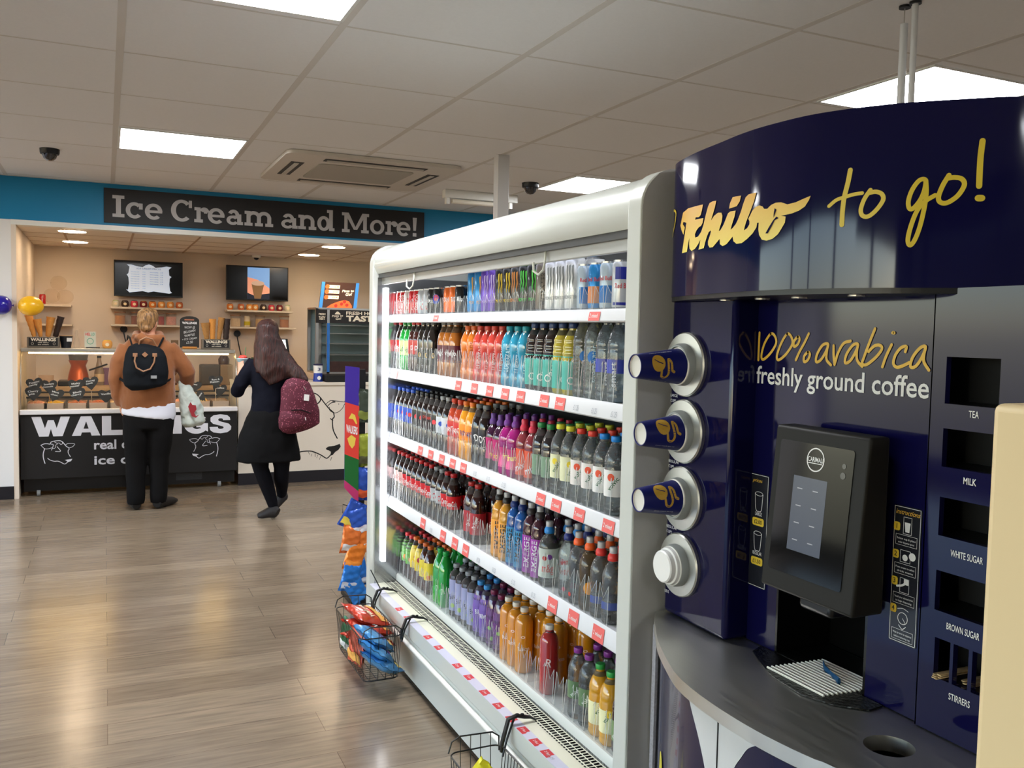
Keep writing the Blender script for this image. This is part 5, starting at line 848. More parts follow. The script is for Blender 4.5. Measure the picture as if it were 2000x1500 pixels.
# ---------------------------------------------------------------- crisp packets and wire baskets
def packet(name, label, group, w_, h, d, rgb, rgb2, loc, rot, word=None, wrgb=(240, 240, 240), seedv=1):
    rnd = random.Random(seedv); N, K = 22, 14; t = thing(name, label, 'crisps', loc, group); t.rotation_euler = rot
    def P(u, v, s):
        x = (u-.5)*w_*(1-.05*sin(pi*v)+.02*sin(5*v+seedv)); z = (v-.5)*h*(1-.03*sin(pi*u)); q = min(1, max(0, (v-.05)/.9))
        b_ = (max(0, 1-(2*u-1)**4)**.5)*(max(0, 1-(2*q-1)**2)**.42)
        cr_ = .0035*sin(23*v+4*u+seedv*2)*sin(9*u+seedv)*(.3+b_)+(.004*sin(26*u+seedv) if (v < .1 or v > .9) else 0)
        bend = .022*(v-.5)**2*4*sin(seedv*1.7)
        return (x, s*(d/2*b_+.0010)+cr_*.8+bend*.4, z)
    m = MB()
    for s in (-1, 1):
        R = [[P(j/K, i/N, s) for j in range(K+1)] for i in range(N+1)]; m.rings(R, False, False, False)
    m2 = M('foil_%d_%d_%d' % rgb, rgb, .28, .25, coat=.5, noise=.12, nscale=30, bump=.35)
    m.build('packet', m2, t, local=True)
    def F(off, s): return lambda u, v: (P(.5-s*u/w_, .5+v/h, s)[0], P(.5-s*u/w_, .5+v/h, s)[1]+s*off, P(.5-s*u/w_, .5+v/h, s)[2])
    def patch(g, u0, u1, v0, v1, f):
        R = [[f(u0+(u1-u0)*i/12, v0+(v1-v0)*j/10+.02*h*sin(i*.9)) for i in range(13)] for j in range(11)]; g.rings(R, False, False, False)
    for s in (-1, 1):
        g = MB(); patch(g, -w_*.44, w_*.44, -h*.40, -h*.16, F(.0026, s)); g.build('colour_band', M('band_%d_%d_%d' % rgb2, rgb2, .35), t, local=True)
        if word:
            g = MB(); text(g, word, 0, -.01*h, w_*.7, h*.17, F(.004, s), bold=.03, align='c', rot=.12); g.build('lettering', M('ink_%d_%d_%d' % wrgb, wrgb, .4), t, smooth=False, local=True)
            g = MB(); disc(g, 0, -h*.29, w_*.16, F(.0034, s), 20, h*.07); g.build('crisp_picture', M('crisp_yellow', (240, 210, 120), .5), t, smooth=False, local=True)
    return t
def basket(label, x0, x1, y0, y1, z0, z1, tilt=.03):
    t = thing('wire_basket', label, 'basket', ((x0+x1)/2, (y0+y1)/2, z0))
    def q(x, y, z): return (x-(z-z0)*tilt*(1 if x < (x0+x1)/2 else 0), y, z)
    m = MB(); c = .03; r = .0028
    def loop(z, inset=0, rr=r, arch_=0):
        a, b_, c_, d = x0+inset, x1-inset, y0+inset, y1-inset; P = []
        for (cx, cy, s) in ((b_-c, d-c, 0), (a+c, d-c, pi/2), (a+c, c_+c, pi), (b_-c, c_+c, 1.5*pi)):
            for k in range(5): P.append(q(cx+c*cos(s+pi/8*k), cy+c*sin(s+pi/8*k), z))
        P.append(P[0]); m.tube(P, rr, 6)
    loop(z1); loop(z0, .012)
    for yy, s in ((y0, -1), (y1, 1)):
        P = [(x1-.004, yy, z1-.02), (x1-.006, yy, z1+.028), (x1-.03, yy, z1+.045), (x0+.04, yy, z1+.05), (x0+.012, yy, z1+.036), (x0, yy, z1)]; m.tube([q(*p) for p in P], r, 6)
    m.build('wire_frame', wire_black, t)
    m = MB(); w2 = .0015
    ny = int((y1-y0)/.022)
    for i in range(1, ny):
        y = y0+(y1-y0)*i/ny; m.tube([q(x1, y, z1), (x1-.012, y, z0), (x0+.012, y, z0), q(x0, y, z1)], w2, 5)
    nx = int((x1-x0)/.034)
    for i in range(1, nx):
        x = x0+(x1-x0)*i/nx; m.tube([(x, y0, z1+.048), (x, y0, z1), (x, y0+.012, z0), (x, y1-.012, z0), (x, y1, z1), (x, y1, z1+.048)], w2, 5)
    m.build('wire_mesh', wire_black, t)
    for y in (y0+.015, y1-.015):
        k = MB(); k.tube([(x1-.003, y, z1-.02), (x1+.0, y, z1+.012), (x1+.022, y+.004, .338), (x1+.05, y, .347), (x1+.075, y, .340), (x1+.10, y, .334), (x1+.12, y, .322)], [.005, .006, .006, .006, .006, .0045, .003], 8, 1.7)
        k.tube([(x1-.003, y-.012, z1-.03), (x1+.012, y-.008, z1+.02), (x1+.04, y, .338)], .004, 6)
        hk_ = k.build('hook', black_plastic, t); MB().lathe([(.006, .345), (.007, .352), (0, .354)], 12, (x1+.052, y, 0)).build('knob', black_matt, hk_, local=True)
        MB().lathe([(.005, .345), (.006, .350), (0, .352)], 12, (x1+.07, y, 0)).build('knob', black_matt, hk_, local=True)
    return t
basket('black wire basket of red and blue crisp packets hooked on the chiller', .99, 1.165, 3.62, 4.10, .085, .275)
MB().tube([(1.2, 4.03, .345), (1.192, 4.09, .43)], .003, 6)
o = MB().tube([(1.2, 4.09, .349), (1.165, 4.135, .43)], .0028, 6).build('cable_tie_tail', black_plastic, bpy.data.objects['wire_basket'])
basket('black wire basket at the bottom edge holding yellow packets', .99, 1.165, 2.06, 2.57, .07, .255)
RD, RD2, BL, BL2, YE, YE2, GN, OR = (206, 62, 38), (246, 180, 90), (78, 156, 220), (232, 206, 130), (238, 226, 40), (246, 246, 180), (30, 120, 70), (238, 130, 50)
g1 = 'crisp packets in the far basket'
packet('crisp_packet', 'orange red crisp packet lying topmost at the far end of the basket', g1, .17, .20, .045, RD, RD2, (1.085, 3.93, .275), (radians(70), radians(15), radians(-70)), 'Walkers', (250, 230, 200), 1)
packet('crisp_packet', 'orange red crisp packet second from top at the basket far end', g1, .17, .20, .045, RD, RD2, (1.09, 3.90, .232), (radians(74), radians(10), radians(-62)), 'Walkers', W_, 2)
packet('crisp_packet', 'orange red crisp packet at the bottom of the far end', g1, .17, .20, .045, RD, RD2, (1.09, 3.89, .185), (radians(78), radians(8), radians(-66)), 'Walkers', W_, 3)
packet('crisp_packet', 'upright red crisp packet against the basket front wires', g1, .15, .17, .03, (222, 90, 60), RD2, (1.012, 3.80, .19), (radians(-8), 0, radians(-80)), None, W_, 4)
packet('crisp_packet', 'green crisp packet behind the front wires, far corner', g1, .13, .15, .03, GN, (230, 230, 230), (1.012, 3.98, .175), (radians(-6), 0, radians(-84)), None, W_, 5)
packet('crisp_packet', 'light blue crisp packet uppermost at the near end', g1, .16, .20, .045, BL, BL2, (1.075, 3.745, .235), (radians(58), radians(20), radians(-58)), 'Skips', (90, 30, 110), 6)
packet('crisp_packet', 'light blue crisp packet in the middle of the near end', g1, .16, .20, .045, BL, BL2, (1.075, 3.70, .185), (radians(55), radians(22), radians(-50)), 'Skips', (90, 30, 110), 7)
packet('crisp_packet', 'light blue crisp packet lowest at the near end', g1, .16, .20, .045, BL, BL2, (1.09, 3.685, .14), (radians(66), radians(20), radians(-50)), None, W_, 8)
packet('crisp_packet', 'bright yellow packet pointing up in the nearest basket', 'yellow packets in the near basket', .14, .17, .045, YE, YE2, (1.06, 2.44, .20), (radians(24), radians(38), radians(-40)), None, W_, 9)
packet('crisp_packet', 'pale yellow packet lying beneath the bright yellow one', 'yellow packets in the near basket', .14, .17, .045, (230, 226, 110), (246, 246, 200), (1.08, 2.36, .17), (radians(50), radians(20), radians(-40)), None, W_, 10)
# clip strip stand behind the chiller
t = thing('crisp_stand', 'narrow crisp display stand with colourful header board behind the chiller', 'display stand', (1.37, 5.03, 0))
bx(1.345, 1.38, 5.05, 5.075, .03, 1.36).build('stand_post', black_plastic, t, smooth=False); bx(1.28, 1.5, 4.95, 5.2, 0, .03).build('stand_foot', black_plastic, t, bevel=.006)
bd = MB().prism([(1.247, .68), (1.330, .585), (1.330, 1.372), (1.247, 1.382)], planeY(5.0), planeY(5.004)).build('header_board', M('board_violet', (62, 40, 150), .3), t, smooth=False)
for nm, rgb, a, b_, c_, d in (('red_panel', (218, 62, 52), (1.247, 1.175), (1.330, 1.15), (1.330, .84), (1.247, .875)), ('green_panel', (24, 100, 44), (1.247, .875), (1.330, .84), (1.330, .655), (1.247, .725)), ('pink_panel', (186, 50, 106), (1.247, .725), (1.330, .655), (1.330, .585), (1.247, .68))):
    m = MB(); m.add([planeY(4.9985)(*p) for p in (a, b_, c_, d)], [(0, 1, 2, 3)]); m.build(nm, M(nm, rgb, .35), bd, smooth=False, local=True)
g = MB(); text(g, 'WALKERS', 1.255, 1.005, .066, .042, lambda x, z: (x, 4.9975, z-(x-1.25)*.28), bold=.03); g.build('lettering', print_white, bd, smooth=False, local=True)
g = MB(); fill(g, [(1.268, 1.08), (1.285, 1.11), (1.305, 1.1), (1.318, 1.05), (1.312, 1.045), (1.295, 1.075)], planeY(4.9975)); fill(g, [(1.262, .965), (1.285, .985), (1.312, .965), (1.305, .925), (1.290, .905), (1.272, .93)], planeY(4.9975)); g.build('crisp_picture', M('crisp_gold', (226, 196, 80), .5), bd, smooth=False, local=True)
m = MB()
for z in (.57, .40, .165): m.tube([(1.34, 5.0, z-.02), (1.232, 4.97, z+.02), (1.232, 4.97, z-.03), (1.25, 4.98, z-.035)], .003, 6)
m.build('wire_arms', wire_black, t)
gs = 'crisp packets on the clip stand'; k = 20
for (x, z, c1, c2, rot, ds) in ((1.285, .50, (40, 80, 180), (226, 200, 80), .5, 'dark blue crisp packet at the top of the hanging packets'), (1.32, .46, (44, 90, 196), (230, 230, 240), -.2, 'dark blue crisp packet beside the topmost one on the stand'),
        (1.275, .36, (232, 120, 50), (226, 226, 230), .15, 'orange crisp packet with white panel hanging left on the stand'), (1.33, .35, (236, 126, 44), (236, 232, 232), -.15, 'orange crisp packet with white panel hanging right on the stand'), (1.30, .26, (240, 132, 40), (244, 150, 60), .3, 'plain orange crisp packet low on the stand'),
        (1.275, .14, (34, 120, 214), (200, 206, 220), .2, 'bright blue crisp packet hanging lower left on the stand'), (1.325, .15, (30, 112, 206), (206, 212, 226), -.25, 'bright blue crisp packet hanging lower right on the stand'), (1.31, .06, (36, 126, 220), (60, 140, 226), -.5, 'lowest bright blue crisp packet almost touching the floor'),
        (1.375, 1.12, (60, 70, 60), (120, 130, 60), .1, 'dark green packet beside the header board'), (1.38, .86, (150, 160, 50), (90, 90, 60), -.1, 'olive yellow packet beside the header board'), (1.375, .66, (40, 80, 180), (220, 90, 50), .1, 'blue packet low beside the header board')):
    k += 1; packet('crisp_packet', ds, gs, .115, .17 if z < .6 else .2, .03, c1, c2, (x, (4.955 if z < .6 else 5.03)-.008*(k % 3), z+.03), (radians(4), rot, radians(6)), None, W_, k)
# ---------------------------------------------------------------- ice cream cabinet
K = thing('ice_cream_cabinet', 'black curved glass ice cream display cabinet with white lettering', 'display cabinet', (.25, 9.4, 0))
X0, X1 = -.70, 1.185; cbk = M('cabinet_black', (24, 23, 24), .45)
bx(X0, X1, 9.09, 9.75, .16, .755).build('front_body', cbk, K, bevel=.006)
bx(X0+.02, X1-.02, 9.13, 9.72, .045, .17).build('base_grille', M('base_black', (16, 16, 17), .3), K, smooth=False)
m = MB()
for i in range(14): m.box(.62, .86, 9.1285, 9.131, .085+.006*i, .088+.006*i)
m.build('vent_slats', M('vent_grey', (52, 52, 54), .4), K, smooth=False)
for x in (-.56, 1.02): MB().lathe([(.028, -.014), (.028, .014)], 16, (x, 9.115, .03), 'x').build('castor', M('castor_grey', (120, 122, 122), .4), K)
bx(X0-.004, X1+.004, 9.055, 9.13, .755, .80).build('front_ledge', M('ledge_white', (226, 224, 226), .3), K, bevel=.008)
for x in (X0, X1-.012): MB().prism([(9.12, .76), (9.75, .76), (9.75, 1.33), (9.3, 1.34), (9.19, 1.27), (9.13, 1.12), (9.11, .95)], lambda y, z: (x, y, z), lambda y, z: (x+.012, y, z)).build('side_glass', clear('cab_glass', (240, 244, 242), .01, .03, .12), K)
gp = [(9.11, .80), (9.112, .95), (9.13, 1.10), (9.165, 1.20), (9.21, 1.28), (9.26, 1.32)]
R = [[(X0+.012, y, z) for y, z in gp]+[(X0+.012, y+.005, z) for y, z in reversed(gp)], [(X1-.012, y, z) for y, z in gp]+[(X1-.012, y+.005, z) for y, z in reversed(gp)]]
MB().rings(R).build('curved_glass', clear('cab_glass', (240, 244, 242), .01, .03, .12), K, ang=60)
for x in (X0+.004, X1-.004): MB().tube([(x, y-.004, z) for y, z in gp], .006, 8).build('edge_trim', steel, K)
bx(X0, X1, 9.22, 9.62, 1.318, 1.355).build('top_shelf', M('top_grey', (176, 172, 162), .25, .3), K, bevel=.008)
bx(X0+.06, X1-.06, 9.262, 9.275, 1.303, 1.316).build('warm_lamp', M('warm_led', (255, 220, 140), .5, emit=(255, 206, 120), es=45), K, smooth=False)
bx(X0+.012, X1-.012, 9.13, 9.72, .757, .78).build('tub_deck', M('deck_steel', (170, 160, 146), .35, .7), K, smooth=False)
m = MB(); m.box(X0+.012, X1-.012, 9.62, 9.7, .86, .875); m.box(X0+.012, X1-.012, 9.62, 9.7, .91, .92); m.build('rear_rail', black_plastic, K, smooth=False)
bx(X0+.012, X1-.012, 9.68, 9.72, .78, .86).build('rear_lip', steel, K, smooth=False)
g = MB(); fK = planeY(9.0885)
GL = {'W': (1.32, [[(0, 1), (.32, 1), (.46, .42), (.56, .82), (.76, .82), (.86, .42), (1.0, 1), (1.32, 1), (1.06, 0), (.74, 0), (.66, .38), (.58, 0), (.26, 0)]]),
      'A': (1.0, [[(0, 0), (.31, 0), (.35, .17), (.65, .17), (.69, 0), (1.0, 0), (.68, 1), (.32, 1)]]), 'L': (.74, [[(0, 0), (.74, 0), (.74, .27), (.33, .27), (.33, 1), (0, 1)]]),
      'I': (.33, [[(0, 0), (.33, 0), (.33, 1), (0, 1)]]), 'N': (.95, [[(0, 0), (.31, 0), (.31, .5), (.62, 0), (.95, 0), (.95, 1), (.64, 1), (.64, .5), (.33, 1), (0, 1)]])}
hole_m = MB(); u0 = 0; WD = 1.742/(1.32+1.0+.74+.74+.33+.95+.95+.86+7*.06)
def WP(x, y): u = x*WD/1.742; zt_, zb_ = .735+(.7195-.735)*u, .552+(.5421-.552)*u; return (-.612+x*WD, zb_+(zt_-zb_)*y)
for ch_ in 'WALLINGS':
    if ch_ in GL:
        w_, Ps = GL[ch_]
        for P_ in Ps: fill(g, [WP(u0+x, y) for x, y in P_], fK)
        if ch_ == 'A': fill(hole_m, [WP(u0+x, y) for x, y in ((.41, .36), (.59, .36), (.5, .74))], planeY(9.0876))
    elif ch_ == 'G':
        w_ = .95; P_ = [(.5+.48*cos(a), .5+.53*sin(a)) for a in [radians(d) for d in range(38, 331, 14)]]+[(.95, .08), (.95, .54), (.5, .54), (.5, .33), (.66, .33), (.66, .24)]+[(.52+.20*cos(a), .5+.27*sin(a)) for a in [radians(d) for d in range(300, 49, -16)]]; fill(g, [WP(u0+x, y) for x, y in P_], fK)
    else:
        w_ = .86; top_ = [(.43+.42*cos(a), .70+.32*sin(a)) for a in [radians(d) for d in range(10, 236, 15)]]; P_ = [(.82, .70), (.80, .85), (.70, .97), (.43, 1.03), (.16, .97), (.04, .84), (.04, .64), (.14, .50), (.40, .40), (.54, .34), (.56, .27), (.50, .22), (.40, .21), (.33, .26), (.33, .33), (0, .33), (.03, .15), (.16, .02), (.43, -.03), (.70, .02), (.84, .16), (.86, .34), (.76, .50), (.52, .59), (.36, .66), (.34, .73), (.38, .80), (.48, .80), (.53, .76), (.53, .70)]; fill(g, [WP(u0+x, y) for x, y in P_], fK)
    u0 += w_+.06
hole_m.build('letter_opening', cbk, K, smooth=False)
text(g, 'real dairy', -.098, .420, .50, .085, fK, bold=.02); text(g, 'ice cream', -.098, .277, .62, .082, fK, bold=.02)
g.build('lettering', M('vinyl_white', (214, 214, 222), .5), K, smooth=False)
g = MB(); bxh = TR['head_box']; hx0, hx1, hz1, hz0 = bxh[0][0], bxh[1][0], bxh[0][1], bxh[1][1]
for P_, w_ in TR['head_str']: stroke(g, P_, w_, fK)
for P_ in TR['head_poly']: fill(g, P_, fK)
g.build('cow_head_drawing', M('vinyl_white'), K, smooth=False)
g = MB(); (a, c_), (b_, d) = TR['head2_box']; mir = lambda p: (b_-(p[0]-hx0)/(hx1-hx0)*(b_-a), d+(p[1]-hz0)/(hz1-hz0)*(c_-d))
for P_, w_ in TR['head_str']: stroke(g, [mir(p) for p in P_], w_*.85, fK)
for P_ in TR['head_poly']: fill(g, [mir(p) for p in P_], fK)
g.build('cow_head_drawing', M('vinyl_white'), K, smooth=False)
# tubs of ice cream
tubs = [(-.57, (226, 160, 130), 'peach pink'), (-.43, (240, 190, 60), 'bright yellow'), (-.24, (196, 120, 84), 'brown swirled'), (-.06, (190, 110, 76), 'chocolate brown'), (.12, (242, 206, 150), 'cream vanilla'), (.66, (220, 150, 120), 'pale pink'), (.86, (244, 190, 110), 'heaped golden caramel'), (1.04, (150, 130, 110), 'grey brown')]
for i, (x, c, w_) in enumerate(tubs):
    t = thing('ice_cream_tub', '%s ice cream in a tub behind the curved glass' % w_, 'ice cream', (x, 9.32, .80), 'ice cream tubs')
    m = MB(); a, b_ = x-.082, x+.082
    for q in ((a, a+.005, 9.16, 9.50), (b_-.005, b_, 9.16, 9.50), (a, b_, 9.16, 9.165), (a, b_, 9.495, 9.50)): m.box(q[0], q[1], q[2], q[3], .782, .85)
    m.box(a, b_, 9.16, 9.5, .782, .786).build('tub', M('tub_clear', (226, 196, 170), .2, trans=.4), t, smooth=False)
    N = 18; R = []
    for r_ in range(N+1):
        R.append([(a+.006+(b_-a-.012)*k_/N, 9.167+.325*r_/N, .832+(.07 if i == 6 else .025)*sin(pi*k_/N)*sin(pi*r_/N)+.008*sin(k_*2.1+r_*1.3+i)*sin(pi*k_/N)) for k_ in range(N+1)])
    m = MB().rings(R, False, False, False); m.box(a+.006, b_-.006, 9.167, 9.492, .787, .832); m.build('ice_cream', M('ice_%d' % i, c, .6, noise=.25, nscale=35, bump=.6), t)
heart = [(0, -.062), (.03, -.03), (.052, -.002), (.06, .022), (.052, .042), (.034, .05), (.014, .044), (0, .028), (-.014, .044), (-.034, .05), (-.052, .042), (-.06, .022), (-.052, -.002), (-.03, -.03)]
hs = [(-.592, 9.24, 1.02, .15, 'Popping|candy'), (-.60, 9.19, .94, 0, 'Cherry|pie'), (-.475, 9.28, 1.0, 0, 'Strawberry|cheesecake'), (-.42, 9.20, .93, -.35, 'Mint|choc'), (-.25, 9.27, 1.005, .05, 'Malty|teaser'), (-.125, 9.27, 1.03, .1, 'Honey|comb'), (-.235, 9.18, .93, .1, 'Black|cherry'), (.005, 9.19, .91, 0, 'Vanilla'), (.80, 9.3, .99, -.3, 'Choc'), (.845, 9.2, .88, .9, 'Banana'), (1.00, 9.24, 1.04, 0, 'Rum &|Raisin'), (1.045, 9.3, .95, -.1, 'Coffee')]
hl = ['upper left of the tubs', 'lowest at the far left', 'over the yellow tub', 'tilted over the yellow tub', 'above the black cherry heart', 'highest left of the man', 'hanging beneath another heart in mid left', 'just left of the man', 'just right of the carrier bag', 'lying tilted beside the golden tub', 'highest, right of the carrier bag', 'beside the right glass end']
for (x, y, z, ro, s_), l_ in zip(hs, hl):
    t = thing('heart_label', 'black heart shaped flavour label %s' % l_, 'flavour label', (x, y, z), 'heart shaped flavour labels')
    c_, sn = cos(ro), sin(ro); hp = [(x+1.15*(a*c_-b_*sn), z+1.15*(a*sn+b_*c_)) for a, b_ in heart]
    MB().prism(hp, planeY(y), planeY(y+.004)).build('heart', M('slate', (44, 42, 40), .6), t, smooth=False)
    MB().tube([(x+.055*sn, y+.002, z-.055*c_), (x+.07*sn, y+.02, .845)], .0025, 6).build('stick', M('stick_pale', (226, 206, 170), .6), t)
    g = MB(); L_ = s_.split('|')
    for k_, q in enumerate(L_): text(g, q, x+(-.01 if k_ else 0), z+.012-.024*k_, min(.085, .015*len(q)), .016, planeY(y-.001), bold=.02, align='c', rot=ro+.1)
    g.build('chalk_lettering', print_white, t, smooth=False)
# ---- things on top of the cabinet
ztop = 1.356
def wsign(x, label):
    t = thing('cone_holder', label, 'holder', (x, 9.4, ztop))
    bx(x-.135, x+.135, 9.34, 9.46, ztop, 1.455).build('holder_box', M('holder_grey', (120, 112, 100), .4, .4), t, bevel=.004)
    bx(x-.12, x+.12, 9.336, 9.34, 1.372, 1.447).build('black_panel', cbk, t, smooth=False)
    g = MB(); f = planeY(9.335); text(g, 'WALLINGS', x, 1.418, .21, .026, f, bold=.05, align='c'); text(g, 'real dairy', x, 1.400, .09, .008, f, bold=.03, align='c'); text(g, 'ice cream', x, 1.382, .09, .008, f, bold=.03, align='c')
    for s in (-1, 1): ringd(g, x+s*.09, 1.393, .011, .002, f)
    g.build('lettering', M('sign_cream', (236, 226, 206), .5), t, smooth=False)
wsign(-.522, 'small lettered cone holder on the left end of the cabinet top'); wsign(1.017, 'small lettered cone holder on the right end of the cabinet top')
cone_c = M('wafer', (222, 152, 72), .7, noise=.15, nscale=60, bump=.5); choc = M('choc_wafer', (46, 30, 26), .5, noise=.3, nscale=60, bump=.6); tan_c = M('wafer_tan', (176, 128, 72), .75, noise=.2, nscale=60, bump=.5)
def cone(x0, x1, zt_, w0, w1, kind, label, side):
    mt = {'w': cone_c, 'c': choc, 't': tan_c}[kind]; n = 9; P = []; R_ = []
    for k_ in range(n+1):
        q = k_/n; P.append((x0+(x1-x0)*q, 9.40, 1.456+(zt_-1.456)*q)); R_.append((w0+(w1-w0)*q)*(1+.09*(k_ % 2)))
    o = MB().tube(P, R_, 16).build('ice_cream_cone', mt); tag(o, label, 'cone', 'stacked cones at the %s of the cabinet' % side)
cone(-.60, -.645, 1.66, .016, .034, 'w', 'tall stack of wafer cones partly behind the yellow balloon', 'left')
cone(-.545, -.575, 1.62, .014, .036, 'w', 'short wide wafer cone stack, second from left end', 'left'); cone(-.487, -.46, 1.642, .02, .036, 'w', 'smooth round topped wafer cone stack beside the chocolate one', 'left'); cone(-.425, -.375, 1.648, .022, .03, 'c', 'dark chocolate cone stack leaning right at the left holder', 'left')
cone(.93, .915, 1.62, .02, .042, 't', 'tan cone stack at the left of the right holder', 'right'); cone(.985, .985, 1.66, .022, .032, 'w', 'orange knobbly wafer stack, right holder', 'right'); cone(1.045, 1.075, 1.675, .018, .032, 't', 'tall tan cone stack leaning right', 'right'); cone(1.115, 1.125, 1.665, .026, .032, 'c', 'dark chocolate cone stack at the right holder', 'right')
t = thing('ice_cream_carton', 'dark tapered carton with pale label beside the left cones', 'carton', (-.335, 9.42, ztop))
MB().lathe([(.042, ztop), (.056, 1.46), (.058, 1.462), (.058, 1.469)], 28, (-.335, 9.42, 0)).build('carton', M('carton_navy', (22, 26, 38), .4), t)
MB().lathe([(.059, 1.466), (.06, 1.472), (0, 1.473)], 28, (-.335, 9.42, 0)).build('carton_lid', M('kraft', (196, 160, 120), .6), t); bx(-.328, -.285, 9.364, 9.368, 1.415, 1.45).build('carton_label', print_white, t, smooth=False)
tag(MB().lathe([(.026, ztop), (.028, 1.40), (.022, 1.44), (.012, 1.47), (.014, 1.49), (.010, 1.52), (0, 1.528)], 20, (-.245, 9.42, 0)).build('glass_bottle', clear('glass_pale', (240, 236, 226), .08)), 'small clear glass bottle on the cabinet top', 'bottle')
t = thing('menu_card', 'pale menu card with coloured letters standing on the cabinet', 'card', (-.13, 9.4, ztop)); bx(-.178, -.078, 9.40, 9.404, ztop+.008, 1.512).build('card', M('card_pale', (214, 214, 196), .6), t, smooth=False)
bx(-.165, -.045, 9.39, 9.42, ztop, ztop+.008).build('card_foot', black_plastic, t, smooth=False)
g = MB(); text(g, 'HEL', -.17, 1.475, .045, .025, planeY(9.3985), bold=.03); g.build('red_letters', print_red, t, smooth=False); g = MB(); text(g, 'LO', -.12, 1.475, .03, .025, planeY(9.3985), bold=.03); ringd(g, -.128, 1.42, .03, .006, planeY(9.3985)); g.build('green_letters', M('print_mint', (110, 180, 150), .5), t, smooth=False)
def pot(x, y, z, c, label, r=.036, w_=None, grp=None, dome_=1):
    t = thing('sauce_pot', label, 'pot', (x, y, z), grp)
    MB().lathe([(r*.75, z), (r, z+.02), (r, z+.055), (r*.8, z+.07)], 22, (x, y, 0)).build('pot', M('pot_%d_%d_%d' % c, c, .45), t)
    MB().lathe([(r*.7, z+.07), (r*.7, z+.076), (0, z+.077)], 20, (x, y, 0)).build('pot_lid', M('pot_lid_%d' % (sum(w_) if w_ else 0), w_ or (60, 56, 50), .4), t)
    g = MB(); f = lambda u, v: (x+(r+.001)*sin(u/r), y-(r+.001)*cos(u/r), z+v)
    n = 12; g.rings([[f(.018*q*cos(2*pi*k/n), .034+.016*q*sin(2*pi*k/n)) for k in range(n)] for q in (.05, .5, 1)], False, False)
    g.build('pot_badge', M('badge_cream', (240, 220, 180), .5), t)
    return t
pot(.02, 9.4, ztop, (226, 160, 80), 'yellow and orange pot on the cabinet behind the man', .045, (240, 200, 60))
t = thing('chalk_board', 'arched chalkboard reading WOW belgian waffle and ice cream', 'chalkboard', (.767, 9.40, ztop))
ab = [(.677, ztop+.012), (.858, ztop+.012), (.858, 1.640)]+[(.7675+.0905*cos(a), 1.640+.042*sin(a)) for a in [pi*k/10 for k in range(1, 10)]]+[(.677, 1.640)]
MB().prism(ab, planeY(9.40), planeY(9.412)).build('board', M('slate'), t, smooth=False); MB().tube([(.70, 9.39, ztop+.012), (.835, 9.39, ztop+.012)], .012, 14).build('wooden_foot', M('foot_wood', (206, 140, 66), .4), t)
g = MB(); f = planeY(9.399); text(g, 'WALLINGS', .767, 1.605, .14, .02, f, bold=.05, align='c')
for s_, z, w_, h_, ro in (('WOW @', 1.56, .10, .022, .03), ('BELGIAN', 1.52, .11, .022, .22), ('WAFFLE', 1.482, .10, .022, .2), ('+ ICE CREAM', 1.448, .14, .018, .14), ('£3.50', 1.41, .06, .024, .15)): text(g, s_, .767, z, w_, h_, f, align='c', rot=ro, shear=.2)
g.build('chalk_lettering', print_white, t, smooth=False); g = MB(); g.add([f(.72, 1.64), f(.81, 1.64), f(.81, 1.652), f(.72, 1.652)], [(0, 1, 2, 3)]); g.build('brown_label', M('brown_lab', (190, 120, 90), .5), t, smooth=False)
tag(bx(.60, .67, 9.5, 9.51, 1.36, 1.44).build('picture_card', M('card_brown', (120, 90, 60), .5), bevel=.002), 'small brown framed card between the man and the chalkboard', 'card')
# ---- white counter with cow mural
C = thing('serving_counter', 'white service counter with a large black cow drawing', 'counter', (2.4, 9.5, 0))
bx(1.205, 4.2, 9.15, 9.8, .115, 1.0).build('counter_front', M('counter_white', (228, 218, 204), .5), C, smooth=False); bx(1.205, 4.2, 9.145, 9.75, 0, .118).build('plinth', skirt, C, smooth=False)
bx(1.205, 4.2, 9.13, 9.85, 1.0, 1.03).build('counter_top', M('counter_white'), C, bevel=.003)
g = MB(); f = planeY(9.1485)
for P_, w_ in TR['cow_str']: stroke(g, P_, w_, f)
for P_ in TR['cow_poly']: fill(g, P_, f)
g.build('cow_drawing', print_black, C, smooth=False)
tag(bx(2.085, 2.9, 9.16, 9.5, 1.031, 1.10).build('till_plinth', black_matt, smooth=False), 'low black block on the white counter under the warmer', 'block')
# pizza warmer
Wm = thing('pizza_warmer', 'steel and glass hot pizza cabinet with dark lettered sign', 'food warmer', (2.4, 9.6, 1.1)); y0 = 9.5
for x in (2.045, 2.165, 3.0):
    for y in (y0, 9.9): bx(x, x+.03, y, y+.03, 1.101, 1.80).build('corner_post', steel, Wm, smooth=False)
for z in (1.101, 1.79): bx(2.045, 3.03, y0, 9.93, z, z+.02).build('frame_plate', steel, Wm, smooth=False)
bx(2.045, 3.03, 9.93, 9.94, 1.12, 1.8).build('back_panel', M('warmer_back', (150, 176, 180), .4), Wm, smooth=False)
sgn = bx(2.195, 3.03, y0-.01, y0, 1.645, 1.79).build('sign_panel', M('warm_black', (26, 20, 18), .4), Wm, smooth=False); bx(2.045, 2.165, y0-.01, y0, 1.645, 1.79).build('sign_panel', M('warm_black'), Wm, smooth=False)
g = MB(); f = planeY(y0-.0112); text(g, 'FRESH HOT', 2.37, 1.742, .34, .032, f, bold=.03); text(g, 'TASTY', 2.37, 1.672, .38, .055, f, bold=.05); text(g, 'Pizza to', 2.215, 1.71, .12, .022, f, bold=.02, shear=.2, rot=.08); text(g, 'Go!', 2.255, 1.68, .06, .024, f, bold=.02, shear=.2, rot=.1)
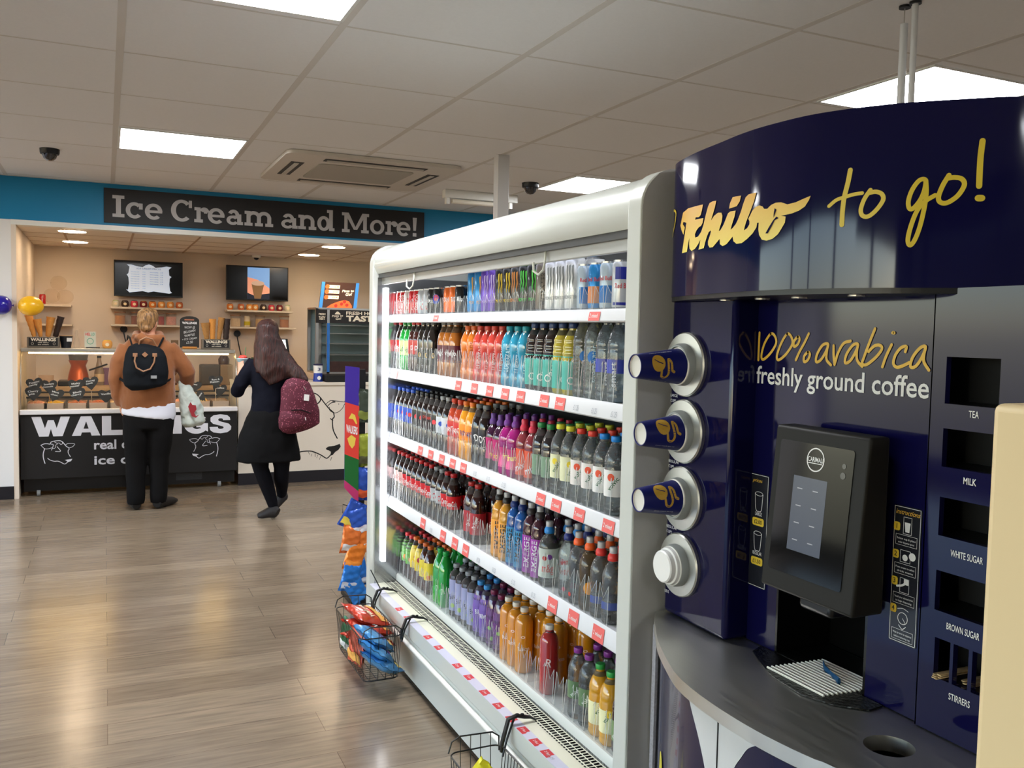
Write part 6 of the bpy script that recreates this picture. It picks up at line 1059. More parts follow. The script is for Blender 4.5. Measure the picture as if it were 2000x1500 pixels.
fill(g, [(2.245, 1.74), (2.31, 1.74), (2.305, 1.75), (2.29, 1.765), (2.277, 1.772), (2.262, 1.765), (2.25, 1.75)], f); text(g, 'FRESH', 2.075, 1.73, .07, .02, f, bold=.03); text(g, 'TASTY', 2.075, 1.68, .07, .034, f, bold=.04)
g.build('lettering', M('sign_cream'), sgn, smooth=False, local=True)
for z in (1.30, 1.42, 1.53, 1.62): bx(2.2, 3.0, 9.55, 9.9, z, z+.006).build('rack', steel, Wm, smooth=False)
bx(2.195, 3.0, y0+.002, y0+.006, 1.12, 1.645).build('glass_door', clear('cab_glass', (240, 244, 242), .01, .03, .12), Wm, smooth=False)
bx(2.165, 2.195, y0-.006, y0, 1.12, 1.645).build('blue_edge', M('blue_edge', (40, 110, 190), .4), Wm, smooth=False)
bx(2.2, 3.0, y0-.004, y0, 1.12, 1.235).build('lower_picture', M('lower_pic', (60, 34, 26), .4, noise=.6, nscale=18), Wm, smooth=False)
t = thing('pizza_sign', 'lit pizza price sign leaning back on top of the warmer', 'sign', (2.3, 9.6, 1.81))
sh_ = lambda o: (lambda x, z: (x+(z-1.81)*.16, 9.56-o+(z-1.81)*.2, z))
MB().prism([(2.09, 1.81), (2.50, 1.81), (2.50, 2.09), (2.09, 2.09)], sh_(0), sh_(-.02)).build('sign_board', M('pizza_brown', (70, 44, 34), .4, emit=(110, 70, 50), es=.25), t, smooth=False)
m = MB()
for a in (2.09, 2.465): m.add([sh_(.001)(*p) for p in ((a, 1.81), (a+.035, 1.81), (a+.035, 2.09), (a, 2.09))], [(0, 1, 2, 3)])
m.build('blue_edge', M('edge_lit', (60, 140, 220), .4, emit=(60, 140, 220), es=.6), t, smooth=False)
m = MB()
for z in (2.04, 1.985, 1.925): m.add([sh_(.0015)(*p) for p in ((2.17, z-.018), (2.29, z-.018), (2.29, z+.018), (2.17, z+.018))], [(0, 1, 2, 3)])
m.build('price_box', M('lit_cream', (250, 240, 210), .4, emit=(255, 240, 205), es=1.0), t, smooth=False)
m = MB()
for z, s_ in ((2.032, '£2.00'), (1.977, '£3.50'), (1.917, '£8.00')): text(m, s_, 2.25, z, .06, .016, sh_(.002), bold=.02, align='c')
m.build('price', print_black, t, smooth=False)
m = MB()
for z in (2.04, 1.985, 1.925): disc(m, 2.155, z, .024, sh_(.0018))
fill(m, [(2.17, 1.812), (2.22, 1.85), (2.29, 1.88), (2.36, 1.9), (2.41, 1.885), (2.445, 1.84), (2.45, 1.812)], sh_(.0016)); m.build('pizza_picture', M('pizza_orange', (236, 110, 50), .4, emit=(240, 110, 50), es=.6), t, smooth=False)
m = MB()
for a, b_ in ((2.27, 1.835), (2.33, 1.855), (2.39, 1.845), (2.36, 1.88)): disc(m, a, b_, .018, sh_(.0022))
m.build('pizza_topping', M('pepperoni', (190, 50, 34), .4, emit=(190, 50, 34), es=.4), t, smooth=False)
m = MB(); text(m, 'Pizza to', 2.32, 1.985, .13, .024, sh_(.002), bold=.03, shear=.2, rot=.06); text(m, 'Go!', 2.36, 1.945, .07, .03, sh_(.002), bold=.03, shear=.2, rot=.1); m.build('lettering', M('lit_cream'), t, smooth=False)
# charity tin, till, card reader
t = thing('collection_tin', 'blue and white collecting tin on the white counter', 'tin', (2.03, 9.3, 1.03))
MB().lathe([(.055, 1.031), (.048, 1.06), (.045, 1.12)], 24, (2.03, 9.3, 0)).build('tin_base', M('tin_blue', (30, 60, 160), .35), t); MB().lathe([(.046, 1.12), (.048, 1.20)], 24, (2.03, 9.3, 0)).build('tin_body', print_white, t)
MB().lathe([(.05, 1.2), (.052, 1.212), (.01, 1.22)], 24, (2.03, 9.3, 0)).build('tin_lid', M('lid_navy', (40, 36, 80), .3), t); g = MB(); text(g, '3', 2.03, 1.145, .03, .03, planeY(9.249), bold=.02, align='c'); g.build('lettering', M('print_navy', (40, 44, 90), .5), t, smooth=False)
g = MB(); disc(g, 2.03, 1.07, .02, planeY(9.246)); g.build('round_badge', print_white, t, smooth=False)
t = thing('till_screen', 'black till monitor with bright screen behind the woman', 'monitor', (1.74, 9.6, 1.03))
MB().prism([(1.62, 1.22), (1.80, 1.20), (1.76, 1.47), (1.60, 1.47)], planeY(9.55), planeY(9.575)).build('monitor', black_plastic, t, bevel=.006); MB().prism([(1.63, 1.235), (1.765, 1.22), (1.735, 1.46), (1.612, 1.46)], planeY(9.548), planeY(9.551)).build('screen', M('screen_lit', (250, 246, 236), .4, emit=(255, 250, 240), es=2.2), t, smooth=False)
bx(1.66, 1.72, 9.57, 9.62, 1.031, 1.25).build('stand', black_plastic, t, bevel=.004); tag(bx(1.78, 1.9, 9.4, 9.5, 1.031, 1.10).build('card_reader', black_plastic, bevel=.008), 'small black card reader on the white counter', 'card reader')
# ---- back wall: televisions, shelves and jars
YW = 11.34
def tv(x0, x1, z0, z1, label):
    t = thing('television', label, 'television', ((x0+x1)/2, YW, z0)); bx(x0, x1, 11.20, 11.25, z0, z1).build('tv_case', black_plastic, t, bevel=.004)
    bx((x0+x1)/2-.1, (x0+x1)/2+.1, 11.25, YW, z0+.12, z1-.12).build('wall_bracket', black_matt, t, smooth=False); bx(x0+.012, x1-.012, 11.197, 11.20, z0+.016, z1-.012).build('screen', M('tv_black', (12, 14, 14), .12), t, smooth=False); return t
T1 = tv(.096, .839, 1.91, 2.323, 'wall television showing a pale ornate ice cream price list'); f = planeY(11.1955)
pl = [(.245, 1.985), (.255, 2.06), (.25, 2.13), (.232, 2.16), (.25, 2.175), (.262, 2.25), (.235, 2.275), (.28, 2.275), (.33, 2.262), (.40, 2.25), (.43, 2.272), (.47, 2.285), (.51, 2.272), (.54, 2.25), (.61, 2.258), (.66, 2.27), (.715, 2.262), (.685, 2.235), (.69, 2.165), (.715, 2.15), (.695, 2.13), (.69, 2.06), (.70, 1.985), (.72, 1.965), (.69, 1.955), (.60, 1.965), (.52, 1.975), (.46, 1.962), (.40, 1.975), (.33, 1.965), (.26, 1.955), (.225, 1.99)]
m = MB(); fill(m, pl, f); m.build('price_list_panel', M('screen_blue', (206, 220, 236), .4, emit=(200, 216, 236), es=.5), T1, smooth=False)
m = MB(); f = planeY(11.194); text(m, 'ICE CREAM PRICES', .47, 2.225, .26, .018, f, align='c')
for k_ in range(8):
    z = 2.19-.027*k_; text(m, 'One scoop cone', .275, z, .09, .009, f); text(m, '£2.50', .40, z, .03, .009, f)
    if k_ < 6: text(m, 'Extra topping', .48, z, .09, .009, f); text(m, '£1.00', .59, z, .03, .009, f)
m.build('menu_text', M('menu_dark', (70, 78, 90), .5), T1, smooth=False)
T2 = tv(1.332, 2.068, 1.908, 2.326, 'wall television showing a tall iced coffee on a black screen'); f = planeY(11.1955)
m = MB(); m.add([f(*p) for p in ((1.578, 1.925), (1.84, 1.925), (1.84, 2.308), (1.578, 2.308))], [(0, 1, 2, 3)]); m.build('picture_sky', M('pic_blue', (120, 160, 210), .4, emit=(120, 165, 220), es=.7), T2, smooth=False)
f = planeY(11.194); m = MB(); fill(m, [(1.578, 2.19), (1.70, 2.16), (1.84, 2.06), (1.84, 1.96), (1.578, 1.96)], f); m.build('picture_table', M('pic_peach', (222, 150, 120), .4, emit=(230, 160, 130), es=.6), T2, smooth=False)
m = MB(); fill(m, [(1.578, 1.925), (1.578, 2.0), (1.65, 1.97), (1.84, 2.0), (1.84, 1.925)], planeY(11.193)); m.build('picture_shadow', M('pic_dark', (30, 40, 70), .4), T2, smooth=False)
m = MB(); f = planeY(11.192); fill(m, [(1.66, 1.93), (1.735, 1.93), (1.775, 2.11), (1.625, 2.11)], f); m.build('picture_coffee', M('pic_coffee', (130, 96, 60), .4, emit=(140, 104, 66), es=.4), T2, smooth=False)
m = MB(); disc(m, 1.70, 2.118, .078, planeY(11.191), 24, .03); m.build('picture_cream', M('pic_cream', (210, 180, 160), .4, emit=(210, 180, 160), es=.4), T2, smooth=False)
shm = M('shelf_cream', (222, 208, 190), .5); jarg = clear('jar_glass', (240, 232, 222), .12)
def shelf(x0, x1, z, label): return tag(bx(x0, x1, 11.10, YW, z-.022, z).build('wall_shelf', shm, bevel=.003), label, 'shelf')
shelf(-.70, -.34, 1.79, 'upper cream wall shelf behind the yellow balloon'); shelf(-.70, -.33, 1.575, 'lower cream wall shelf behind the left cones')
shelf(.06, .92, 1.785, 'upper wall shelf of sauce pots under the left television'); shelf(.06, .86, 1.585, 'lower wall shelf of jars behind the man')
shelf(1.33, 2.11, 1.787, 'upper wall shelf of sauce pots under the right television'); shelf(1.36, 2.15, 1.583, 'lower wall shelf of jars behind the woman')
pc = [(214, 206, 180), (60, 44, 38), (206, 60, 76), (120, 30, 36), (226, 130, 50), (232, 156, 74), (226, 150, 70), (206, 110, 60)]; pn = ['cream', 'dark brown', 'red and pink', 'maroon', 'orange', 'pale orange', 'golden', 'rust orange']
for i, (c, n_) in enumerate(zip(pc, pn)): pot(.115+.098*i, 11.2, 1.786, c, '%s sauce pot under the left television' % n_, .04, (130, 170, 50) if i == 0 else (190, 150, 50) if i in (3, 6) else (70, 50, 40), 'sauce pots on the left upper shelf')
for i, (c, n_) in enumerate(zip([pc[4], pc[7], pc[5], pc[6], pc[1], pc[2], pc[3], pc[0]], ['orange', 'rust', 'pale orange', 'golden', 'dark brown', 'red and pink', 'maroon', 'cream'])): pot(1.375+.098*i+(.03 if i in (1, 2) else 0), 11.2, 1.788, c, '%s sauce pot under the right television' % n_, .038, (120, 160, 50) if i == 7 else (70, 50, 40), 'sauce pots on the right upper shelf')
def jar(x, z, c, label, r=.058, h=.13, fill_=.1):
    t = thing('storage_jar', label, 'jar', (x, 11.2, z), 'jars on the lower wall shelves')
    MB().lathe([(r, z), (r, z+h)], 24, (x, 11.2, 0), cap1=False).build('glass', jarg, t); MB().lathe([(r-.004, z+.003), (r-.004, z+fill_)], 24, (x, 11.2, 0)).build('jar_filling', M('fill_%d_%d_%d' % c, c, .8, noise=.3, nscale=90, bump=.8), t)
    MB().lathe([(r+.004, z+h), (r+.004, z+h+.014)], 24, (x, 11.2, 0)).build('jar_lid', M('lid_brown', (150, 110, 80), .5), t)
jar(.16, 1.586, (186, 124, 70), 'jar of brown wafers at the left end of the shelf'); jar(.32, 1.586, (120, 50, 40), 'dark red jar just left of the man head', .045); jar(.60, 1.586, (170, 40, 60), 'dark pink jar just right of the man head', .035); jar(.71, 1.586, (222, 160, 150), 'jar of pink marshmallows right of the man head')
jar(1.44, 1.584, (222, 196, 160), 'jar of white chips behind the chocolate cones'); jar(1.73, 1.584, (206, 170, 110), 'jar of pale crumbs above the woman head'); jar(2.02, 1.584, (166, 100, 60), 'jar of brown crumbs at the right end of the shelf')
t = thing('sprinkle_bottle', 'small yellow labelled bottle between the jars', 'bottle', (1.575, 11.2, 1.584)); MB().lathe([(.034, 1.584), (.036, 1.6), (.036, 1.7), (.03, 1.715)], 20, (1.575, 11.2, 0)).build('bottle_body', M('cream_plastic', (226, 206, 170), .4), t); MB().lathe([(.0368, 1.605), (.0368, 1.65)], 20, (1.575, 11.2, 0), cap0=False, cap1=False).build('label_wrap', M('label_yellow', (200, 180, 40), .5), t)
can = make_can('cr'); can.location = (-.63, 11.2, 1.7905); can['label'] = 'red cola can on the upper wall shelf by the yellow balloon'; can['category'] = 'can'
# balloons
def balloon(x, y, z, r, mat, label, sq=1.0, dirx=-1, clear_=0):
    t = thing('balloon', label, 'balloon', (x, y, z)); m = MB(); n = 14; R = []
    for i in range(1, n):
        a = pi*i/n; rr = r*sin(a)*(1+.06*cos(a)); R.append([(x-dirx*r*sq*cos(a)*-1, y+rr*cos(2*pi*j/24), z+rr*.95*sin(2*pi*j/24)) for j in range(24)])
    m.rings(R).build('balloon_skin', mat, t); MB().lathe([(.004, 0), (.011, .012)], 12, (x+dirx*r*sq, y, z), 'x' if dirx > 0 else 'x').build('knot', mat, t); return t
balloon(-.595, 8.957, 1.735, .092, M('balloon_yellow', (250, 190, 26), .25, coat=.3), 'yellow balloon tied to the corner of the white pier', 1.12, -1)
balloon(-.83, 8.957, 1.735, .09, M('balloon_blue', (36, 26, 160), .22, coat=.5), 'dark blue balloon beside the yellow one on the pier', 1.0, 1)
bcl = clear('balloon_clear', (240, 228, 210), .0, .02, .22)
balloon(-.465, 11.15, 2.03, .085, bcl, 'clear balloon, uppermost of the three in the kitchen', 1, -1); balloon(-.535, 11.15, 1.885, .085, bcl, 'clear balloon, lower left in the kitchen', 1, -1); balloon(-.40, 11.15, 1.88, .085, bcl, 'clear balloon, lower right in the kitchen', 1, -1)
# ---- back worktop and what shows through the glass
B = thing('kitchen_worktop', 'pale wooden worktop along the kitchen back wall', 'worktop', (.4, 11.0, 0)); bx(-.70, 3.2, 10.6, YW, .86, .90).build('worktop', M('wood_pale', (206, 170, 126), .45, noise=.12, nscale=14), B, smooth=False); bx(-.70, 3.2, 10.65, YW, 0, .86).build('base_units', M('unit_cream', (210, 190, 160), .6), B, smooth=False)
mx_ = thing('coffee_grinder', 'copper coloured mixer seen through the cabinet glass', 'mixer', (-.27, 10.9, .9))
bx(-.47, -.12, 10.8, 11.1, .901, .955).build('mixer_base', black_plastic, mx_, bevel=.01); MB().lathe([(.11, .955), (.10, 1.02), (.075, 1.12), (.10, 1.18)], 24, (-.27, 10.95, 0)).build('mixer_body', M('copper', (200, 100, 56), .3, .6), mx_); MB().lathe([(.09, 1.18), (.10, 1.24)], 24, (-.27, 10.95, 0)).build('mixer_hopper', M('hopper_grey', (96, 92, 84), .4), mx_); MB().tube([(-.16, 10.9, 1.07), (.02, 10.8, 1.14)], .01, 8).build('mixer_handle', black_plastic, mx_)
def sauce(x, y, z, c, label, h=.26, r=.035, lidc=(30, 26, 26), grp='bottles on the back worktop'):
    t = thing('sauce_bottle', label, 'bottle', (x, y, z), grp); MB().lathe([(r, z), (r, z+h*.45), (r*.72, z+h*.62), (r*.4, z+h*.85), (r*.4, z+h*.92)], 18, (x, y, 0)).build('bottle_body', M('glass_%d_%d_%d' % c, c, .15), t); MB().lathe([(r*.46, z+h*.92), (r*.46, z+h)], 14, (x, y, 0)).build('cap', M('cap_%d' % sum(lidc), lidc, .4), t); MB().lathe([(r+.001, z+h*.12), (r+.001, z+h*.38)], 18, (x, y, 0), cap0=False, cap1=False).build('label_wrap', M('label_pale', (216, 190, 150), .5), t)
sauce(-.06, 10.95, .901, (150, 130, 110), 'clear square bottle beside the copper mixer', .33, .05); sauce(.72, 10.9, .901, (120, 76, 44), 'brown bottle nearest the man through the glass', .28); sauce(.86, 10.9, .901, (170, 110, 60), 'amber bottle second from the man through the glass', .29, .042)
t = thing('purple_box', 'purple leaflet box behind the cabinet glass', 'box', (.08, 11, .9)); bx(-.04, .19, 10.98, 11.1, .901, 1.09).build('box', M('box_purple', (126, 90, 120), .5), t, smooth=False)
tag(MB().lathe([(.07, .901), (.075, 1.02)], 20, (-.58, 10.8, 0), cap1=False).build('utensil_pot', clear('pot_clear', (220, 190, 160), .3)), 'clear utensil pot at the left behind the glass', 'pot')
t = thing('kitchen_appliance', 'small grey appliance seen through the right of the cabinet glass', 'appliance', (1.1, 10.9, .9)); bx(1.0, 1.22, 10.8, 11.0, .901, 1.14).build('body', M('appl_grey', (84, 78, 72), .4), t, bevel=.02); MB().lathe([(.06, 1.14), (.065, 1.2), (.04, 1.24)], 20, (1.27, 10.9, 0)).build('jug', M('jug_brown', (70, 44, 36), .2), t); bx(1.22, 1.36, 10.8, 11, .901, 1.14).build('side_body', M('appl_brown', (150, 126, 96), .4), t, bevel=.01)
for i, (x, c, l_) in enumerate(((1.275, (70, 26, 22), (40, 26, 24)), (1.335, (190, 180, 166), (40, 20, 20)), (1.40, (70, 130, 90), (26, 60, 40)))): sauce(x, 9.55, 1.031, c, ('dark red syrup bottle right of the cabinet', 'clear syrup bottle with dark cap left of the woman', 'green syrup bottle just beside the woman hair')[i], .24, .028, l_, 'syrup bottles on the white counter')
for i, (x, z, c, n_) in enumerate(((1.26, 1.05, (196, 60, 50), 'red'), (1.30, 1.07, (200, 120, 60), 'orange'), (1.25, 1.10, (60, 110, 190), 'blue'))): tag(MB().ell((x, 9.32, z), .03, .03, .022).build('sweet_bag', M('sweet_%d' % i, c, .3, coat=.4, noise=.4, nscale=40, bump=.5)), 'small %s sweet packet by the right end of the cabinet' % n_, 'sweets', 'sweet packets on the counter')
# speaker-like round hooks with cables on the wall
for x, z, l_ in ((1.475, 1.50, 'round black wall socket with hanging cable beside the right cones'), (.20, 1.53, 'round black wall socket with cable behind the man')):
    t = thing('wall_socket', l_, 'socket', (x, YW, z)); MB().lathe([(.045, YW-.03), (.045, YW-.001)], 20, (z, 0, 0) if 0 else (0, 0, 0), 'x') if 0 else None
    m = MB(); m.rings([[(x+.04*cos(2*pi*k/20), y, z+.04*sin(2*pi*k/20)) for k in range(20)] for y in (YW-.03, YW-.001)]); m.build('socket', black_plastic, t); MB().tube([(x, YW-.02, z-.04), (x+.03, YW-.03, z-.2), (x+.08, YW-.04, z-.42), (x+.12, YW-.05, .95)], .007, 6).build('cable', black_plastic, t)
# ---------------------------------------------------------------- people
skin = M('skin', (206, 150, 122), .55); hair_m = hairm('hair_blond', (84, 58, 34), (176, 132, 84), (50, 50, 9)); hair_w = hairm('hair_auburn', (26, 11, 11), (70, 30, 25), (60, 60, 3.5))
def blob(m, P, R, n=16, up=(0, 1, 0)): m.tube([Vector(p) for p in P], R, n, 1, up)
def hand(m, w_, d, palm_n, s=1, curl=.5):
    """w_: wrist point, d: direction of the hand, palm_n: direction the palm faces; five separate fingers"""
    w_ = Vector(w_); d = Vector(d).normalized(); pn = Vector(palm_n); pn = (pn-d*pn.dot(d)).normalized(); side = d.cross(pn)
    m.tube([w_-d*.02, w_+d*.03, w_+d*.075, w_+d*.09], [(.017, .024), (.016, .034), (.014, .04), (.01, .036)], 12, 1, pn)
    for i, L in enumerate((.068, .076, .071, .056)):
        b = w_+d*.082+side*((i-1.5)*.019)*s; P = [b-d*.01]; a = 0; p = b
        for k in range(3): a += curl*(.5+.4*k); p = p+(d*cos(a)+pn*sin(a))*(L/3); P.append(p.copy())
        m.tube(P, [.0095, .009, .008, .0065], 8)
    b = w_+d*.03-side*.03*s; m.tube([b, b+(d*.5-side*s*.7+pn*.4).normalized()*.032, b+(d*.9-side*s*.5+pn*.6).normalized()*.062], [.012, .010, .008], 8)
def head(m, c, yaw_, s=1):
    """face looks along (sin yaw, cos yaw)"""
    fx, fy = sin(yaw_), cos(yaw_); sx, sy = cos(yaw_), -sin(yaw_); c = Vector(c)
    P = lambda f, s_, z: c+Vector((fx*f+sx*s_, fy*f+sy*s_, z))*s
    m.ell(c, .078*s, .09*s, .108*s, 20, 14); m.ell(P(.022, 0, -.05), .056*s, .058*s, .066*s, 16, 10)
    m.tube([P(.082, 0, .012), P(.105, 0, -.022), P(.092, 0, -.032)], [.008*s, .014*s, .010*s], 8)
    m.tube([P(.072, -.024, -.062), P(.084, 0, -.060), P(.072, .024, -.062)], .007*s, 8)
    for t in (-1, 1):
        m.ell(P(.068, .03*t, .008), .014*s, .014*s, .010*s, 10, 8); m.ell(P(-.005, .078*t, -.008), .012*s, .018*s, .03*s, 10, 8)
    return P
# --- man with the brown jacket, seen from behind
mx0, my0 = .335, 8.22
MN = thing('person', 'person in tan jacket and black trousers with backpack facing the ice cream cabinet', 'person', (mx0, my0, 0))
m = MB(); P = head(m, (.335, 8.24, 1.612), .55, 1)
blob(m, [(.335, 8.23, 1.43), (.335, 8.235, 1.55)], [(.06, .065), (.055, .058)])
blob(m, [(.335, my0, .88), (.335, my0, 1.1), (.335, my0, 1.35), (.335, my0, 1.44)], [(.10, .18), (.10, .18), (.09, .18), (.07, .1)])
blob(m, [(.25, my0, .95), (.235, my0+.01, .52), (.235, my0-.01, .09)], [.085, .06, .045]); blob(m, [(.42, my0, .95), (.42, my0+.01, .52), (.41, my0-.01, .09)], [.085, .06, .045])
blob(m, [(.235, my0-.02, .06), (.215, my0+.12, .04)], [.04, .035]); blob(m, [(.41, my0-.02, .06), (.50, my0+.09, .04)], [.04, .035])
blob(m, [(.15, my0, 1.38), (.10, my0+.02, 1.12), (.12, my0+.07, .92)], [.05, .04, .028]); hand(m, (.125, my0+.08, .91), (.05, .25, -1), (1, .2, 0), 1, .5)
blob(m, [(.52, my0, 1.38), (.66, my0+.04, 1.14), (.60, my0+.25, 1.12)], [.05, .042, .028]); hand(m, (.60, my0+.26, 1.12), (-.35, 1, -.05), (0, 0, -1), -1, .9)
m.build('body', skin, MN, rem=.008)
m = MB(); m.ell((.335, 8.232, 1.655), .086, .10, .082, 20, 14); m.ell((.325, 8.205, 1.625), .082, .074, .095, 18, 12); m.ell((.34, 8.25, 1.70), .07, .085, .04, 16, 10); m.ell((.32, 8.18, 1.565), .055, .045, .045, 14, 8)
m.build('hair', hair_m, MN, rem=.008, disp=(.016, .04))
jk = M('jacket_tan', (142, 84, 42), .75, noise=.14, nscale=9, bump=1.0, sheen=.3)
m = MB(); blob(m, [(.335, my0+.01, .865), (.335, my0+.01, .95), (.335, my0, 1.1), (.335, my0, 1.28), (.335, my0, 1.40), (.335, my0, 1.46), (.335, my0, 1.485)], [(.14, .215), (.15, .22), (.14, .215), (.135, .22), (.12, .215), (.10, .16), (.08, .10)], 28)
blob(m, [(.175, my0, 1.40), (.11, my0, 1.28), (.085, my0+.01, 1.13), (.10, my0+.05, .98), (.125, my0+.08, .90)], [.075, .072, .066, .056, .046]); blob(m, [(.49, my0, 1.40), (.58, my0+.01, 1.30), (.655, my0+.02, 1.17), (.655, my0+.06, 1.11), (.62, my0+.17, 1.11), (.60, my0+.25, 1.12)], [.075, .075, .072, .07, .055, .045])
blob(m, [(.24, my0-.05, 1.475), (.25, my0+.06, 1.50), (.335, my0+.10, 1.50), (.43, my0+.06, 1.50), (.44, my0-.05, 1.475), (.335, my0-.10, 1.455), (.24, my0-.05, 1.475)], [.042, .04, .034, .04, .042, .05, .042]); blob(m, [(.26, my0-.09, 1.50), (.30, my0-.11, 1.46)], [.04, .04])
m.build('jacket', jk, MN, rem=.010, disp=(.017, .11))
m = MB(); blob(m, [(.335, my0, .795), (.34, my0, .83), (.345, my0, .93)], [(.135, .215), (.137, .22), (.13, .21)], 28)
m.build('shirt_hem', M('shirt_white', (222, 224, 236), .8, bump=.3, nscale=8), MN, rem=.010)
tr = M('trousers_black', (15, 14, 15), .85, spec=.15, noise=.2, nscale=7, bump=.5)
m = MB(); blob(m, [(.34, my0, .86), (.34, my0, .78), (.34, my0, .70)], [(.115, .195), (.128, .208), (.12, .19)], 24); blob(m, [(.245, my0, .80), (.24, my0, .62), (.235, my0+.01, .45), (.235, my0, .25), (.235, my0-.01, .10), (.235, my0-.005, .055)], [.115, .105, .088, .078, .074, .07]); blob(m, [(.43, my0, .80), (.43, my0, .62), (.42, my0+.01, .45), (.42, my0, .25), (.415, my0-.01, .10), (.415, my0-.005, .055)], [.115, .105, .088, .076, .072, .068])
m.build('trousers', tr, MN, rem=.011, disp=(.012, .12))
for (x, tx, ty) in ((.235, -.03, .19), (.415, .12, .14)):
    m = MB(); blob(m, [(x-tx*.15, my0-.06, .045), (x, my0-.02, .055), (x+tx*.5, my0+ty*.45, .048), (x+tx, my0+ty, .034), (x+tx*1.25, my0+ty*1.3, .028)], [(.04, .038), (.055, .045), (.044, .046), (.032, .045), (.02, .03)], 14, (0, 0, 1)); m.build('shoe', M('shoe_black', (20, 19, 20), .6), MN, rem=.007)
# backpack
bpk = M('backpack_black', (14, 18, 24), .75, spec=.2, noise=.15, nscale=12, bump=.4); lea = M('leather_tan', (150, 108, 78), .5)
BP = thing('backpack', 'small black backpack with tan leather handles on the man back', 'backpack', (.30, 8.02, 1.05))
m = MB(); blob(m, [(.315, 8.03, 1.055), (.31, 8.025, 1.09), (.31, 8.02, 1.2), (.31, 8.02, 1.33), (.315, 8.03, 1.39), (.32, 8.04, 1.42)], [(.05, .12), (.075, .17), (.085, .18), (.075, .165), (.06, .14), (.03, .09)], 28); m.build('bag', bpk, BP, rem=.010, disp=(.012, .12))
for P_ in ([(.228, 7.93, 1.345), (.22, 7.925, 1.29), (.235, 7.92, 1.235), (.285, 7.915, 1.205), (.34, 7.92, 1.225), (.37, 7.925, 1.28), (.378, 7.93, 1.34)], [(.25, 8.02, 1.40), (.265, 7.99, 1.46), (.31, 7.985, 1.485), (.36, 7.99, 1.47), (.395, 8.02, 1.41)]): MB().tube([p for p in P_], .0065, 8).build('handle', lea, BP)
for x in (.225, .375): bx(x-.018, x+.018, 7.932, 7.945, 1.325, 1.355).build('handle_patch', lea, BP, bevel=.003)
MB().prism([(.30, 1.32), (.325, 1.343), (.30, 1.366), (.275, 1.343)], planeY(7.935), planeY(7.95)).build('diamond_patch', lea, BP, smooth=False)
bx(.345, .39, 7.932, 7.95, 1.145, 1.170).build('grey_tag', M('tag_grey', (140, 142, 144), .5), BP, smooth=False)
for s in (-1, 1): MB().tube([(.31+s*.10, 8.05, 1.40), (.32+s*.13, 8.12, 1.475), (.32+s*.145, 8.22, 1.49), (.32+s*.15, 8.34, 1.42), (.32+s*.19, 8.36, 1.25), (.32+s*.225, 8.22, 1.14), (.31+s*.16, 8.06, 1.11)], .012, 8, .5).build('strap', bpk, BP)
# carrier bag
CBG = thing('carrier_bag', 'white plastic carrier bag with red print hanging by the man', 'bag', (.69, 8.25, .69)); pb = M('bag_white', (196, 206, 200), .4, noise=.12, nscale=14, bump=.7)
m = MB(); blob(m, [(.71, 8.28, .70), (.705, 8.28, .74), (.69, 8.27, .86), (.66, 8.27, .97), (.625, 8.27, 1.06), (.605, 8.26, 1.11)], [(.05, .07), (.07, .10), (.065, .10), (.055, .075), (.035, .05), (.02, .025)], 20, (0, 1, 0)); m.build('bag', pb, CBG, rem=.009, disp=(.03, .07))
m = MB(); f = planeY(8.180)
fill(m, [(.655, .885), (.675, .925), (.69, .90), (.72, .895), (.725, .86), (.705, .83), (.72, .80), (.75, .815), (.72, .785), (.685, .80), (.67, .84)], f); m.build('red_print', M('print_crimson', (150, 40, 50), .6), CBG, smooth=False)
# --- woman, turned away to the left, one foot lifted
wx, wy = 1.22, 7.45
WM = thing('person', 'person with long auburn hair in dark coat and skirt with maroon backpack', 'person', (wx, wy, 0))
navyw = M('coat_navy', (11, 13, 26), .8, spec=.15, noise=.15, nscale=8, bump=.4); skw = M('skirt_black', (15, 15, 17), .85, spec=.15, noise=.15, nscale=10, bump=.5); tig = M('tights_navy', (9, 10, 18), .7, spec=.15)
m = MB(); head(m, (1.215, 7.50, 1.545), -.5, .96); blob(m, [(1.22, 7.48, 1.36), (1.22, 7.49, 1.47)], [(.05, .05), (.046, .046)])
blob(m, [(1.24, 7.46, .80), (1.24, 7.46, 1.1), (1.24, 7.47, 1.34)], [(.09, .14), (.085, .12), (.07, .13)])
blob(m, [(1.16, 7.45, .82), (1.15, 7.46, .60), (1.17, 7.47, .42), (1.235, 7.48, .22), (1.275, 7.47, .10)], [.085, .07, .052, .045, .032]); blob(m, [(1.32, 7.46, .82), (1.32, 7.47, .60), (1.33, 7.48, .42), (1.35, 7.56, .27), (1.36, 7.615, .18)], [.085, .07, .050, .040, .026])
blob(m, [(1.12, 7.48, 1.28), (1.00, 7.50, 1.10), (1.02, 7.60, 1.20), (1.02, 7.60, 1.235)], [.045, .04, .03, .026]); hand(m, (1.02, 7.60, 1.225), (.0, .15, 1), (.8, .5, 0), 1, .6)
blob(m, [(1.34, 7.48, 1.28), (1.40, 7.54, 1.10), (1.28, 7.68, 1.08)], [.045, .04, .03]); hand(m, (1.28, 7.68, 1.08), (-.8, .5, 0), (0, 0, 1), -1, .6)
m.build('body', M('skin_pale', (222, 170, 146), .55), WM, rem=.008)
m = MB(); blob(m, [(1.23, 7.46, .80), (1.235, 7.46, .95), (1.235, 7.46, 1.10), (1.235, 7.47, 1.24), (1.23, 7.48, 1.32), (1.225, 7.48, 1.37)], [(.13, .175), (.12, .15), (.115, .15), (.11, .17), (.095, .155), (.06, .07)], 24)
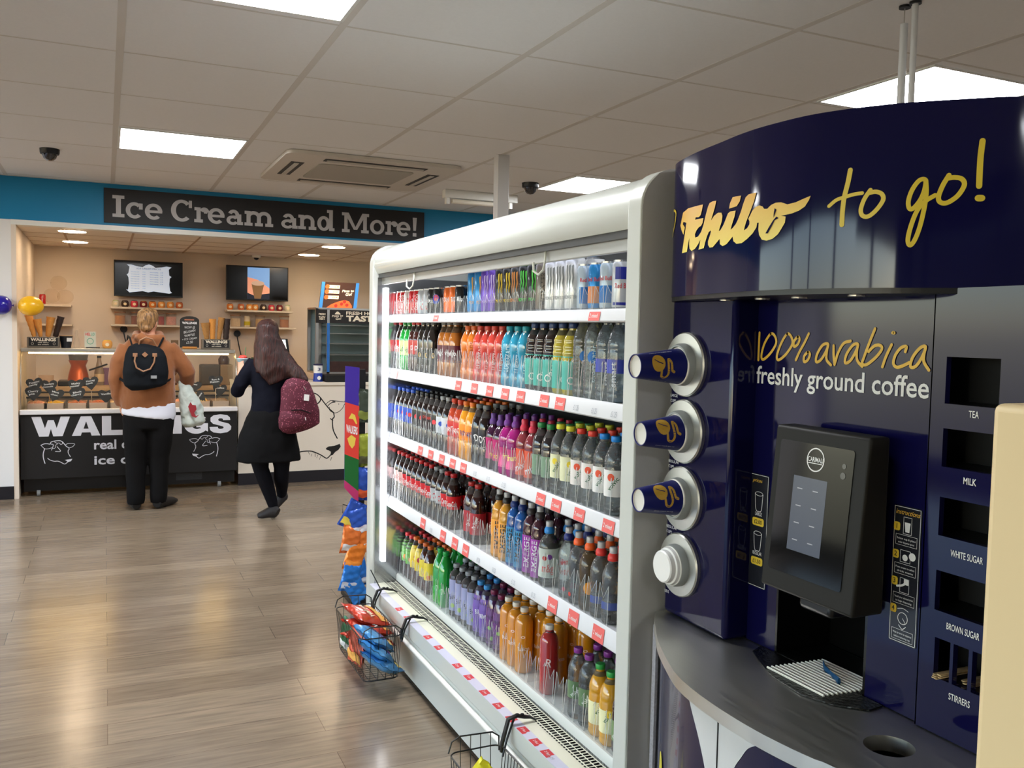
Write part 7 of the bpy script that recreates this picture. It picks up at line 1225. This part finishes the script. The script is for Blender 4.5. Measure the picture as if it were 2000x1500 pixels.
blob(m, [(1.12, 7.48, 1.31), (1.055, 7.48, 1.21), (1.00, 7.49, 1.11), (.985, 7.50, 1.07), (1.00, 7.56, 1.11), (1.015, 7.60, 1.18)], [.062, .062, .06, .06, .05, .042]); blob(m, [(1.34, 7.48, 1.31), (1.40, 7.50, 1.2), (1.40, 7.56, 1.09), (1.31, 7.66, 1.08)], [.062, .06, .056, .045])
m.build('coat', navyw, WM, rem=.010, disp=(.022, .12))
m = MB(); blob(m, [(1.235, 7.46, .92), (1.235, 7.46, .85), (1.225, 7.46, .70), (1.225, 7.465, .56), (1.225, 7.465, .49)], [(.12, .155), (.145, .185), (.17, .235), (.185, .255), (.19, .262)], 32); m.build('skirt', skw, WM, rem=.011, disp=(.022, .14))
m = MB(); blob(m, [(1.15, 7.455, .70), (1.145, 7.46, .56), (1.165, 7.47, .42), (1.20, 7.475, .32), (1.24, 7.48, .20), (1.27, 7.47, .09)], [.098, .088, .064, .062, .052, .04]); blob(m, [(1.31, 7.46, .70), (1.325, 7.47, .56), (1.335, 7.48, .42), (1.34, 7.52, .33), (1.355, 7.58, .24), (1.36, 7.62, .16)], [.098, .088, .064, .064, .052, .04]); m.build('tights', tig, WM, rem=.009)
shw = M('shoe_grey', (40, 38, 40), .55)
m = MB(); blob(m, [(1.30, 7.44, .05), (1.275, 7.46, .065), (1.22, 7.47, .05), (1.17, 7.48, .034), (1.14, 7.485, .028)], [(.042, .036), (.06, .042), (.042, .044), (.03, .042), (.018, .028)], 14, (0, 0, 1)); m.build('shoe', shw, WM, rem=.007)
m = MB(); blob(m, [(1.405, 7.66, .15), (1.37, 7.64, .15), (1.315, 7.63, .085), (1.28, 7.63, .036)], [(.036, .034), (.05, .04), (.038, .042), (.026, .036)], 14, (0, 0, 1)); m.build('shoe', shw, WM, rem=.007)
m = MB(); m.ell((1.215, 7.485, 1.575), .092, .105, .088, 22, 14)
blob(m, [(1.205, 7.45, 1.60), (1.21, 7.42, 1.48), (1.225, 7.385, 1.36), (1.25, 7.36, 1.24), (1.29, 7.345, 1.15)], [(.07, .085), (.07, .092), (.06, .105), (.05, .12), (.03, .09)], 26); blob(m, [(1.15, 7.46, 1.54), (1.135, 7.44, 1.42), (1.13, 7.41, 1.30), (1.14, 7.39, 1.22)], [(.05, .035), (.05, .035), (.045, .04), (.03, .03)], 14); blob(m, [(1.255, 7.45, 1.54), (1.30, 7.42, 1.40), (1.37, 7.38, 1.28), (1.44, 7.33, 1.20), (1.50, 7.30, 1.15)], [(.045, .04), (.05, .06), (.05, .07), (.04, .06), (.02, .03)], 14)
m.build('hair', hair_w, WM, rem=.010, disp=(.018, .09))
# maroon speckled backpack
sp_m = bpy.data.materials.new('speckled_maroon'); sp_m.use_nodes = True; nt = sp_m.node_tree; b = nt.nodes['Principled BSDF']; b.inputs['Roughness'].default_value = .75
tc = nt.nodes.new('ShaderNodeTexCoord'); vo = nt.nodes.new('ShaderNodeTexVoronoi'); vo.inputs['Scale'].default_value = 62; rp = nt.nodes.new('ShaderNodeValToRGB')
rp.color_ramp.elements[0].color = (*lin((196, 110, 130)), 1); rp.color_ramp.elements[0].position = .12; rp.color_ramp.elements[1].color = (*lin((84, 16, 40)), 1); rp.color_ramp.elements[1].position = .3
nt.links.new(tc.outputs['Object'], vo.inputs['Vector']); nt.links.new(vo.outputs['Distance'], rp.inputs[0]); nt.links.new(rp.outputs[0], b.inputs['Base Color'])
RB_ = thing('backpack', 'maroon speckled rucksack hanging from the woman right shoulder', 'backpack', (1.43, 7.30, .74))
m = MB(); blob(m, [(1.46, 7.32, .755), (1.45, 7.31, .79), (1.445, 7.30, .90), (1.43, 7.30, 1.02), (1.41, 7.31, 1.12), (1.395, 7.33, 1.18)], [(.05, .12), (.08, .165), (.09, .165), (.085, .14), (.07, .12), (.03, .06)], 28); m.build('main_bag', sp_m, RB_, rem=.010)
m = MB(); blob(m, [(1.40, 7.25, .77), (1.39, 7.245, .80), (1.385, 7.245, .87), (1.385, 7.25, .915)], [(.03, .10), (.05, .125), (.05, .125), (.03, .10)], 22); m.build('front_pocket', sp_m, RB_, rem=.010)
MB().prism([(1.46, 1.005), (1.50, 1.0), (1.505, 1.05), (1.465, 1.055)], planeY(7.208), planeY(7.215)).build('white_label', print_white, RB_, smooth=False)
g = MB()
for k_ in range(3): text(g, 'BAG', 1.466, 1.008+.015*k_, .034, .010, planeY(7.2068), bold=.03)
MB().tube([(1.455, 7.205, 1.12), (1.475, 7.200, 1.09)], .003, 6).build('zip_pull', steel, RB_); MB().tube([(1.47, 7.198, .87), (1.475, 7.196, .845)], .003, 6).build('zip_pull', print_white, RB_)
MB().tube([(1.36, 7.21, .925), (1.43, 7.205, .93), (1.52, 7.215, .90)], .004, 6).build('zip', black_plastic, RB_)
MB().tube([(1.39, 7.32, 1.18), (1.385, 7.38, 1.28), (1.36, 7.44, 1.36), (1.34, 7.55, 1.30)], .02, 8, .35).build('strap', bpk, RB_)
t = thing('paper_napkin_cone', 'pale blue napkin with red topped ice cream held by the woman', 'ice cream', (1.035, 7.62, 1.27))
MB().lathe([(.016, 1.27), (.045, 1.315), (.05, 1.325), (.03, 1.33)], 18, (1.035, 7.625, 0)).build('napkin', M('napkin_blue', (170, 206, 226), .8, bump=.4), t); MB().ell((1.04, 7.625, 1.335), .035, .035, .022).build('ice_cream_scoop', M('scoop_red', (206, 70, 60), .4), t)
MB().tube([(1.06, 7.63, 1.34), (1.065, 7.64, 1.42)], .003, 6).build('spoon', M('spoon_green', (60, 130, 90), .4), t)
